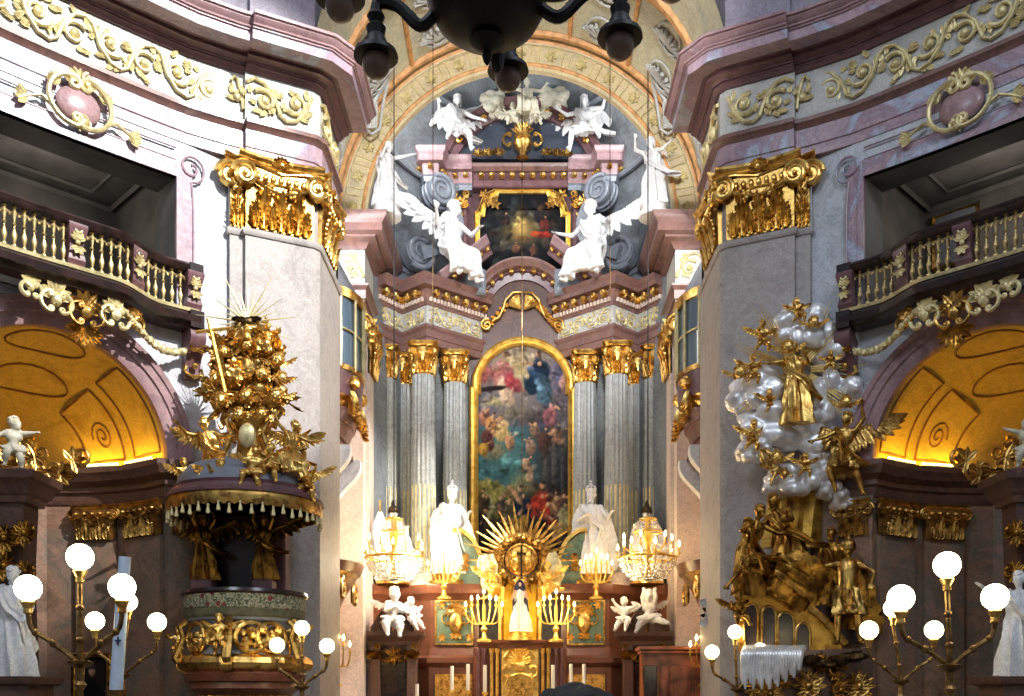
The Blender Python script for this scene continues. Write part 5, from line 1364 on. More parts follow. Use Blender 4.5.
def altar_centre():
    # wall panel behind upper painting + tympanum
    b = MB(); b.box((.08, 31.85, Zh(14.6)), (4.2, .3, 4.0)); struct(b.build('wall_altar_attic', M['plum']))
    a = thing('arched_pediment', 'curved plum marble pediment with gilt modillions above the altarpiece', 'pediment', (.06, 31.2, Zh(12.5)))
    cx = .08; R0 = 1.28; hc = 12.06
    def arc(prof, nm, mat, a0=.36, n=36, par=a):
        b = MB(); b.rings([[V((cx - (R0 + o) * cos(q), 31.25 - w, Zh(hc + (R0 + o) * sin(q)))) for o, w in prof] for q in [lerp(a0, pi - a0, k / n) for k in range(n + 1)]]); return b.build(nm, mat, par)
    arc([(-.2, -.3), (-.2, .0), (.0, .03), (.02, .14), (.06, .16), (.06, -.3)], 'inner_moulding', M['plum'])
    arc([(.05, -.3), (.05, .1), (.1, .34), (.2, .38), (.26, .46), (.32, .48), (.34, -.3)], 'outer_moulding', M['rose'])
    for k in range(9):
        q = lerp(.5, pi - .5, k / 8); m = MB(); c = V((cx - (R0 + .02) * cos(q), 31.05, Zh(hc + (R0 + .02) * sin(q)))); m.ball(c, (.085, .07, .085), 8, 6)
        leaf(m, c + V((-.0, 0, .06)), (0, -.2, -1), (0, -1, 0), .16, .14, .3, 2, .3, 5); m.build('modillion', M['gold'], a)
    b = MB(); pts = [(-R0 * 1.0 * cos(q), hc + R0 * sin(q)) for q in [lerp(.2, pi - .2, k / 24) for k in range(25)]]
    b = MB()
    b.rings([[V((cx - 1.95 * cos(q), 31.36 + dy, Zh(9.9 + (2.1 + .55 * sin(q) ** 8 * 1.6) * min(1, sin(q) * 3)))) if False else V((cx - (R0 if .2 < q < pi - .2 else 1.95) * cos(q) * 1.0, 31.36 + dy, Zh(max(hc + R0 * sin(q), 12.0)))) for dy in (0, .3)] + [V((cx - 1.66 * cos(q), 31.36 + dy, Zh(9.72 + 1.66 * sin(q)))) for dy in (.3, 0)] for q in [lerp(.02, pi - .02, k / 40) for k in range(41)]])
    b.build('tympanum', M['brown'], a)
    g = thing('gilded_cartouche', 'gilded shell cartouche with trailing scrolls over the altarpiece arch', 'ornament', (cx, 31.2, Zh(12.1)))
    mp = lambda u, v, w=0: V((cx + u, 31.3 - w, Zh(12.2 + v)))
    b = MB()
    for s in (-1, 1):
        for k in range(6): 
            q = lerp(.1, 1.2, k / 5); b.tube([mp(s * .06, .0, .1), mp(s * (.1 + .34 * sin(q)), .42 * cos(q), .12)], [.04, .07], 6)
        tube2(b, mp, [(s * x, y) for x, y in ((.02, .52), (.3, .5), (.52, .28), (.6, .0), (.72, -.25), (.95, -.4))], .05, .06, .1)
        tube2(b, mp, [(s * x, y) for x, y in spiral2(1.12, -.5, .2, .03, pi * .6, -1.7, 24)], .055, .03, .1)
    b.build('shell', M['gold'], g)
    for s in (-1, 1):
        b = MB()
        for k in range(6): fan(b, mp, s * (.42 + .12 * k), .1 - .14 * k, .24, -.5 + (0 if s > 0 else pi), 1.6 + (0 if s > 0 else pi * .4), 4, .1)
        b.build('acanthus_spray', M['gold'], g)
    # upper cornice and curved top pediment
    u = thing('upper_pediment', 'plum marble cornice and curved gable crowning the upper painting', 'pediment', (cx, 31.3, Zh(16)))
    b = MB(); b.box((cx, 31.5, Zh(16.3)), (3.4, .4, .5), None, 0, .03); b.build('frieze_block', M['plum'], u)
    b = MB(); b.sweep([(-.3, Zh(16.5)), (.1, Zh(16.5)), (.2, Zh(16.6)), (.22, Zh(16.7)), (-.3, Zh(16.74))], [(cx - 1.6, 31.3), (cx + 1.6, 31.3)]); b.build('cornice', M['rose'], u)
    for k in range(9):
        m = MB(); c = V((cx - 1.28 + .32 * k, 31.2, Zh(16.36))); m.box(c, (.17, .2, .17), None, 0, .03); m.ball(c + V((0, -.1, 0)), .07, 8, 6); m.build('gilt_block', M['gold'], u)
    R1, h1 = 2.55, 15.95
    def arc2(prof, nm, mat, a0, a1):
        b = MB(); b.rings([[V((cx - (R1 + o) * cos(q), 31.1 - w, Zh(h1 + (R1 + o) * sin(q)))) for o, w in prof] for q in [lerp(a0, a1, k / 24) for k in range(25)]]); b.build(nm, mat, u)
    for a0, a1 in ((.42, pi - .42),):
        arc2([(-.3, -.4), (-.3, .0), (-.1, .05), (-.05, .2), (.05, .25), (.12, .3), (.14, -.4)], 'curved_moulding', M['plum'], a0, a1)
    for k in range(10):
        q = lerp(.62, pi - .62, k / 9)
        m = MB(); c = V((cx - (R1 - .12) * cos(q), 30.98, Zh(h1 + (R1 - .12) * sin(q)))); m.ball(c, (.1, .08, .1), 8, 6)
        for j in range(5): leaf(m, c, (cos(j * 1.26), -.1, sin(j * 1.26)), (0, -1, 0), .15, .1, .3, 2, .3, 5)
        m.build('gilt_rosette', M['gold'], u)
    b = MB(); poly = [(cx - (R1 - .2) * cos(q), Zh(h1 + (R1 - .2) * sin(q))) for q in [lerp(.42, pi - .42, k / 20) for k in range(21)]]
    b.extrude(poly, .2, Matrix.Translation((0, 31.25, 0))); b.build('tympanum', M['blueblack'], u)
    v = thing('gilded_vase', 'gilded vase of leaves inside the top gable', 'vase', (cx, 30.95, Zh(16.75)))
    b = MB(); b.lathe([(.1, 0), (.2, .04), (.08, .12), (.12, .2), (.28, .38), (.3, .5), (.22, .6), (.28, .66), (.02, .7)], (cx, 30.95, Zh(16.75)), 18); b.build('body', M['oldgold'], v)
    mp = lambda x, y, w=0: V((cx + x, 30.95 - w, Zh(17.3 + y)))
    for s in (-1, 1):
        b = MB(); tube2(b, mp, c_scroll(s * .4, .05, .2, pi / 2, -pi / 2 if s > 0 else 1.5 * pi), .05); b.build('handle', M['oldgold'], v)
        for k in range(3):
            b = MB(); 
            for j in range(4): fan(b, mp, s * (.75 + .3 * k), -.45 - .02 * k, .26, .3, 2.8, 5, .1)
            b.build('leaf_spray', M['oldgold'], v)
    b = MB(); fan(b, mp, 0, .2, .4, .3, pi - .3, 7, .14); b.build('leaf_crown', M['oldgold'], v)
M['blueblack'] = marble('dark_blue_grey_marble', [(.3, (52, 58, 72)), (.6, (78, 86, 100))], 1.2, .4, 1)

def tabernacle():
    cx, D = .0, 28.2; X = lambda px: (px - 520) * .0282
    t = thing('tabernacle', 'golden tabernacle with glowing yellow niche at the middle of the altar', 'tabernacle', (0, D + .4, 0))
    b = MB(); b.box((0, D + .35, Zh(2.55)), (1.0, .3, 1.9), None, 0, .03); b.build('niche_back', M['goldglow'], t)
    for s in (-1, 1):
        b = MB(); b.box((s * .56, D + .2, Zh(2.5)), (.12, .34, 1.9), None, 0, .03); b.build('niche_side', M['gold2'], t)
    b = MB(); b.sweep([(-.4, Zh(1.45)), (.05, Zh(1.45)), (.1, Zh(1.55)), (.18, Zh(1.6)), (.2, Zh(1.68)), (-.4, Zh(1.72))], [(-1.2, D + .1), (-.55, D + .1), (-.55, D - .1), (.55, D - .1), (.55, D + .1), (1.2, D + .1)]); b.build('middle_cornice', M['altarwood'], t)
    b = MB(); b.box((0, D + .1, Zh(.0)), (1.05, .3, 3.2), None, 0, .03); b.build('door_surround', M['gold2'], t)
    mp = lambda u, v, w=0: V((u, D - .06 - w, Zh(.6 + v)))
    b = MB(); b.extrude([(x, z) for x, z in [(-.36, -1.4), (.36, -1.4), (.36, -.15)] + [(.36 * cos(a), -.15 + .3 * sin(a)) for a in [k * pi / 12 for k in range(1, 12)]] + [(-.36, -.15)]], .1, Matrix.Translation((0, D - .12, Zh(.5)))); b.build('arched_door', M['goldpanel'], t)
    b = MB(); fan(b, mp, 0, .45, .4, .2, pi - .2, 9, .14); fan(b, mp, 0, .75, .3, .1, pi - .1, 7, .12)
    for s in (-1, 1): 
        tube2(b, mp, c_scroll(s * .32, .2, .17, pi / 2, -pi / 2 if s > 0 else 1.5 * pi), .05, None, .05); tube2(b, mp, [(s * .44, .6), (s * .3, .8), (s * .1, .7)], .05, .03, .05)
    b.tube([mp(.4 * cos(a), -.2 + .34 * sin(a), .04) for a in [k * pi / 14 for k in range(15)]], .035, 6)
    b.ball(mp(0, .35, .06), (.16, .1, .14), 10, 8, None, 0, .3, 3); b.build('gilded_relief', M['gold2'], t)
    for s in (-1, 1):
        b = MB(); b.box((s * .95, D + .3, Zh(.0)), (.75, .3, 3.0), None, 0, .03); b.build('wing_panel', M['altarwood'], t)
        for x in (.64, .8, 1.02, 1.18):
            c = MB(); z = Zh(-.9); c.lathe([(.07, z), (.07, z + .1), (.05, z + .14), (.052, z + 1.2), (.046, z + 2.2), (.07, z + 2.26), (.08, z + 2.36)], (s * x, D + .02, 0), 14); c.build('colonnette', M['gold2'] if x < .9 else M['plum'], t)
        # green scroll buttress with gold edge
        b = MB(); pl = [(s * 1.9, 3.35), (s * 1.9, 4.9), (s * 1.72, 4.86), (s * 1.4, 4.6), (s * 1.2, 4.2), (s * 1.02, 3.85), (s * 1.0, 3.35)]
        b.extrude([(x, Zh(h)) for x, h in (pl if s > 0 else pl)], .3, Matrix.Translation((0, 29.3, 0))); b.build('green_buttress', M['green'], t)
        b = MB(); cp = catmull([(s * x, h, 0) for x, h in ((1.95, 4.98), (1.7, 4.95), (1.35, 4.65), (1.15, 4.2), (.98, 3.95), (.72, 3.95))], 6); rr = []
        for i, c in enumerate(cp):
            q = (cp[min(i + 1, len(cp) - 1)] - cp[max(i - 1, 0)]).normalized(); n = V((-q.y, q.x, 0)); 
            rr.append([V((c.x + n.x * o, 29.3 + y, Zh(c.y + n.y * o))) for o, y in ((-.06, -.1), (.06, -.1), (.06, .35), (-.06, .35))])
        b.rings(rr); b.build('gold_edge', M['gold2'], t)
        b = MB(); mq = lambda u, v, w=0: V((s * 1.6 + u, 29.28 - w, Zh(4.0 + v))); 
        for k in range(4): fan(b, mq, 0, -.2 + .13 * k, .14, 0, pi, 5, .06)
        b.build('gilt_leaf_relief', M['oldgold'], t)
    # sunburst
    s_ = thing('sunburst', 'gilded sunburst with a round inner halo above the tabernacle niche', 'sunburst', (0.06, D + .2, Zh(3.95)))
    C = V((.04, D + .25, Zh(3.98)))
    n = 44
    for k in range(n):
        a = 2 * pi * k / n; m = MB(); d = V((cos(a), 0, sin(a))); L = (1.62, 1.25, 1.45, 1.2)[k % 4] * (.8 if sin(a) < -.2 else 1)
        ray_spike(m, C + V((0, -.05 * (k % 2), 0)), d, .5, L * 1.05, .085, (0, -1, 0)); m.build('ray', M['oldgold'], s_)
    b = MB(); b.tube([C + V((.66 * cos(k * pi / 20), -.1, .66 * sin(k * pi / 20))) for k in range(41)], .1, 8)
    for k in range(22):
        a = k * 2 * pi / 22; b.ball(C + V((.66 * cos(a), -.16, .66 * sin(a))), .11, 8, 6, None, 0, .4, k)
    b.build('cloud_ring', M['oldgold'], s_)
    b = MB(); b.tube([C + V((.42 * cos(k * pi / 16), -.12, .42 * sin(k * pi / 16))) for k in range(33)], .05, 8); b.lathe([(.4, 0), (.38, .05), (.1, .1)], (0, 0, 0), 24, Matrix.Translation(C + V((0, -.08, 0))) @ Matrix.Rotation(pi / 2, 4, 'X')); b.build('inner_disc', M['goldpanel'], s_)
    b = MB(); b.box(C + V((0, -.22, -.1)), (.05, .05, .95)); b.box(C + V((0, -.22, .16)), (.6, .05, .05)); b.build('cross', M['bronze'], s_)
    for q in (-1, 1):
        b = MB(); b.ball(C + V((q * .2, -.22, -.12)), (.13, .12, .2), 10, 8, None, 0, .4, q + 3); b.ball(C + V((q * .2, -.26, .12)), .08, 10, 8); b.build('relief_figure', M['gold2'], s_)
M['goldglow'] = gilt('yellow_gold_leaf', (255, 206, 60), (240, 176, 40), .45, 3, .6)
# ---- sculpture of the high altar -----------------------------------------------------------------------
def cloak(t, J, Mx, put):
    b = drape([J['neck'] + V((0, .02, .0)), J['neck'] + V((0, .045, -.05)), J['pelvis'] + V((0, .05, .08)), lv(J['kn0'], J['kn1'], .5) + V((0, .06, 0)), lv(J['an0'], J['an1'], .5) + V((0, .06, .0))],
              [(.07, .05), (.15, .055), (.205, .075), (.225, .08), (.235, .09)], 6, .2, 2, n=64); put(b, 'cloak', M['white'])
def altar_figures():
    W = M['white']
    # crowning angels and the cloud group
    sitA = mixpose(SIT, spine=(.1, .05, 1), legs=(((-.1, -1, -.3), (-.35, -.2, -1)), ((.5, -.8, -.5), (.1, -.1, -1))), arms=(((-.9, -.1, -.3), (-.2, -.8, .1)), ((.8, -.2, -.4), (.6, -.5, -.4))))
    statue('angel_statue', 'white winged angel seated on the gable end at the upper left of the altar', 'statue', P(455, 157, 30.6), 2.2, sitA, W, rz=.25, robe='loin', wings=1, fem=True, seed=1, wing_dirs=((( -.6, .2, .9), (-1, .1, .1)), ((.3, .2, 1), (.8, .2, -.2))), wl=.7, sashed=True)
    sitB = mixpose(SIT, spine=(-.12, .05, 1), legs=(((-.6, -.8, -.5), (-.1, -.1, -1)), ((.3, -1, -.2), (.4, -.1, -1))), arms=(((-.8, -.2, -.2), (-.8, -.3, .5)), ((.9, -.1, -.1), (.3, -.6, .5))))
    statue('angel_statue', 'white winged angel seated on the gable end at the upper right, one wing raised', 'statue', P(587, 157, 30.6), 2.2, sitB, W, rz=-.25, robe='loin', wings=1, fem=True, seed=2, wing_dirs=(((-.5, .2, .9), (-.8, .2, -.1)), ((.9, .2, 1.0), (1, .1, .1))), wl=.72, sashed=True)
    statue('god_figure', 'white seated bearded figure on clouds at the very top of the altar', 'statue', P(527, 124, 30.25), 1.65, mixpose(SIT, arms=(((-.9, -.2, .1), (-.6, -.5, .6)), ((.9, -.2, -.2), (.5, -.7, .3)))), M['creamst'], robe='sit', beard=True, seed=4)
    for i, (px, py, r, lab) in enumerate(((494, 104, .52, 'pale stucco cloud left of the top figure'), (553, 100, .56, 'pale stucco cloud right of the top figure'), (524, 120, .28, 'pale stucco cloud under the top figure'), (508, 82, .4, 'small pale cloud behind the top figure, toward the chandelier'))):
        c = tag(cloud_mb(P(px, py, 31.0), (r * 1.1, r * .6, r * .85), 24, i + 3).build('stucco_cloud', M['creamst'], angle=60), lab, 'cloud', 'clouds of the altar crown')
    for px, py, nm in ((513, 118, 'left'), (534, 118, 'right')):
        statue('putto_statue', 'small white putto with wings below the top figure, on its %s' % nm, 'statue', P(px, py + 9, 30.5), .95, mixpose(PUTTO_SIT), M['creamst'], rz=-.2 if nm == 'left' else .3, wings=1, child=True, robe='loin', wl=.6, fingers=False)
    g = thing('light_rays', 'thin gilded rays fanning out at the top of the altar', 'rays', P(530, 74, 31.2))
    for k in range(11):
        a = lerp(.35, pi - .35, k / 10); m = MB(); ray_spike(m, P(530, 84, 31.2), (cos(a), 0, sin(a)), .2, .8 + .2 * (k % 2), .03, (0, -1, 0)); m.build('ray', M['gold'], g)
    # seated pair
    s1 = mixpose(SIT, spine=(.15, .0, 1), head=(.8, -.5, -.1), legs=(((-.25, -.8, -.5), (.2, -.1, -1)), ((.5, -.8, -.5), (.1, -.1, -1))), arms=(((-.7, -.1, -.6), (-.5, -.5, .6)), ((.5, -.5, -.6), (-.2, -.9, .1))))
    statue('seated_saint', 'white robed figure seated on the tilted gable, left of the upper painting', 'statue', P(450, 284, 30.1), 2.9, s1, W, rz=.75, robe='sit', wings=1, fem=True, seed=7, wing_dirs=(((-.15, .3, 1), (-.7, .3, -.3)), ((.2, .5, .6), (.3, .5, -.3))), wl=.5, sashed=True)
    s2 = mixpose(SIT, spine=(-.12, .0, 1), head=(-.5, -.8, -.15), legs=(((-.35, -.8, -.5), (-.25, -.1, -1)), ((.35, -.8, -.5), (.1, .1, -1))), arms=(((-.7, -.3, -.6), (-.8, -.6, .2)), ((.8, -.1, -.6), (.3, -.6, -.2))))
    statue('seated_saint', 'white robed figure reaching a hand toward the upper painting, on its right', 'statue', P(594, 284, 30.1), 2.9, s2, W, rz=-.7, robe='sit', wings=1, fem=True, seed=9, wing_dirs=(((-.2, .5, .6), (-.3, .5, -.3)), ((.45, .3, 1), (.8, .3, -.3))), wl=.5, sashed=(-.4, .3, -.6))
    # on the choir cornices
    pl = []
    for sx, nm in ((-1, 'left'), (1, 'right')):
        c = P(520 + sx * 134, 212, 27.6)
        b = MB(); b.lathe([(.42, Zh(13.3)), (.42, Zh(13.42)), (.34, Zh(13.46)), (.34, Zh(13.56)), (.4, Zh(13.6))], (c.x, c.y, 0), 20); tag(b.build('statue_socle', M['white']), 'round white socle on the choir cornice under the %s angel' % nm, 'pedestal')
        k = mixpose(STAND, spine=(sx * -.1, -.05, 1), head=(sx * -.6, -.7, -.3), arms=(((-.5, -.4, .2) if sx > 0 else (-.3, -.6, -.5), (.2, -.6, .7)), ((.5, -.5, -.3) if sx > 0 else (.9, -.3, .3), (.8, -.3, .25))))
        statue('kneeling_angel', 'white robed angel on the choir cornice at the %s edge of the chancel arch' % nm, 'statue', (c.x, c.y, Zh(13.6)), 1.75 if sx < 0 else 1.9, k, W, rz=-sx * .5, robe='stand', wings=1, fem=True, seed=11 + sx, sashed=True, wing_dirs=(((-.1, .4, 1), (-.3, .6, -.3)), ((.1, .4, 1), (.3, .6, -.3))), wl=.5)
    # big standing saints and mitred figures
    stA = mixpose(STAND, spine=(.05, 0, 1), head=(.4, -.9, -.1), arms=(((-.4, -.3, -1), (.5, -.7, .2)), ((.5, -.2, -.9), (.2, -.9, .3))))
    for sx, nm in ((-1, 'left'), (1, 'right')):
        pz = mixpose(stA) if sx < 0 else mixpose(stA, spine=(-.05, 0, 1), head=(-.4, -.9, -.1))
        statue('crowned_saint', 'tall crowned white marble saint beside the %s edge of the altarpiece' % nm, 'statue', (sx * 2.1 + .05, 29.5, Zh(3.72)), 2.45, pz, W, rz=.0, robe='stand', beard=sx > 0, seed=21 + sx, sashed=(.3 * -sx, .2, -.8), crown='crown', extra=cloak)
        q = mixpose(STAND, head=(-sx * .5, -.8, 0), arms=(((-.5, -.3, -.8), (.3, -.9, .4)), ((.5, -.3, -.8), (-.2, -.9, .3))))
        statue('helmeted_saint', 'pale saint in a %s, standing behind the %s candle chandelier' % ('dark plumed helmet with a banner' if sx < 0 else 'dark headdress', nm), 'statue', (sx * 3.72, 29.3, Zh(3.45)), 2.15, q, W, rz=-sx * .3, robe='stand', seed=31 + sx, crown='helmet', extra=cloak, mats={'crown': M['bronze'], 'hair': M['bronze']}, sashed=True)
        b = MB(); b.lathe([(.5, Zh(3.38)), (.5, Zh(3.45)), (.44, Zh(3.47))], (sx * 3.72, 29.3, 0), 18); tag(b.build('statue_socle', M['gold']), 'gilded socle under the %s helmeted saint' % nm, 'pedestal')
    b = MB(); fl = []
    c = P(381, 560, 28.6)
    t = thing('banner', 'folded white banner on a pole behind the left chandelier', 'banner', c)
    b.tube([c, P(380, 500, 28.6)], .03, 8); b.build('pole', M['gold'], t)
    b = drape([P(380, 512, 28.6), P(380, 530, 28.6), P(381, 550, 28.6), P(380, 566, 28.6)], [(.05, .05), (.18, .1), (.22, .1), (.05, .05)], 5, .3, 3, n=32); b.build('cloth', W, t)
    # candle-lit putti and the angels of the tabernacle
    ps = [('seated white putto with crossed arms, on the left doorway gable', 392, 638, 1.75, mixpose(PUTTO_SIT, spine=(.12, .0, 1), arms=(((-.3, -.4, -.9), (.8, -.6, .2)), ((.3, -.5, -.8), (-.8, -.6, .3))), legs=(((-.4, -.8, -.4), (.2, -.1, -1)), ((.3, -.9, -.4), (-.1, -.1, -1)))), .3, 28.0),
          ('smaller white putto with a wing, sliding on the left doorway gable', 413, 631, 1.1, mixpose(PUTTO_SIT, arms=(((-.4, -.3, -.9), (.2, -.9, -.2)), ((.3, -.4, -.9), (.4, -.7, -.6))), spine=(-.1, .1, 1), legs=(((.3, -.6, -.8), (.5, -.2, -1)), ((.6, -.6, -.7), (.5, -.2, -1)))), .5, 27.9),
          ('white putto with an arm thrown up, on the right doorway gable', 624, 632, 1.15, mixpose(PUTTO_SIT, arms=(((-.8, -.2, .7), (-.6, -.2, .9)), ((.8, -.3, .1), (.6, -.5, .4))), legs=(((-.5, -.5, -.7), (-.4, -.2, -1)), ((.1, -.7, -.6), (-.2, -.1, -1)))), -.2, 27.9),
          ('white putto with legs spread, below the right chandelier', 649, 634, 1.5, mixpose(PUTTO_SIT, arms=(((-.25, -.2, 1), (.2, -.1, 1)), ((.3, -.2, 1), (-.2, -.1, 1))), legs=(((-.6, -.5, -.6), (-.4, -.2, -1)), ((.8, -.3, -.3), (.9, -.2, -.3)))), -.2, 28.0)]
    for lab, px, py, h, pose, rz, d in ps:
        statue('putto_statue', lab, 'statue', P(px, py, d), h, pose, W, rz=rz, child=True, robe='loin', wings=1, wl=.28, fingers=True)
    for sx, nm in ((-1, 'left'), (1, 'right')):
        statue('kneeling_angel', 'bright gilded angel adoring the sunburst from the %s of the niche' % nm, 'statue', P(520 + sx * 29, 602, 27.9), 1.35, mixpose(KNEEL, head=(-sx * .6, -.6, .1)), M['gold2'], rz=sx * .9 * -1, robe='stand' if 0 else 'skirt', wings=1, fem=True, seed=40 + sx, wl=.34, sashed=True)
    for sx, nm in ((-1, 'left'), (1, 'right')):
        tag(cloud_mb(P(520 + sx * 33, 572, 28.1), (.3, .25, .5), 18, 90 + sx).build('gilded_cloud', M['palegold'], angle=60), 'bright gilded cloud behind the adoring angel, %s of the sunburst' % nm, 'cloud')
    m = mixpose(STAND, head=(0, -1, -.2), arms=(((-.4, -.2, -.9), (.3, -.8, .3)), ((.4, -.2, -.9), (-.3, -.8, .3))))
    def mantle(t, J, Mx, put):
        f = J['fwd']; b = drape([J['head'] + V((0, .01, .075)), J['head'] + V((0, .03, -.03)), J['neck'] + V((0, .04, -.04)), J['pelvis'] + V((0, .035, .05)), lv(J['kn0'], J['kn1'], .5) + V((0, .035, 0)), lv(J['an0'], J['an1'], .5) + V((0, .035, 0))],
                                [(.05, .06), (.1, .085), (.12, .075), (.14, .09), (.15, .095), (.165, .1)], 7, .08, 2); put(b, 'cloak', M['navy'])
    statue('madonna_statue', 'small standing Madonna in a dark cloak and white gown inside the golden niche', 'statue', (0, 27.95, Zh(1.9)), 1.42, m, M['skin'], robe='stand', fem=True, seed=5, mats={'robe': W, 'hair': M['hair']}, extra=mantle, crown='halo')
    b = MB(); b.lathe([(.34, Zh(1.66)), (.34, Zh(1.74)), (.26, Zh(1.78)), (.26, Zh(1.86)), (.3, Zh(1.9))], (0, 27.95, 0), 20); tag(b.build('pedestal_drum', M['gold2']), 'round gilded base under the Madonna', 'pedestal')
M['creamst'] = marble('cream_stucco', [(.3, (186, 180, 158)), (.55, (214, 208, 186)), (.75, (198, 192, 172))], 1.6, .5, 1)
# ---- nave fittings: galleries, garlands, chapel altars -----------------------------------------------
def smooth(a, b, x): 
    t = max(0, min(1, (x - a) / (b - a))); return t * t * (3 - 2 * t)
def gallery(nm, sunny):
    S0 = SCN - GAL_W - .35; S1 = SCN + 2.3
    def off(s): return .32 + .5 * smooth(S0 + .7, S0 + 1.9, s)
    def bmap(s, h, w=0.0): return wmap(s, h, off(s) + w)
    N = 44; sv = [lerp(S0, S1, k / N) for k in range(N + 1)]
    c = bmap(SCN, 7.6)
    t = thing('gallery_balustrade', 'dark curved gallery balustrade with pale gilt balusters over the %s side-chapel arch' % nm, 'balustrade', tuple(c))
    def run(prof, name, mat):
        b = MB(); rr = [[wmap(S0 - .02, h, -.1 + 0 * w) if False else wmap(S0, h, min(w, 0) if w < 0 else w * .0 + .0) for w, h in prof]]
        rr = []
        for k in range(6): rr.append([wmap(S0 - (0.02 if k == 0 else 0), h, lerp(-.3, off(S0), k / 5) + w) for w, h in prof][:])
        rr = [[bmap(s, h, w) for w, h in prof] for s in sv]
        b.rings(rr); return b.build(name, mat, t)
    def endcap(h0, h1, w0, w1, name, mat):
        b = MB(); b.rings([[wmap(S0 - .06, h0, -.05), wmap(S0 + .22, h0, -.05), wmap(S0 + .22, h0, off(S0) + w1), wmap(S0 - .06, h0, off(S0) + w1)], [wmap(S0 - .06, h1, -.05), wmap(S0 + .22, h1, -.05), wmap(S0 + .22, h1, off(S0) + w1), wmap(S0 - .06, h1, off(S0) + w1)]]); b.build(name, mat, t)
    run([(-.28, 7.5), (.06, 7.5), (.12, 7.56), (.2, 7.6), (.22, 7.72), (.1, 7.76), (.06, 7.84), (-.28, 7.84)], 'base_slab', M['ebony'])
    endcap(7.5, 7.84, 0, .2, 'base_slab', M['ebony'])
    run([(-.14, 8.62), (.1, 8.62), (.14, 8.66), (.16, 8.74), (.1, 8.8), (-.14, 8.8)], 'handrail', M['ebony']); endcap(8.62, 8.8, 0, .16, 'handrail', M['ebony'])
    run([(-.1, 7.84), (.08, 7.84), (.1, 7.9), (-.1, 7.93)], 'gilt_bead', M['palegold'])
    ends = [S0 + .1, S0 + 1.35, SCN - .05, S1 - .3]
    for s in ends:
        b = MB(); p0 = bmap(s, 8.2); _, n, d = wallpt(s)
        rr = []
        for h, w, o in ((7.9, .15, .0), (8.0, .16, .06), (8.2, .12, .02), (8.4, .14, .06), (8.55, .17, .14), (8.63, .17, .14)):
            rr.append([bmap(s - w, h, -.1), bmap(s - w, h, .05 + o), bmap(s + w, h, .05 + o), bmap(s + w, h, -.1)])
        b.rings(rr); pd = b.build('pedestal', M['plum'], t)
        b = MB(); mp = lambda u, v, w=0, s=s: bmap(s + u, 8.26 + v, .1 + w)
        fan(b, mp, 0, .1, .16, .2, pi - .2, 5, .08); fan(b, mp, 0, -.05, .16, pi + .3, 2 * pi - .3, 4, .07); b.ball(mp(0, .04, .04), .05, 8, 6); tube2(b, mp, spiral2(0, .27, .1, .02, 0, 1.5, 18), .025, None, .06)
        b.build('gilt_relief', M['palegold'], pd)
    s = S0 + .36; step = .175; base = None
    while s < S1:
        if min(abs(s - e) for e in ends) > .2:
            p = bmap(s, 7.9)
            if base is None:
                b = MB(); b.lathe([(.052, 0), (.052, .05), (.02, .08), (.04, .17), (.052, .24), (.022, .34), (.018, .38), (.042, .42), (.018, .46), (.034, .56), (.048, .62), (.022, .68), (.046, .7), (.046, .74)], p, 10)
                base = b.build('baluster', M['lacegold'], t); bp = p.copy()
            else:
                o = base.copy(); COL.objects.link(o); o.parent = t; o.location = ((p.x - bp.x) * MIR[0], p.y - bp.y, p.z - bp.z)
        s += step
    b = MB()
    ss = S0 + .36
    run_ = []
    while ss < S1 - .3:
        tube2(b, bmap, [(ss + .085 * cos(a), 8.46 + .075 * sin(a)) for a in [pi * k / 8 for k in range(9)]], .022, None, .02, 5); ss += step
    b.build('arcade_tracery', M['lacegold'], t)
    # cartouche and foliage hanging below the gallery
    g = thing('gilt_cartouche', 'aged gilt cartouche with scrolls under the %s gallery, over the arch crown' % nm, 'ornament', tuple(bmap(SCN - .2, 7.0)))
    for k, (ds, dh, r) in enumerate(((-.55, 7.22, .3), (.0, 7.12, .34), (.55, 7.2, .3), (-1.0, 7.3, .2), (1.0, 7.3, .2))):
        b = MB(); mp = lambda u, v, w=0: bmap(SCN - .25 + ds + u, dh + v, w - .1)
        for s_ in (-1, 1): tube2(b, mp, c_scroll(s_ * r * .35, -.05, r * .6, pi / 2, -pi / 2 if s_ > 0 else 1.5 * pi), .05, .04, .15)
        fan(b, mp, 0, .1, r, -.3, pi + .3, 7, r * .4, .1); b.ball(mp(0, 0, .12), (r * .35, r * .3, r * .4), 10, 8, None, 0, .3, k)
        b.build('rocaille_scroll', M['oldgold'] if k % 2 else M['palegold'], g)
    b = MB(); mp = lambda u, v, w=0: bmap(SCN - .25 + u, 6.75 + v, w - .15); fan(b, mp, 0, .1, .42, pi + .2, 2 * pi - .2, 7, .16); b.build('pendant_leaf', M['darkgold'], g)
    # festoon and corbel at the end
    f = thing('festoon', 'knobbly gilt festoon hanging from the cartouche to the %s corbel' % nm, 'festoon', tuple(wmap(SCN - 1.6, 7.2, .3)))
    b = MB()
    for k in range(26):
        q = k / 25; s_ = lerp(SCN - 1.05, S0 + .1, q); h = 7.36 - .25 * q - .3 * sin(pi * q); b.ball(wmap(s_, h, lerp(off(SCN) - .1, .2, q)), .055 + .03 * sin(k * 1.9) ** 2, 8, 6, None, 0, .4, k)
    b.build('husk_chain', M['palegold'], f)
    k_ = thing('corbel', 'scrolled marble corbel under the end of the %s gallery' % nm, 'corbel', tuple(wmap(S0 + .08, 6.6, .1)))
    b = MB(); rr = []
    for i in range(15):
        q = i / 14; w = .34 * (1 - q) ** .7 + .1 + .08 * sin(q * 7); h = 7.5 - .95 * q; rr.append([wmap(S0 - .12, h, -.05), wmap(S0 - .12, h, w), wmap(S0 + .2, h, w), wmap(S0 + .2, h, -.05)])
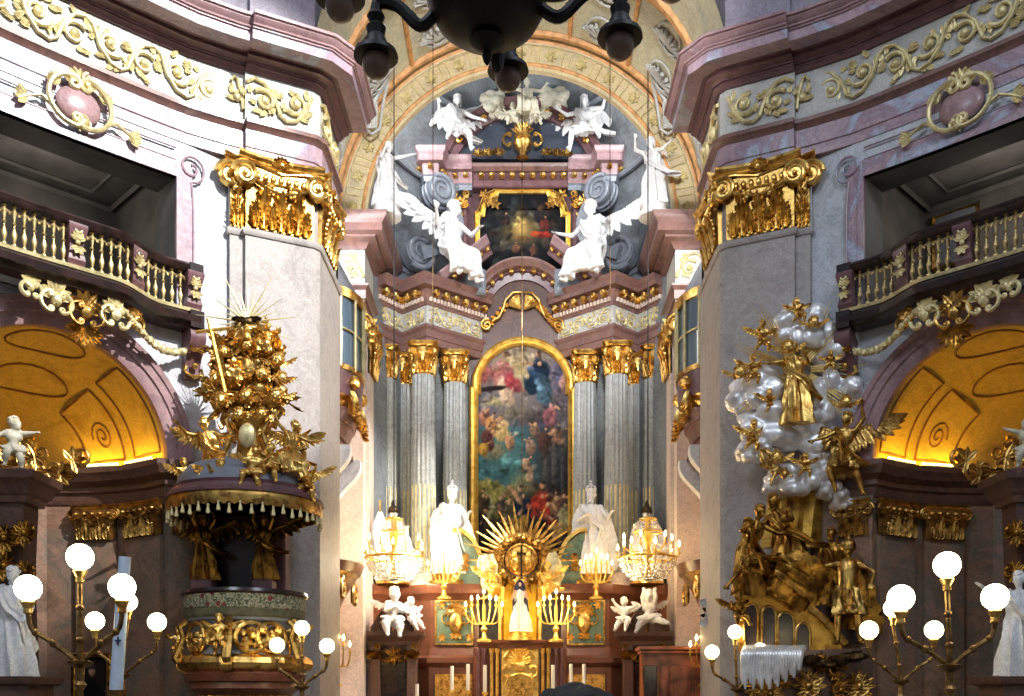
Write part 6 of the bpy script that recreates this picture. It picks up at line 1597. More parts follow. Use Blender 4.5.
    b.rings(rr); b.build('bracket', M['plum'], k_)
    b = MB(); mp = lambda u, v, w=0: wmap(S0 + .04 + u, 6.68 + v, w + .2); tube2(b, mp, [(-.16, .1), (-.2, -.02), (0, -.1), (.2, -.02), (.16, .1)], .045); b.ball(mp(0, .12, .08), .07); b.build('gilt_roll', M['oldgold'], k_); b = MB()
    mp = lambda u, v, w=0: wmap(S0 + .04 + u, 7.1 + v, w + .32); fan(b, mp, 0, .0, .2, -.2, pi + .2, 6, .08); b.build('gilt_trim', M['oldgold'], k_)
    # crest cartouche above the opening
    q = thing('crest_cartouche', 'gilt rococo cartouche with a pink shield above the %s gallery opening' % nm, 'cartouche', tuple(wmap(SCN - .35, 11.2, .1)))
    so = SCN - .38
    mp = lambda u, v, w=0: wmap(so + u, 11.28 + v, w + .1)
    b = MB(); b.ball((0, 0, 0), (.42, .14, .34), 18, 10, None); b.v = [mp(p.x, p.z, -p.y) for p in b.v]; b.build('shield', M['rosepale'], q)
    for s_ in (-1, 1):
        b = MB(); tube2(b, mp, c_scroll(s_ * .12, .02, .46, pi * .5, -.55 * pi if s_ > 0 else 1.55 * pi, .3), .065, .05, .1); b.build('c_scroll', M['palegold'], q)
        b = MB(); tube2(b, mp, [(s_ * .5, -.2), (s_ * .7, -.1), (s_ * .95, -.22), (s_ * 1.1, -.32)], .05, .03, .06); fan(b, mp, s_ * .95, -.25, .26, (-.8 if s_ > 0 else pi - .6), (.8 if s_ > 0 else pi + .8), 4, .12); b.build('leaf_spray', M['palegold'], q)
    b = MB(); fan(b, mp, 0, .36, .34, .1, pi - .1, 9, .14)
    for s_ in (-1, 1): fan(b, mp, s_ * .42, .22, .24, .2 if s_ > 0 else 1.4, 1.7 if s_ > 0 else pi - .2, 5, .1); tube2(b, mp, spiral2(s_ * .14, .5, .12, .02, pi / 2, s_ * 1.4, 18), .04, .03, .1)
    b.build('crest', M['palegold'], q)
    b = MB(); fan(b, mp, 0, -.34, .2, pi + .3, 2 * pi - .3, 5, .1); tube2(b, mp, spiral2(-.12, -.36, .1, .02, 0, 1.4, 16), .035, .02, .1); b.build('lower_scroll', M['palegold'], q)
    # chapel pilaster capitals
    I = info[nm]
    def cap_on(mm, L, lab):
        capital('chapel_capital', lab, mm, L, 3.34, 4.08, M['oldgold'], None, (1, 1), .1, (3, 2), fleuron=False)
        b = MB(); b.rings([[mm(0, h, -.1), mm(0, h, .0), mm(L, h, .0), mm(L, h, -.1)] for h in (-EYE, 3.36)]); struct(b.build('trim_chapel_pilaster', M['darkwall']))
    for k, (t0, t1) in enumerate(((.06, 1.12), (1.36, 2.1))):
        pb, pa = I['vau'](t0, 0), I['vau'](t1, 0); u = pb - pa; u.z = 0; L = u.length; u.normalize(); n = V((u.y, -u.x, 0))
        cap_on(lambda x, h, w=0, pa=pa, u=u, n=n: V((pa.x + u.x * x + n.x * (w + .12), pa.y + u.y * x + n.y * (w + .12), Zh(h))), L, 'small dark-gilt pilaster capital %s the %s chapel ledge' % (('beneath the outer end of', 'deeper inside under')[k], nm))
    cap_on(lambda x, h, w=0: wmap(SCN - ARC_R - .06 - x, h, w + .09), .62, 'small dark-gilt pilaster capital on the wall strip between %s arch and pier' % nm)

def chapel_altar(nm):
    I = info[nm]; c, AX, d = I['c'], I['AX'], I['d']
    o = V((-9.25, 18.35, 0))
    t = thing('chapel_altar', 'brown marble altar post with dark-gilt ornaments at the outer edge of the %s chapel' % nm, 'altar', tuple(o))
    b = MB()
    sq = [(-1, -1), (1, -1), (1, 1), (-1, 1)]
    def blk(hs, name, mat):
        b = MB(); b.rings([[V((o.x + w * x, o.y + w * y, Zh(h))) for x, y in sq] for h, w in hs]); b.build(name, mat, t)
    blk([(-EYE, .44), (-.2, .44), (-.1, .36), (0, .3), (1.0, .28), (2.2, .24), (3.55, .28)], 'post', M['brown'])
    blk([(3.55, .28), (3.57, .36), (3.68, .38), (3.76, .46), (3.88, .5), (3.96, .58), (4.1, .6), (4.12, .44), (4.18, .36)], 'cornice', M['brown'])
    for k, (dx, h, r) in enumerate(((0, 2.9, .24), (0, 2.4, .22), (.36, 3.0, .2), (-.36, 2.6, .24), (.38, 2.3, .18), (0, 1.7, .26))):
        b = MB(); mp = lambda u, v, w=0: V((o.x + dx + u, o.y - .38 - w, Zh(h + v)))
        fan(b, mp, 0, 0, r * 1.3, .1, pi - .1, 6, r * .5); fan(b, mp, 0, -.05, r * 1.2, pi + .3, 2 * pi - .3, 5, r * .5); tube2(b, mp, c_scroll(.02, 0, r * .7, pi / 2, 1.5 * pi if k % 2 else -pi / 2), .04); b.ball(mp(0, 0, .06), r * .3, 8, 6)
        b.build('gilt_ornament', M['darkgold'], t)
    mr = -1 if MIR[0] < 0 else 1
    w_ = MIR[0]; MIR[0] = 1
    ps = mixpose(PUTTO_SIT, spine=(.05, -.05, 1), head=(.75 * mr, -.6, .15), legs=(((-.25, -.7, -.6), (-.1, .4, -1)), ((.3, -.5, -.9), (.1, .3, -1))), arms=(((-.8, -.1, -.4), (-.4, -.6, -.5)), ((.9, -.4, .1), (.9, -.3, .15))) if mr > 0 else (((-.9, -.4, .3), (-.9, -.3, .3)), ((.8, -.1, -.4), (.4, -.6, -.5))))
    statue('putto_statue', 'pale putto seated on top of the %s chapel altar post' % nm, 'statue', ((o.x + .05) * mr, o.y - .2, Zh(4.16)), 1.1, ps, M['creamst'], rz=.5 * mr, child=True, robe='loin', fingers=True)
    MIR[0] = w_
    g = thing('gilt_frame_fragment', 'dark-gilt scrolled altar crest behind the %s chapel putto' % nm, 'ornament', (o.x + .2, o.y + .8, Zh(4.6)))
    for k in range(6):
        b = MB(); mp = lambda u, v, w=0: V((o.x - .5 + .25 * k + u, o.y + .75 - w, Zh(4.5 + .25 * sin(k * 1.3) + v)))
        fan(b, mp, 0, 0, .3, k, k + 3.6, 6, .12); tube2(b, mp, spiral2(.1, .1, .2, .03, k, 1.5, 20), .045, .03); b.build('rocaille', M['oldgold'], g)

def globe_lamp(label, px, d, spots, r, hub_py, mat, k=1.0):
    """standing lamp: pole with upright centre globe and curved side arms"""
    c = P(px, hub_py, d)
    t = thing('globe_lamp', label, 'lamp', (c.x, c.y, 0))
    b = MB(); z = c.z
    b.lathe([(.26 * k, 0), (.26 * k, .06), (.14 * k, .14), (.07 * k, .3), (.045 * k, .6), (.05 * k, z * .55), (.035 * k, z - .3), (.07 * k, z - .24), (.045 * k, z - .2), (.05 * k, z - .05), (.14 * k, z), (.15 * k, z + .03), (.05 * k, z + .05)], (c.x, c.y, 0), 16); b.build('pole', M['bronze2'], t)
    for i, (gx, gy) in enumerate(spots):
        g = P(gx, gy, d); bot = V((g.x, g.y, g.z - r * 1.0))
        b = MB()
        if abs(gx - px) < 12:
            b.tube([(c.x, c.y, z), lv(V((c.x, c.y, z)), bot, .5), bot - V((0, 0, r * .9))], [.035 * k, .03 * k, .03 * k], 8)
            for q in (.25, .6): b.ball(lv(V((c.x, c.y, z)), bot, q), .05 * k, 8, 6)
        else:
            s = 1 if gx > px else -1; w = abs(g.x - c.x)
            pts = catmull([(c.x, c.y, z), (c.x + s * w * .25, c.y, z + .12), (c.x + s * w * .6, c.y, z + (bot.z - z) * .38), (g.x - s * w * .08, g.y, z + (bot.z - z) * .55), (g.x, g.y, bot.z - r * .9)], 8)
            b.tube(pts, .03 * k, 8); b.ball(pts[14], .05 * k, 8, 6); b.ball(pts[22], .045 * k, 8, 6)
            leaf(b, pts[10], (s, 0, .6), (0, -1, 0), .14 * k, .05 * k, .3, 2, .3, 5)
        ar = b.build('arm', M['bronze2'], t)
        b = MB(); b.lathe([(.03 * k, -r * 1.0), (.05 * k, -r * .9), (r * .3, -r * .55), (r * .55, -r * .08), (r * .5, -.0), (r * .4, .02)], bot, 14); b.build('gallery_cup', M['gold'], t)
        b = MB(); b.ball(g, r, 24, 16); b.build('globe', mat, t)
        lamp_pts.append((g, r))
lamp_pts = []
M['bronze2'] = gilt('patinated_brass', (150, 118, 72), (84, 62, 38), .34)

def fittings():
    globe_lamp('large standing lamp with three lit globes at the lower left, nearest the camera', 80, 11.5, [(28, 588), (80, 557), (122, 587)], .152, 664, M['globe'])
    globe_lamp('smaller lit globe lamp just behind the large one on the left, beside the tall candle', 122, 16.6, [(95, 621), (128, 602), (157, 622)], .152, 676, M['globe2'], .9)
    globe_lamp('globe lamp farthest back on the left, half behind the pulpit', 302, 18.0, [(277, 645), (302, 628), (327, 646)], .135, 688, M['globe2'], .9)
    globe_lamp('large standing lamp with three lit globes at the lower right, nearest the camera', 950, 11.5, [(901, 598), (947, 565), (995, 597)], .152, 668, M['globe'])
    globe_lamp('smaller lit globe lamp behind the large right-hand one, nearer the soldier relief', 901, 16.6, [(869, 630), (893, 608), (934, 630)], .152, 682, M['globe2'], .9)
    globe_lamp('globe lamp farthest back on the right, before the bridge relief', 737, 20.0, [(712, 652), (735, 632), (760, 650)], .14, 690, M['globe2'], .9)
    # paschal candle
    t = thing('tall_candle', 'tall pale blue candle with a small emblem, behind the left lamps', 'candle', P(118, 690, 16.2) - V((0, 0, 1.2)))
    a, b_ = P(116, 690, 16.2), P(125, 557, 16.2)
    b = MB(); b.tube([a, lv(a, b_, .5), b_], [.105, .1, .095], 20); b.build('wax', M['paleblue'], t)
    b = MB(); b.tube([b_, b_ + V((0, 0, .07))], .012, 6); b.build('wick', M['black'], t)
    b = MB(); c = P(118, 641, 16.08); b.box(c, (.02, .03, .14)); b.box(c + V((0, 0, .01)), (.1, .03, .02)); b.ball(c, .03, 8, 6); b.build('emblem', M['navy'], t)
    b = MB(); b.lathe([(.28, 0), (.28, .08), (.1, .16), (.07, .5), (.1, .9), (.07, 1.2), (.16, a.z - .05), (.17, a.z)], (a.x, a.y, 0), 16); b.build('candle_stand', M['bronze2'], t)
    # framed portrait on the wall
    t = thing('framed_portrait', 'framed portrait of a seated person in black, low behind the left lamp', 'painting', P(92, 690, 19.8))
    c = P(92, 684, 19.2); W, H = .66, 1.0; rot = Matrix.Translation(c) @ Matrix.Rotation(radians(-12), 4, 'Z')
    pa = Paint(40, 56, lambda u, v: (54, 40, 30)); pa.blob(.5, .2, .42, .34, (16, 15, 17)); pa.blob(.5, .38, .24, .24, (18, 16, 18)); pa.blob(.5, .74, .13, .12, (196, 150, 120)); pa.blob(.5, .83, .14, .06, (90, 80, 74)); pa.blob(.46, .14, .12, .05, (196, 150, 124)); pa.blob(.62, .08, .2, .04, (206, 190, 170))
    canvas('canvas', pa, lambda x, v: rot @ V(((x - .5) * W, 0, (v - .5) * H)), lambda v: (0, 1), M['paint'], t, .02)
    b = MB()
    for s in (-1, 1): b.box((s * (W / 2 + .05), -.02, 0), (.1, .09, H + .2), rot, 0, .02); b.box((0, -.02, s * (H / 2 + .05)), (W + .2, .09, .1), rot, 0, .02)
    b.build('frame', M['darkgold'], t)
    # white saints at the outer edges
    ss = mixpose(STAND, spine=(.03, .02, 1), head=(-.3, -.8, -.4), arms=(((-.4, -.2, -.9), (.4, -.8, .1)), ((.4, -.1, -1), (-.2, -.7, -.6))))
    statue('saint_statue', 'bluish-white robed saint on a brown shelf at the left edge', 'statue', P(12, 677, 17.0), 1.85, ss, M['white'], rz=.2, robe='stand', beard=True, seed=51, sashed=(.2, .3, -.8), mats={})
    statue('saint_statue', 'bluish-white robed saint at the right edge, behind the lamp globe', 'statue', P(1018, 676, 17.0), 1.75, mixpose(ss, head=(-.5, -.8, -.2), arms=(((-.8, -.3, .1), (-.6, -.6, .3)), ((.4, -.1, -1), (-.2, -.7, -.6)))), M['white'], rz=-.3, robe='stand', seed=52, sashed=True)
    for px, nm in ((14, 'left'), (1018, 'right')):
        c = P(px, 677, 17.0); b = MB()
        b.rings([[V((c.x + w * x, c.y + w * y, c.z + z)) for x, y in ((-1, -1), (1, -1), (1, 1), (-1, 1))] for z, w in ((-c.z, .42), (-.5, .4), (-.42, .46), (-.16, .46), (-.12, .56), (-.02, .6), (0, .6))])
        tag(b.build('statue_plinth', M['brown']), 'brown marble plinth under the %s-edge white saint' % nm, 'pedestal')
    # head of a visitor in front
    p = P(577, 680.5, 2.1)
    st = mixpose(STAND, head=(.05, 1, .1), arms=(((-.25, 0, -1), (.1, -.2, -1)), ((.25, 0, -1), (-.1, -.2, -1))))
    t = thing('person', 'back of a dark-haired person in black at the bottom centre', 'person', (p.x, p.y, 0))
    body, hb, J = human(st, hair=True)
    top = max(q.z for q in hb.v); Mx = Matrix.Translation((p.x, p.y, 0)) @ Matrix.Scale(p.z / top, 4) @ Matrix.Rotation(pi, 4, 'Z') @ Matrix.Translation((0, 0, 0))
    MxB = Matrix.Translation((p.x, p.y, 0)) @ Matrix.Scale(p.z / top, 4)
    place(body, MxB).build('body', M['skin'], t)
    h = MB(); hc = J['head']; 
    h.ball(hc + V((0, -.008, .012)), (.071, .078, .07), 20, 14); 
    for k in range(60):
        a, e = R.uniform(0, 2 * pi), R.uniform(-.3, 1.5); d_ = V((cos(a) * cos(e), sin(a) * cos(e), sin(e)))
        if d_.y > .5 and d_.z < .3: continue
        h.ball(hc + V((d_.x * .062, d_.y * .07 - .006, d_.z * .062 + .012)), R.uniform(.014, .02), 8, 6)
    hh = solidify_blob(h, .004, 2); top2 = max(q.z for q in hh.v); place(hh, MxB).build('hair', M['hair'], t)
    place(robe_for(J, 'stand', seed=3), MxB).build('coat', M['black'], t)

def pulpit():
    C = V((-5.42, 19.75, 0))
    t = thing('pulpit', 'round pulpit with tasselled canopy, dark recess and floral parapet cloth at the sunlit pier', 'pulpit', tuple(C))
    def L(prof, name, mat, n=40, **kw):
        b = MB(); b.lathe([(r, Zh(h)) for r, h in prof], C, n, **kw); return b.build(name, mat, t)
    # canopy
    L([(1.52, 3.86), (1.52, 3.92), (1.46, 3.95), (1.42, 4.02), (1.36, 4.05), (1.38, 4.1), (1.28, 4.12)], 'canopy_cornice', M['plum'])
    L([(1.32, 4.1), (1.28, 4.26), (1.1, 4.5), (.74, 4.64), (.5, 4.7), (.1, 4.72)], 'canopy_roof', M['velvet'])
    L([(1.46, 3.84), (.05, 3.86), (.05, 3.8), (1.4, 3.8)], 'canopy_underside', M['ebony'])
    N = 46
    b = MB(); rr = []
    for k in range(97):
        a = 2 * pi * k / 96; q = abs(sin(a * N / 2)); r = 1.47
        rr.append([C + V((r * cos(a), r * sin(a), Zh(3.87))), C + V(((r + .03) * cos(a), (r + .03) * sin(a), Zh(3.76))), C + V((r * cos(a), r * sin(a), Zh(3.66 - .07 * q))), C + V(((r - .05) * cos(a), (r - .05) * sin(a), Zh(3.66 - .07 * q))), C + V(((r - .06) * cos(a), (r - .06) * sin(a), Zh(3.87)))])
    b.rings(rr, False); b.build('lambrequin', M['oldgold'], t)
    first = None
    for k in range(N):
        a = 2 * pi * k / N
        if sin(a) > .5: continue
        p = C + V((1.46 * cos(a), 1.46 * sin(a), Zh(3.58 - (.05 if k % 2 else 0))))
        if first is None:
            b = MB(); b.lathe([(.012, .08), (.024, .07), (.028, .04), (.02, .02), (.038, -.05), (.042, -.1), (.02, -.11)], p, 10); first = b.build('tassel', M['palegold'], t); fp = p
        else:
            o = first.copy(); COL.objects.link(o); o.parent = t; o.location = p - fp
    # recess behind and caryatids
    b = MB(); b.box((-5.7, 20.75, Zh(2.9)), (1.5, .3, 2.1)); b.build('back_panel', M['ebony'], t)
    b = MB()
    for x in (-6.5, -4.95): b = MB(); b.box((x, 20.8, Zh(2.9)), (.25, .5, 2.1), None, 0, .03); b.build('back_jamb', M['plum'], t)
    # parapet and bowl
    L([(1.14, 1.72), (1.17, 1.75), (1.17, 2.0), (1.14, 2.02)], 'parapet_cloth', M['floral'], 48); L([(1.12, 1.56), (1.15, 1.6), (1.16, 1.72), (1.13, 1.75)], 'parapet_cushion', M['olive'], 48)
    L([(1.18, 2.0), (1.22, 2.04), (1.2, 2.1), (1.02, 2.12), (1.0, 1.4)], 'parapet_top', M['ebony'])
    L([(1.1, 1.6), (1.12, 1.56), (1.1, 1.52), (1.02, 1.48), (1.0, 1.1), (1.08, .82), (1.16, .78)], 'bowl', M['velvet'])
    L([(1.16, .86), (1.26, .8), (1.3, .7), (1.26, .6), (1.16, .56), (1.1, .56)], 'gilt_torus', M['gold'], 60, flute=26, fa=.02)
    L([(1.14, .58), (1.18, .5), (1.14, .36), (1.06, .34), (1.08, .22), (.98, .16), (.9, .1)], 'lower_moulding', M['altarwood'])
    L([(.86, .14), (.8, -.1), (.6, -.4), (.44, -.7), (.3, -1.0), (.32, -1.2), (.5, -EYE)], 'foot', M['oldgold'], 40, flute=8, fa=.04)
    for k, a in enumerate((-2.3, -1.95, -1.2, -.85)):
        b = MB(); o = V((cos(a), sin(a), 0)); s = V((-sin(a), cos(a), 0)); p = C + o * 1.03
        mp = lambda u, v, w=0: p + s * u + o * w + V((0, 0, Zh(1.18 + v)))
        if k in (0, 3, 2):
            tube2(b, mp, [(.3 * cos(q), .28 * sin(q)) for q in [i * pi / 12 for i in range(25)]], .05, None, .05)
            for j in range(16): b.ball(mp(R.uniform(-.22, .22), R.uniform(-.2, .2), .05), R.uniform(.05, .1), 8, 6, None, 0, .4, j)
        else:
            fan(b, mp, 0, -.1, .36, .2, pi - .2, 7, .14)
        b.build('gilt_relief', M['gold'], t)
    for a in (-2.75, -.45, -1.57):
        b = MB(); o = V((cos(a), sin(a), 0)); s = V((-sin(a), cos(a), 0)); p = C + o * 1.18
        mp = lambda u, v, w=0: p + o * u + s * w + V((0, 0, Zh(.9 + v)))
        tube2(b, mp, [(-.1, .62), (.05, .5), (-.02, .3), (.06, .1), (.14, -.1), (.0, -.25)] , .08, .1); b.tube([p + V((0, 0, Zh(.66))) - s * .1, p + V((0, 0, Zh(.66))) + s * .1], .13, 12); b.build('volute_bracket', M['oldgold'], t)
    b = MB()
    for k in range(14):
        a = -pi + pi * k / 13; o = V((cos(a), sin(a), 0)); leaf(b, C + o * .84 + V((0, 0, Zh(.1))), (o.x * -.3, o.y * -.3, -1), o, .5, .3, -.2, 3, .3, 7)
    b.build('foot_foliage', M['oldgold'], t)
M['olive'] = plain('olive_fabric', (88, 86, 64), .8, 0, .15)
def floral():
    t = NT('floral_parapet_cloth'); tc = t.n('ShaderNodeTexCoord')
    v = t.n('ShaderNodeTexVoronoi', i_Scale=4.2); t.l(tc.outputs['Object'], v.inputs['Vector'])
    rose = t.ramp(v.outputs['Distance'], [(.0, (1, 1, 1, 1)), (.2, (1, 1, 1, 1)), (.23, (0, 0, 0, 1))])
    n1 = t.n('ShaderNodeTexNoise', i_Scale=17.0, i_Detail=3.0, i_Distortion=1.5); t.l(tc.outputs['Object'], n1.inputs['Vector'])
    lf = t.ramp(n1.outputs[0], [(.4, lin((58, 66, 46))), (.5, lin((96, 104, 78))), (.56, lin((178, 172, 150))), (.66, lin((120, 116, 92)))])
    mx = t.n('ShaderNodeMix', data_type='RGBA'); t.l(rose, mx.inputs[0]); t.l(lf, mx.inputs[6]); mx.inputs[7].default_value = lin((104, 36, 36)); c1 = mx.outputs[2]
    b = t.bsdf(Roughness=.8); t.l(c1, b.inputs['Base Color']); return t.m
M['floral'] = floral()

def pulpit_figures():
    G = M['gold']; OG = M['oldgold']; d = 19.5
    big = [('gilded winged angel leaning outward at the left end of the pulpit canopy', 213, 487, 1.5, mixpose(SIT, spine=(-.3, -.1, 1), head=(-.6, -.6, .1), arms=(((-.9, -.2, .1), (-.4, -.5, .4)), ((.8, -.4, -.4), (.7, -.6, .0))), legs=(((.1, -.8, -.5), (-.3, -.1, -1)), ((.4, -.7, -.6), (.1, -.2, -1)))), .2, 1),
           ('gilded angel with raised arm seated at the right end of the pulpit canopy', 290, 484, 1.35, mixpose(SIT, spine=(.2, -.05, 1), head=(.5, -.7, .2), arms=(((-.8, -.2, .7), (-.5, -.2, 1)), ((.8, -.4, -.4), (.7, -.6, .0))), legs=(((-.4, -.8, -.3), (.1, -.1, -1)), ((.3, -.7, -.6), (.2, -.2, -1)))), .4, 2)]
    for lab, px, py, h, po, rz, sd in big: statue('gilded_angel', lab, 'statue', P(px, py, d - .3), h, po, G, rz=rz, robe='sit', wings=1, fem=True, seed=sd, sashed=True, wl=.42)
    put = [('naked gilded putto sitting at the middle of the canopy edge', 252, 492, 1.0, 0, d - 1.0), ('gilded putto kneeling left of centre on the canopy roof', 222, 503, .95, .5, d - .9), ('gilded putto crouching right of centre beside a scroll', 272, 484, .9, -.5, d - .8),
           ('gilded putto perched on the right rim of the canopy', 308, 503, .95, -.3, d - .3), ('small gilded putto clinging to the left rim of the canopy', 186, 492, .75, .4, d - .3), ('gilded putto tucked behind the right-hand angel', 298, 462, .85, .2, d)]
    for i, (lab, px, py, h, rz, dd) in enumerate(put):
        po = mixpose(PUTTO_SIT, spine=(R.uniform(-.25, .25), .05, 1), arms=(((-.8, -.3, R.uniform(-.5, .6)), (-.4, -.6, .5)), ((.8, -.3, R.uniform(-.5, .6)), (.5, -.7, .3))), legs=(((-.4, -.8, -.4), (-.2, .1, -1)), ((.4, -.5, -.8), (.2, .2, -1))))
        statue('gilded_putto', lab, 'statue', P(px, py, dd), h, po, G, rz=rz, child=True, wings=1, wl=.45, robe='loin', fingers=False, seed=i)
    # scrolled pedestal of the crown group
    t = thing('crown_pedestal', 'gilded scroll pedestal rising from the middle of the pulpit canopy', 'pedestal', P(252, 478, d))
    b = MB(); c = P(252, 478, d); b.lathe([(.5, -.1), (.42, .1), (.3, .4), (.26, .7), (.34, .95), (.42, 1.1), (.3, 1.2)], c, 20, flute=8, fa=.08); b.build('stem', OG, t)
    for s in (-1, 1):
        b = MB(); mp = lambda u, v, w=0: c + V((u, -.3 - w, v)); tube2(b, mp, [(s * x, y) for x, y in ((.62, -.1), (.6, .2), (.4, .5), (.3, .8), (.42, 1.05), (.55, 1.0), (.5, .88))], .075, .06); b.build('scroll', G, t)
    b = MB(); b.ball(c + V((.02, -.42, .72)), (.17, .1, .24), 12, 8); b.build('oval_shield', M['palegold'], t)
    # swirl of gilded clouds and cherubs
    for i, (px, py, r, lab) in enumerate(((232, 395, .5, 'gilded cloud at the lower left of the pulpit crown'), (262, 397, .52, 'gilded cloud at the lower right of the pulpit crown'), (247, 372, .55, 'gilded cloud in the middle of the pulpit crown'), (236, 352, .4, 'gilded cloud at the upper left of the pulpit crown'), (265, 352, .42, 'gilded cloud at the upper right of the pulpit crown'))):
        o = tag(cloud_mb(P(px, py, d + .0), (r * 1.1, r * .8, r * .85), 34, i + 20).build('gilded_cloud', G, angle=60), lab, 'cloud')
        cc_ = P(px, py, d); b = MB()
        for k in range(40):
            a, e = R.uniform(-pi, 0), R.uniform(-1.2, 1.3); v = V((cos(a) * cos(e), sin(a) * cos(e), sin(e)))
            w_ = V((R.uniform(-1, 1), R.uniform(-.6, .1), R.uniform(-1, 1)))
            leaf(b, cc_ + V((v.x * r, v.y * r * .75, v.z * r * .78)), w_, v, R.uniform(.22, .42), R.uniform(.1, .18), .7, 3, .4, 7)
        b.build('swirling_drapery', OG if i % 2 else G, o)
    heads = [(224, 352, .15), (278, 360, .17), (247, 345, .16), (231, 376, .19), (262, 374, .19), (246, 396, .18), (221, 400, .18), (276, 396, .19), (282, 378, .14), (239, 414, .16), (262, 414, .16), (215, 378, .14)]
    for i, (px, py, r) in enumerate(heads):
        cherub_head('gilded_cherub_head', 'gilded cherub head, %s in the swirl over the pulpit' % ('topmost on the left', 'outermost on the upper right', 'at the top middle under the rays', 'left of centre', 'right of centre', 'low in the middle', 'lowest on the left', 'low on the right', 'outermost right', 'at the foot, toward the cross', 'at the foot, away from the cross', 'outermost left, behind the cross shaft')[i], P(px, py, d - .42), r * .74, G, (R.uniform(-.5, .5), -1, R.uniform(-.4, .1)), seed=i)
    statue('gilded_figure', 'small gilded seated figure with an orb at the very top of the pulpit crown', 'statue', P(268, 358, d - .3), .8, mixpose(SIT, arms=(((-.8, -.3, .3), (-.6, -.5, .4)), ((.8, -.3, -.2), (.5, -.7, .2)))), G, robe='sit', beard=True, seed=3, rz=-.3, fingers=False)
    statue('gilded_figure', 'small gilded figure holding the cross at the upper left of the pulpit crown', 'statue', P(232, 385, d - .35), .85, mixpose(SIT, arms=(((-.8, -.5, .2), (-.5, -.6, .5)), ((.8, -.3, -.2), (.5, -.7, .2)))), G, robe='sit', beard=True, seed=6, rz=.3, fingers=False)
    # tall cross, sunburst, triangle
    t = thing('gilded_cross', 'thin leaning gilded cross at the left of the pulpit crown', 'cross', P(225, 392, d - .75))
    a, e = P(225, 392, d - .75), P(208, 318, d - .75); b = MB(); b.tube([a, e], .035, 4); b.build('shaft', M['gold2'], t)
    b = MB(); b.tube([P(196, 332, d - .75), P(230, 328, d - .75)], .035, 4); b.build('crossbar', M['gold2'], t)
    t = thing('radiant_monstrance', 'gilded column topped by a burst of thin silvery rays above the pulpit', 'sunburst', P(248, 372, d - .1))
    c = P(247, 322, d - .2)
    b = MB(); b.tube([P(249, 372, d - .2), P(248, 345, d - .2), c], [.09, .07, .06], 10); b.ball(P(249, 330, d - .2), .1, 10, 8); b.build('shaft', M['gold2'], t)
    for k in range(26):
        an = 2 * pi * k / 26 + .1; b = MB(); ray_spike(b, c, (cos(an), 0, sin(an)), .08, (1.0, .6, .8, .55)[k % 4], .028, (0, -1, 0)); b.build('ray', M['palegold'], t)
    b = MB(); b.ball(c, (.12, .08, .1), 10, 8); 
    for s in (-1, 1): leaf(b, c, (s, 0, .2), (0, -1, 0), .32, .14, .2, 2, .3, 6)
    b.build('dove', M['bronze'], t)
    t = thing('gilt_triangle', 'slim gilt triangle standing among the clouds right of the ray burst', 'ornament', P(268, 352, d))
    b = MB(); q = [P(258, 352, d), P(266, 326, d), P(276, 350, d), P(258, 352, d)]; b.tube(q, .03, 6); b.build('outline', M['gold2'], t)
    # gilded caryatid angels between canopy and parapet
    for px, nm, rz in ((204, 'left', .2), (264, 'right', -.2)):
        statue('gilded_caryatid', 'dark-gilt draped angel pillar at the %s of the pulpit recess' % nm, 'statue', P(px, 580, 20.2), 1.3, mixpose(STAND, arms=(((-.5, -.3, .9), (.3, -.1, 1)), ((.5, -.3, .9), (-.3, -.1, 1)))), M['darkgold'], rz=rz, robe='stand', wings=1, fem=True, seed=8, sashed=True, fingers=False)
        c = P(px, 580, 20.2); b = MB(); b.box((c.x, c.y, c.z - .25), (.42, .42, .5), None, 0, .03); tag(b.build('caryatid_block', M['plum']), 'plum block under the %s pulpit angel pillar' % nm, 'pedestal')
    for px, py, nm, h in ((219, 655, 'middle', .85), (178, 660, 'left end', .7), (293, 655, 'right end', .75)):
        statue('gilded_putto', 'small gilded putto standing on the pulpit bowl ring, %s' % nm, 'statue', P(px, py, 18.5 if nm == 'middle' else 19.3), h, mixpose(PUTTO_SIT, legs=(((-.1, -.2, -1), (0, .2, -1)), ((.2, -.3, -1), (0, .3, -1)))), G, child=True, robe='loin', fingers=False, wings=1, wl=.4)
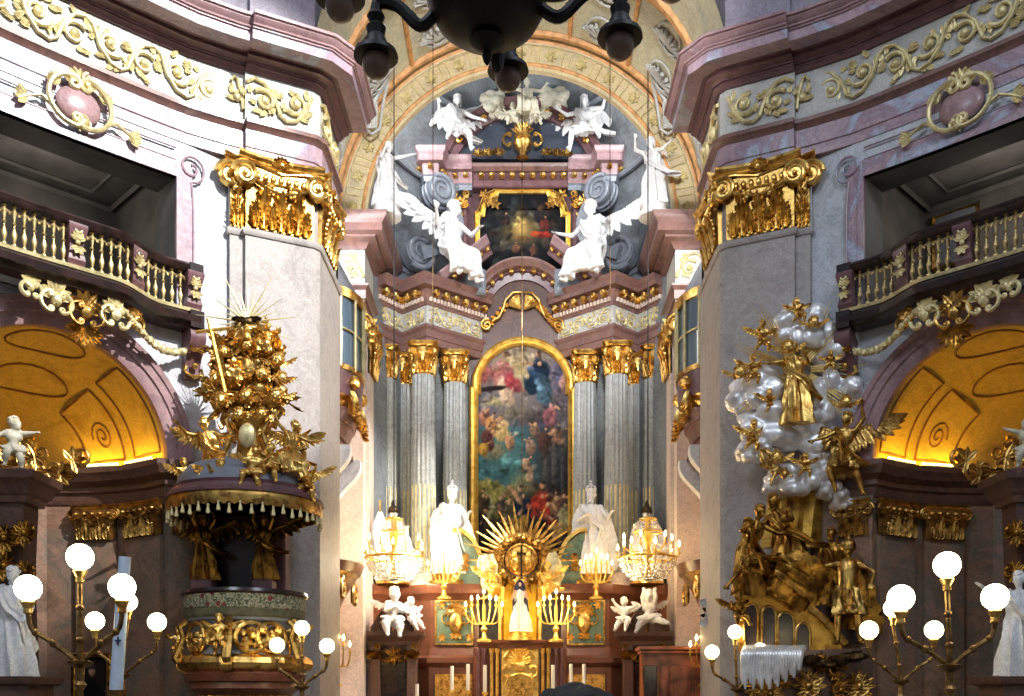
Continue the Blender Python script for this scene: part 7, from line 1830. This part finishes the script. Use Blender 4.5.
# ---- martyrdom group on the right pier, hanging lights, altar candles --------------------------------------
def glory():
    G, OG, S = M['gold'], M['oldgold'], M['silver']; d = 20.6
    t = thing('glory_rays', 'long ridged gilded rays bursting from behind the standing Madonna relief', 'rays', P(795, 372, d + .3))
    C = P(797, 372, d + .25)
    for (px, py, w) in ((752, 308, .05), (758, 304, .04), (731, 345, .05), (738, 350, .04), (829, 303, .04), (840, 321, .06), (835, 330, .045), (868, 366, .05), (866, 408, .055), (858, 414, .05), (737, 412, .05), (728, 420, .06), (744, 396, .04), (826, 470, .04), (852, 480, .05), (870, 444, .04), (770, 446, .04), (812, 308, .03)):
        e = P(px, py, d - .2); D = (e - C); q_ = nz(D.cross(V((0, 1, 0))))
        for k in (-1, 0, 1): b = MB(); ray_spike(b, C - V((0, .1, 0)) + q_ * (k * w * .6), D + q_ * (k * w * 1.1), .25, D.length * (1 - .08 * abs(k)), w * .6, (0, -1, 0)); b.build('ray', M['raygold'], t)
    cl = [(803, 330, .52, .42, 'big silver cloud at the top of the glory, under the small cherubs'), (836, 348, .46, .44, 'smooth silver cloud at the upper right of the glory'), (846, 386, .42, .42, 'silver cloud at the far right of the glory beside the arch'), (758, 393, .5, .4, 'silver cloud at the left of the Madonna relief'),
          (776, 425, .66, .38, 'wide silver cloud directly under the Madonna relief'), (808, 431, .62, .4, 'bulging silver cloud under the Madonna, toward the angel'), (758, 452, .34, .2, 'flat silver cloud at the lower left of the glory'), (824, 466, .34, .36, 'silver cloud below the flying angel'), (790, 482, .44, .26, 'silver cloud at the head of the golden beam'), (828, 492, .22, .2, 'lowest small silver cloud on the glory'), (816, 410, .34, .44, 'grey silver cloud behind the angel and the Madonna'), (852, 444, .22, .3, 'small silver cloud at the edge of the side arch'), (840, 500, .22, .22, 'dim silver cloud behind the angel foot')]
    for i, (px, py, rx, rz, lab) in enumerate(cl):
        tag(cloud_mb(P(px, py, d + (.0 if py in (425, 431) else .1)), (rx * 1.25, .45, rz * 1.2), 18, i + 60).build('silver_cloud', S, angle=70), lab, 'cloud')
    mad = mixpose(STAND, spine=(-.1, -.15, 1), head=(-.5, -.7, -.3), arms=(((-.8, -.4, -.2), (-.7, -.5, -.2)), ((.5, -.4, -.7), (-.2, -.8, .4))))
    statue('gilded_madonna', 'gilded robed woman standing on silver clouds in the middle of the glory', 'statue', P(796, 424, d - .45), 1.65, mad, G, rz=-.3, robe='stand', fem=True, seed=71, sashed=(.5, .2, -.6), tilt=-.1)
    ang = mixpose(FLY, head=(-.6, -.6, .2), arms=(((-.9, -.3, -.5), (-.9, -.3, -.3)), ((.6, -.2, .8), (-.2, -.4, .9))), legs=(((-.5, -.5, -.8), (.4, .4, -1)), ((.4, -.4, -1), (.35, .2, -1))))
    statue('gilded_angel', 'gilded flying angel with bent legs at the right of the glory', 'statue', P(843, 498, d - .5), 1.75, ang, OG, rz=-.2, robe='skirt', wings=1, seed=72, fem=True, sashed=True, wl=.6)
    for i, (px, py, h, lab, rz) in enumerate(((763, 352, .75, 'gilded putto with spread wings at the upper left of the glory', .2), (753, 384, .7, 'gilded putto leaning out at the left end of the glory', .4), (752, 452, .75, 'gilded putto kneeling on the lower left cloud of the glory', .3), (770, 414, .6, 'small gilded putto at the hem of the Madonna relief', .5), (800, 323, .6, 'small gilded putto lying on the topmost silver cloud', 0), (805, 478, .6, 'gilded putto peeping between the lower silver clouds', 0), (830, 372, .5, 'tiny gilded putto among the right-hand silver clouds', -.3))):
        statue('gilded_putto', lab, 'statue', P(px, py, d - .35), h, mixpose(PUTTO_SIT, spine=(R.uniform(-.4, .2), -.2, 1), head=(R.uniform(-.6, .6), -.8, R.uniform(-.3, .3)), arms=(((-.6, -.5, R.uniform(-.9, .6)), (R.uniform(-.2, .8), -.7, .4)), ((.6, -.5, R.uniform(-.9, .4)), (R.uniform(-.8, .2), -.7, .3))), legs=(((-.4, -.5, -.6), (-.4, .3, -.6)), ((.4, -.5, -.6), (.1, .5, -.7)))), G, rz=rz, child=True, wings=1, wl=.42, fingers=False, robe='loin', seed=i)
    for i, (px, py, r, lab) in enumerate(((788, 347, .13, 'gilded cherub head just left above the Madonna'), (740, 372, .13, 'gilded cherub head at the outermost left ray'), (814, 322, .11, 'gilded cherub head at the right of the topmost cloud'), (776, 457, .13, 'gilded cherub head under the wide silver cloud'), (846, 402, .12, 'gilded cherub head by the far right silver cloud'))):
        cherub_head('gilded_cherub_head', lab, P(px, py, d - .45), r, G, (-.2, -1, -.2), seed=i + 20)
    statue('gilded_putto', 'gilded putto tumbling head down beside the golden beam', 'statue', P(770, 488, d - .5), .95, mixpose(FLY, spine=(.5, -.3, -.6), arms=(((-.5, -.3, -.9), (-.3, -.3, -.9)), ((.8, -.3, -.3), (.5, -.4, -.8))), legs=(((-.6, -.2, .7), (-.2, .1, 1)), ((-.2, -.4, .9), (-.7, .1, .6)))), OG, child=True, fingers=False, seed=4, robe='loin')
    # plank-like golden beam of light
    t = thing('golden_beam', 'broad cracked gilded beam of light falling from the clouds to the bridge', 'relief', P(790, 520, d + .35))
    for k, (x0, x1) in enumerate(((768, 780), (778, 793), (791, 806), (803, 823))):
        b = MB(); a0_, a1_ = P(x0 + 4, 476, d + .3), P(x1 + 2, 476, d + .3); c0, c1 = P(x0 - 8, 548, d + .25), P(x1 - 2, 548, d + .25)
        b.rings([[a0_, lv(a0_, a1_, .5) - V((0, .1, 0)), a1_, lv(a0_, a1_, .5) + V((0, .1, 0))], [c0, lv(c0, c1, .5) - V((0, .14, 0)), c1, lv(c0, c1, .5) + V((0, .1, 0))]]); b.build('beam_strip', M['beam'], t)
M['raygold'] = gilt('ray_gilding', (244, 218, 150), (206, 168, 96), .38, 6, .6)
M['beam'] = gilt('dull_gold_beam', (206, 164, 74), (140, 96, 36), .42, 4, .8)

def martyrdom():
    G, OG, S = M['gold'], M['darkgold'], M['silver']; d = 20.3
    t = thing('bridge_relief', 'carved bridge with dark arches and a sloping gilt parapet under the martyr', 'relief', P(790, 640, d))
    pl = [(738, 592), (772, 590), (800, 604), (822, 622), (842, 640), (842, 652), (738, 652)]
    b = MB(); b.rings([[P(x, y, d - .15) for x, y in pl], [P(x, y, d + .5) for x, y in pl]]); b.build('bridge_wall', M['beam'], t)
    for x, top, w in ((751, 604, 7), (769, 607, 7), (786, 613, 8), (803, 624, 7)):
        o = [(x - w, 650)] + [(x - w * cos(a), top + 8 - 9 * sin(a)) for a in [k * pi / 8 for k in range(9)]] + [(x + w, 650)]
        b = MB(); b.rings([[P(px, py, d - .2) for px, py in o], [P(px, py, d + .1) for px, py in o]]); b.build('dark_arch', M['ebony'], t)
        b = MB(); b.tube([P(px, py, d - .22) for px, py in o], .03, 6); b.build('arch_moulding', M['gold'], t)
    b = MB(); b.tube([P(736, 589, d - .25), P(773, 587, d - .25), P(803, 601, d - .25), P(826, 621, d - .25), P(846, 644, d - .25)], .07, 6); b.build('parapet', M['gold'], t)
    b = MB(); pl = [(826, 604), (866, 640), (842, 645), (812, 608)]; b.rings([[P(x, y, d - .1) for x, y in pl], [P(x, y, d + .4) for x, y in pl]]); b.build('dark_slope', M['ebony'], t)
    fall = mixpose(FLY, spine=(-.6, -.5, -.1), head=(-.6, -.6, -.5), arms=(((-.7, -.4, -.6), (-.6, -.3, -.7)), ((-.4, -.8, .5), (-.7, -.4, .5))), legs=(((.8, .1, -.5), (.9, .2, -.4)), ((.9, -.2, -.3), (.8, .1, -.6))))
    statue('gilded_martyr', 'dark-gilt robed saint toppling headlong over the bridge parapet', 'statue', P(770, 592, d - .55), 1.9, fall, OG, robe='fly', beard=True, seed=81, sashed=(.8, .1, -.5))
    push = mixpose(STAND, spine=(-.5, -.35, 1), head=(-.6, -.6, -.3), arms=(((-.6, -.6, -.6), (-.6, -.5, -.3)), ((.3, -.6, -.8), (-.5, -.7, -.2))))
    statue('gilded_figure', 'dark-gilt man bending over and pushing the martyr from behind', 'statue', P(790, 590, d - .1), 1.95, push, OG, rz=-.3, robe='stand', beard=True, seed=82, sashed=True)
    statue('gilded_figure', 'dark-gilt man leaning out at the left end of the bridge', 'statue', P(748, 596, d - .2), 1.8, mixpose(push, spine=(.25, -.3, 1), head=(.5, -.8, -.3), arms=(((-.6, -.4, -.7), (.2, -.8, .2)), ((.7, -.5, -.5), (.6, -.6, -.1)))), OG, rz=.2, robe='stand', seed=83, sashed=True)
    sol = mixpose(STAND, spine=(.05, .05, 1), head=(-.5, -.8, .1), arms=(((-.9, -.3, -.2), (-.9, -.4, -.1)), ((.8, -.1, -.5), (-.3, -.6, -.7))), legs=(((-.15, -.1, -1), (0, .05, -1)), ((.2, -.2, -1), (.1, .15, -1))))
    def cuir(t, J, Mx, put):
        b = MB(); b.capsule(J['pelvis'] + V((0, 0, .03)), J['chest'] + V((0, 0, .04)), .085, .1); put(b, 'cuirass', M['gold'])
        b = drape([J['neck'] + V((0, .03, 0)), J['chest'] + V((.03, .08, 0)), J['pelvis'] + V((.05, .12, -.05)), J['an0'] + V((.1, .14, .12))], [(.08, .04), (.15, .05), (.2, .06), (.22, .06)], 7, .3, 5, n=40); put(b, 'cape', OG)
        c = MB()
        for k in range(9):
            a = -pi + pi * k / 8; c.tube([J['pelvis'] + V((.1 * cos(a), .09 * sin(a), 0)), J['pelvis'] + V((.125 * cos(a), .12 * sin(a), -.15))], [.022, .026], 6)
        put(c, 'leather_strips', M['gold'])
    statue('gilded_soldier', 'gilded soldier in cuirass and cape pointing toward the martyr', 'statue', P(847, 645, d - .3), 2.05, sol, M['oldgold'], rz=-.2, robes2='skirt', seed=84, crown='helmet', extra=cuir)
    statue('gilded_figure', 'dark-gilt bystander half hidden behind the soldier shoulder', 'statue', P(832, 612, d + .15), 1.7, mixpose(STAND, head=(-.5, -.8, 0)), OG, robe='stand', seed=85, beard=True, sashed=True)
    statue('gilded_figure', 'dark-gilt onlooker peering over the soldier helmet', 'statue', P(848, 606, d + .4), 1.75, mixpose(STAND, head=(-.3, -.9, -.1)), OG, robe='stand', seed=86)
    statue('gilded_putto', 'dark-gilt putto standing at the left foot of the bridge', 'statue', P(739, 626, d - .45), .85, PUTTO_SIT, OG, rz=.4, child=True, robe='loin', wings=1, wl=.4, fingers=False)
    # silver waterfall
    t = thing('silver_waterfall', 'silvered carved water spilling in streaks below the bridge', 'relief', P(775, 660, d - .4))
    for k in range(22):
        x = 744 + k * 2.7; L = (678 - x * 0) - 0; yb = 684 - max(0, (x - 775)) * .55 + 6 * sin(k * 2.1)
        b = MB(); b.tube(catmull([P(x + 2, 648, d - .3), P(x, 652, d - .6), P(x - 1, 662, d - .62), P(x - 1.5, yb, d - .6)], 4), [.07, .075, .07, .07, .065, .06, .06, .06, .055, .05, .045, .04, .02][:13], 6); b.build('water_streak', S, t)
    # base ornaments
    t = thing('relief_base', 'dark marble base with gilt rocaille frames below the bridge relief', 'pedestal', P(810, 690, d - .2))
    b = MB(); pl = [(742, 652), (872, 648), (876, 700), (738, 700)]; b.rings([[P(x, y, d - .25) for x, y in pl], [P(x, y, d + .5) for x, y in pl]]); b.build('block', M['brown'], t)
    b = MB(); b.box(V((P(807, 0, d).x, d, P(0, 706, d).z)), (2.9, .9, .4), None, 0, .03); b.box(V((P(807, 0, d).x, d, P(0, 706, d).z / 2 - .1)), (2.6, .8, P(0, 706, d).z - .2)); b.build('plinth', M['brown'], t)
    for k, (px, py, r) in enumerate(((755, 684, .26), (782, 676, .22), (808, 686, .32), (836, 668, .22), (858, 686, .3), (820, 662, .18), (770, 694, .25), (840, 690, .22))):
        b = MB(); c = P(px, py, d - .3); mp = lambda u, v, w=0: c + V((u, -w, v))
        tube2(b, mp, c_scroll(0, 0, r * .7, pi / 2, 1.5 * pi if k % 2 else -pi / 2), .045, None, .05); fan(b, mp, 0, .0, r * 1.2, 0, pi, 7, r * .4); fan(b, mp, 0, -.1, r, pi + .3, 2 * pi - .3, 5, r * .4); b.ball(mp(0, 0, .08), r * .25, 8, 6)
        b.build('gilt_rocaille', M['darkgold'] if k % 2 else M['oldgold'], t)
    b = MB()
    for k in range(6): b.ball(P(812 + 9 * k, 660 + 4 * sin(k), d - .45), (.2, .14, .1), 10, 8, None, 0, .5, k)
    b.build('dark_rocks', M['bronze'], t)

def hanging():
    # black nave chandelier at the very top
    D = 8.8; c = P(487, 0, D)
    t = thing('nave_chandelier', 'black bulbous chandelier with unlit frosted globes hanging at the top', 'chandelier', c + V((0, 0, 1)))
    f = lambda y: P(487, y, D).z
    b = MB(); b.lathe([(.0, f(66)), (.03, f(62)), (.045, f(56)), (.03, f(52)), (.1, f(48)), (.16, f(42)), (.14, f(38)), (.3, f(34)), (.44, f(22)), (.52, f(6)), (.54, f(-8)), (.46, f(-24)), (.3, f(-36)), (.2, f(-60)), (.26, f(-80)), (.1, f(-110)), (.06, f(-200)), (.12, f(-230)), (.03, f(-260))], (c.x, c.y, 0), 28); b.build('bowl', M['blackiron'], t)
    b = MB(); b.tube([V((c.x, c.y, f(-255))), V((c.x, c.y, f(-255) + 9))], .03, 6); b.build('chain', M['blackiron'], t)
    for px, py, d, r in ((376, 64, 8.9, .125), (508, 78, 9.6, .125), (620, 45, 8.7, .125), (340, 6, 7.9, .12), (672, -14, 8.0, .12), (430, -30, 7.6, .12)):
        g = P(px, py, d); b = MB(); top = g + V((0, 0, .42))
        dv = V((g.x - c.x, g.y - c.y, 0)); L = dv.length; dv.normalize(); st = V((c.x, c.y, f(10))) + dv * .46
        if L < .9: st = V((c.x, c.y, f(28))) + dv * .3
        pts = catmull([st, st + dv * (L - .46) * .25 + V((0, 0, -.1)), lv(st, top, .55) + V((0, 0, .05)), top + V((0, 0, .1)) - dv * .16, top + V((0, 0, .12)) - dv * .02, top], 6)
        b.tube(pts, .055, 8)
        for q in (8, 14, 20): leaf(b, pts[q], dv + V((0, 0, .8)), (0, -1, 0), .16, .1, .5, 3, .3, 6)
        b.build('arm', M['blackiron'], t)
        b = MB(); b.lathe([(.06, .46), (.08, .42), (.05, .36), (.09, .32), (.075, .25), (.1, .2), (.11, .14), (.19, .1), (.2, .06), (.1, .05)], g, 16); b.build('socket', M['blackiron'], t)
        b = MB(); b.ball(g, r, 18, 12); b.build('globe', M['dullglobe'], t)
    # crystal chandeliers before the altar
    for sx, nm in ((-1, 'left'), (1, 'right')):
        c = P(520 + sx * 126 + (2 if sx > 0 else 0), 560, 27.0)
        t = thing('crystal_chandelier', 'glaring lit crystal chandelier with candle bulbs at the %s of the altar' % nm, 'chandelier', c)
        b = MB(); b.tube([c + V((0, 0, 1.1)), c + V((0, 0, 15))], .015, 5); b.build('cable', M['blackiron'], t)
        b = MB(); b.lathe([(.02, 1.2), (.1, 1.14), (.08, .95), (.12, .6), (.06, .3), (.14, .1), (.05, -.1), (.1, -.35), (.02, -.5)], c, 14); b.build('stem', M['gold2'], t)
        for h, r, q in ((.05, .78, .035), (.75, .36, .03), (1.1, .22, .025)):
            b = MB(); b.tube([c + V((r * cos(k * pi / 12), r * sin(k * pi / 12), h)) for k in range(25)], q, 6); b.build('ring', M['gold2'], t)
        for k in range(22):
            a = 2 * pi * k / 22; b = MB()
            b.tube([c + V((.74 * cos(q * pi / 12 * .94) * cos(a), .74 * cos(q * pi / 12 * .94) * sin(a), -.52 * sin(q * pi / 12))) for q in range(7)], .008, 4)
            for j in range(7):
                q = j / 6; r = .74 * cos(q * pi / 2 * .94); b.ball(c + V((r * cos(a), r * sin(a), .0 - .52 * sin(q * pi / 2))), .05, 6, 4)
            b.build('crystal_swag', M['crystal'], t)
        for k in range(12):
            a = 2 * pi * k / 12; b = MB()
            for j in range(5): q = j / 4; r = lerp(.36, .22, q); b.ball(c + V((r * cos(a), r * sin(a), lerp(.72, 1.1, q))), .03, 6, 4)
            b.build('crystal_strand', M['crystal'], t)
        for k in range(12):
            a = 2 * pi * k / 12 + .1; r = .86 if k % 2 else .66; z = .1 if k % 2 else .34
            b = MB(); b.tube([c + V((.2 * cos(a), .2 * sin(a), z - .1)), c + V((r * .7 * cos(a), r * .7 * sin(a), z - .14)), c + V((r * cos(a), r * sin(a), z))], .02, 6); b.lathe([(.05, 0), (.06, .03), (.02, .04), (.02, .2)], c + V((r * cos(a), r * sin(a), z)), 8); b.build('candle_arm', M['gold2'], t)
            b = MB(); b.lathe([(.008, .2), (.034, .25), (.03, .31), (.004, .38)], c + V((r * cos(a), r * sin(a), z)), 8); b.build('flame_bulb', M['flame'], t)
    # thin cables
    for px, d, y0, y1, lab in ((522, 26.0, -10, 556, 'thin cable hanging down the middle of the altar'), (433, 26.5, 60, 330, 'thin cable left of the upper painting'), (610, 26.5, 60, 300, 'thin cable right of the upper painting')):
        b = MB(); b.tube([P(px, y0 - 40, d), P(px, y1, d)], .011, 5); tag(b.build('hanging_cable', M['bronze']), lab, 'cable')
    # branched candelabra by the niche and altar candles
    for sx, nm in ((-1, 'left'), (1, 'right')):
        for c, lab, sc in ((P(520 + sx * 36, 622, 27.5), 'gilded branched candelabrum burning just %s of the golden niche' % nm, 1.0), (P(520 + sx * 76, 580, 28.6), 'gilded candelabrum glowing between the %s crowned saint and the chandelier' % nm, .9), (P(520 + sx * 186, 664, 24.4), 'gilt wall candelabrum with burning bulbs on the %s choir wall' % nm, .8)):
            t = thing('candelabrum', lab, 'candelabrum', c)
            b = MB(); b.lathe([(.2, -.55), (.2, -.5), (.08, -.44), (.05, -.3), (.1, -.2), (.04, -.1), (.05, .3), (.03, .5)], c, 12); b.build('stem', M['gold2'], t)
            for k in range(7):
                q = (k - 3) / 3; e = c + V((q * .5 * sc, -.1 - .1 * (k % 2), .55 - .28 * abs(q) + .06 * (k % 2)))
                b = MB(); b.tube(catmull([c + V((0, 0, .0)), c + V((q * .3, -.05, -.05)), e - V((0, 0, .1)), e], 5), .02, 6); b.lathe([(.045, 0), (.05, .03), (.018, .04), (.018, .14)], e, 8); b.build('branch', M['gold2'], t)
                b = MB(); b.lathe([(.008, .14), (.034, .18), (.03, .23), (.004, .29)], e, 8); b.build('flame_bulb', M['flame'], t)
    for i, (px, y0, y1, d, lab) in enumerate(((452, 690, 666, 27.4, 'white altar candle farthest left in front of the gold panel'), (468, 690, 664, 27.4, 'white altar candle between the gold panel and the colonnettes'), (417, 696, 684, 27.0, 'white altar candle low beside the left doorway'), (485, 692, 665, 27.3, 'slim white candle before the left colonnettes'), (553, 692, 665, 27.3, 'slim white candle before the right colonnettes'), (571, 690, 664, 27.4, 'white altar candle right of the colonnettes'), (584, 690, 664, 27.4, 'white altar candle farthest right on the altar'))):
        a, e = P(px, y0, d), P(px, y1, d); t = thing('altar_candle', lab, 'candle', (a.x, a.y, a.z))
        b = MB(); b.tube([a, e], .05, 12); b.build('wax', M['candle'], t); b = MB(); b.tube([e, e + V((0, 0, .05))], .008, 5); b.build('wick', M['black'], t)
        b = MB(); b.lathe([(.16, 1.0), (.16, 1.05), (.05, 1.12), (.04, a.z - .1), (.09, a.z - .04), (.09, a.z)], (a.x, a.y, 0), 12); b.build('candlestick', M['gold2'], t)
    b = MB(); b.box((0, 27.3, .5), (5.2, .8, 1.0), None, 0, .03); tt = thing('altar_table', 'marble altar table under the candles', 'table', (0, 27.3, 0)); b.build('table_block', M['altarwood'], tt); b = MB(); b.box((0, 27.2, 1.02), (5.4, 1.0, .08), None, 0, .02); b.build('table_slab', M['palepink'], tt)
    t = thing('flower_bouquet', 'white and pale blue flowers with dark leaves on the right choir wall above the candelabrum', 'flowers', P(714, 626, 23.4)); c = P(714, 612, 23.6)
    for k in range(9):
        b = MB(); p = c + V((-.05 + .26 * sin(k * 2.4), -.1 * (k % 3), .3 * cos(k * 1.7) * (1 - k * .02)))
        for j in range(6): leaf(b, p, (cos(j * 1.05), -.5, sin(j * 1.05)), (0, -1, 0), .14, .1, .5, 0, .3, 6)
        b.ball(p, .05, 8, 6); b.build('flower', M['white'] if k % 3 else M['paleblue'], t)
    b = MB()
    for k in range(12): leaf(b, c + V((0, .03, -.1)), (cos(k * .52), -.3, sin(k * .52)), (0, -1, 0), .42, .14, .4, 0, .2, 7)
    b.tube([c + V((.3, .1, -.3)), c + V((0, 0, -.2)), c], .04, 6); b.build('dark_foliage', M['bronze'], t)
    # wooden confessional
    t = thing('confessional', 'red-brown wooden confessional with panelled doors in front of the right choir wall', 'confessional', P(676, 700, 24.6))
    c = P(676, 700, 24.6); X0, X1, zt = P(643, 0, 24.6).x, P(707, 0, 24.6).x, P(0, 650, 24.6).z
    b = MB(); b.box(((X0 + X1) / 2, 25.0, zt / 2), (X1 - X0, .7, zt), None, 0, .02); b.build('body', M['mahog'], t)
    b = MB(); b.box(((X0 + X1) / 2, 24.95, zt + .04), (X1 - X0 + .2, .9, .1), None, 0, .03); b.box(((X0 + X1) / 2, 24.95, zt - .05), (X1 - X0 + .1, .8, .08), None, 0, .02); b.build('cornice', M['mahog'], t)
    for k, (xa, xb, m) in enumerate(((644, 657, M['ebony']), (660, 668, M['mahog']), (670, 690, M['mahog']), (693, 706, M['mahog']))):
        A, B = P(xa, 0, 24.6).x, P(xb, 0, 24.6).x
        b = MB(); b.box(((A + B) / 2, 24.63, (zt - .35) / 2), (B - A, .06, zt - .4), None, 0, .02); b.box(((A + B) / 2, 24.59, (zt - .6) / 2), ((B - A) * .7, .05, zt - .9), None, 0, .02); b.build('panelled_door', m, t)
info = {}
for sgn, nm in ((1, 'left'), (-1, 'right')):
    MIR[0] = sgn
    info[nm] = nave_side(nm)
    choir_side(nm); altar_side(nm)
    I = info[nm]
    capital('pilaster_capital', 'large gilded capital on the front of the %s nave pier' % nm, I['m2'], I['L2'], 9.93, 11.42, M['gold'], None, (1, 1), .26, (4, 3))
    capital('pilaster_capital', 'narrow gilded capital behind the big one on the %s nave pier' % nm, I['m1'], I['L1'] , 9.93, 11.42, M['gold'], None, (1, 0), .2, (2, 1), fleuron=False)
    capital('pilaster_capital', 'gilded capital on the choir-side face of the %s nave pier' % nm, I['m3'], 1.5, 9.93, 11.42, M['gold'], None, (1, 1), .26, (4, 3))
MIR[0] = 1
choir_shell()
altarpiece(); upper_painting(); altar_centre(); tabernacle(); altar_figures()
for sgn, nm in ((1, 'left'), (-1, 'right')):
    MIR[0] = sgn
    gallery(nm, sgn > 0); chapel_altar(nm)
MIR[0] = 1
fittings(); pulpit(); pulpit_figures()
glory(); martyrdom(); hanging()
w = bpy.data.worlds.new('sky'); SC.world = w; w.use_nodes = True
nt = w.node_tree; bg = nt.nodes['Background']
tc = nt.nodes.new('ShaderNodeTexCoord'); sx = nt.nodes.new('ShaderNodeSeparateXYZ'); rp = nt.nodes.new('ShaderNodeValToRGB')
nt.links.new(tc.outputs['Generated'], sx.inputs[0]); mr = nt.nodes.new('ShaderNodeMapRange'); mr.inputs[1].default_value = -1; nt.links.new(sx.outputs[2], mr.inputs[0]); nt.links.new(mr.outputs[0], rp.inputs[0])
e = rp.color_ramp.elements
e[0].position = .35; e[0].color = (.10, .08, .06, 1); e[1].position = .75; e[1].color = (.62, .70, .84, 1)
nt.links.new(rp.outputs[0], bg.inputs[0]); bg.inputs[1].default_value = .48
def lamp(name, kind, loc, energy, col=(1, 1, 1), **kw):
    l = bpy.data.lights.new(name, kind); l.energy = energy; l.color = col
    for k, v in kw.items():
        if k != 'to': setattr(l, k, v)
    o = bpy.data.objects.new(name, l); COL.objects.link(o); o.location = loc
    if 'to' in kw: o.rotation_euler = (V(kw['to']) - V(loc)).to_track_quat('-Z', 'Y').to_euler()
    return o
# daylight falling through a nave window high on the far side
lamp('nave_window_sun', 'SPOT', (10, 5, 24), 60000, (1, .97, .93), to=(-7.3, 20.6, 11.2), spot_size=radians(24), spot_blend=.35, shadow_soft_size=.12)
# added frontal fill spot for the choir, then daylight of the choir windows
lamp('choir_fill_spot', 'SPOT', (1.0, 8, 15.5), 15000, (.95, .97, 1), to=(0, 31, 16.2), spot_size=radians(36), spot_blend=.35, shadow_soft_size=.9)
lamp('choir_window_light', 'AREA', (4.6, 25.4, Zh(12.0)), 200, (1, .98, .94), to=(-4.0, 29.5, 7), shape='RECTANGLE', size=2.4, size_y=1.6)
lamp('choir_window_light', 'AREA', (-4.6, 26.0, Zh(12.0)), 200, (.94, .97, 1), to=(1.5, 31, 12), shape='RECTANGLE', size=2.4, size_y=1.6)
# candle light
lamp('chandelier_light', 'POINT', (-3.0, 27.4, Zh(3.7)), 720, (1, .84, .58), shadow_soft_size=.35)
lamp('chandelier_light', 'POINT', (3.0, 27.4, Zh(3.7)), 130, (1, .76, .42), shadow_soft_size=.35)
for sx_ in (-1, 1): lamp('altar_candle_light', 'POINT', (sx_ * 1.1, 26.9, Zh(2.3)), 120, (1, .74, .36), shadow_soft_size=.3)

for sx_ in (-1, 1):
    lamp('gallery_fill', 'POINT', (sx_ * 9.9, 20.9, Zh(10.6)), 60, (1, .92, .82), shadow_soft_size=.5)  # added point light that brightens the gallery room
for sx_ in (-1, 1):
    lamp('nave_fill', 'AREA', (sx_ * 8.5, 2, 21), 1250, (.8, .88, 1), to=(sx_ * -3, 22, 10), shape='DISK', size=6)
lamp('niche_fill', 'POINT', (.0, 28.28, Zh(3.36)), 40, (1, .8, .35), shadow_soft_size=.08)  # added point light that makes the yellow niche glow
lamp('choir_pier_spot', 'SPOT', (3.7, 24.2, Zh(12)), 8000, (1, .97, .92), to=(-4.4, 28.6, Zh(3.6)), spot_size=radians(44), spot_blend=.6, shadow_soft_size=.3)  # added spot that whitens the left choir pier
# added fill for the crowning angels, hidden behind the chancel arch
lamp('apse_fill', 'AREA', (-3.5, 28.5, Zh(16.6)), 170, (.96, .98, 1), to=(.6, 31, Zh(16.4)), shape='RECTANGLE', size=.8, size_y=1.2)
lamp('apse_fill', 'AREA', (3.5, 28.5, Zh(16.6)), 110, (.96, .98, 1), to=(-.6, 31, Zh(16.4)), shape='RECTANGLE', size=.8, size_y=1.2)
# ---- phrases shared by repeated things -------------------------------------------------------------------
GP = {'gilded_cherub_head': 'gilded cherub heads', 'gilded_putto': 'gilded putti', 'gilded_cloud': 'gilded clouds', 'silver_cloud': 'silvered clouds', 'globe_lamp': 'globe lamp standards', 'candelabrum': 'branched candelabra',
      'altar_candle': 'candles on the high altar', 'putto_statue': 'white putti', 'angel_statue': 'white angels on the top gable', 'seated_saint': 'white figures seated on the gables', 'crowned_saint': 'crowned marble saints',
      'helmeted_saint': 'saints behind the chandeliers', 'kneeling_angel': 'adoring angels', 'saint_statue': 'bluish-white saints at the edges', 'crystal_chandelier': 'crystal chandeliers', 'pilaster_capital': 'gilded pilaster capitals',
      'chapel_capital': 'dark-gilt chapel capitals', 'hanging_cable': 'hanging cables', 'gallery_balustrade': 'gallery balustrades', 'gilded_caryatid': 'pulpit angel pillars', 'gilded_figure': 'gilded figures', 'gilded_angel': 'gilded angels',
      'crest_cartouche': 'gallery crest cartouches', 'gilt_cartouche': 'cartouches under the galleries', 'corbel': 'gallery corbels', 'festoon': 'gallery festoons', 'uplight': 'chapel ledge lamps', 'chapel_altar': 'chapel altar posts',
      'altar_pedestal': 'altar plinths', 'altar_entablature': 'altar entablatures', 'attic_wing': 'altar scroll wings', 'broken_gable': 'tilted gables', 'side_doorway': 'altar side doorways', 'statue_socle': 'statue socles', 'statue_plinth': 'statue plinths',
      'caryatid_block': 'blocks under the pulpit angels', 'shell_console': 'shell consoles', 'gilt_frame_fragment': 'chapel altar crests'}
for o in SC.objects:
    k = o.name.split('.')[0]
    if o.parent is None and k in GP and 'label' in o and 'group' not in o: o['group'] = GP[k]
cam = bpy.data.cameras.new('camera'); co_ = bpy.data.objects.new('camera', cam); COL.objects.link(co_)
co_.location = (0, 0, EYE); co_.rotation_euler = (pi / 2, 0, 0)
cam.sensor_fit = 'HORIZONTAL'; cam.sensor_width = 36; cam.lens = 36 * FOC / 1024
cam.shift_x = -(CX - 512) / 1024; cam.shift_y = (CY - 348) / 1024
cam.clip_end = 200
SC.camera = co_
SC.view_settings.view_transform = 'Standard'; SC.view_settings.look = 'None'; SC.view_settings.gamma = 1
SC.view_settings.use_curve_mapping = False
SC.view_settings.exposure = 0.0
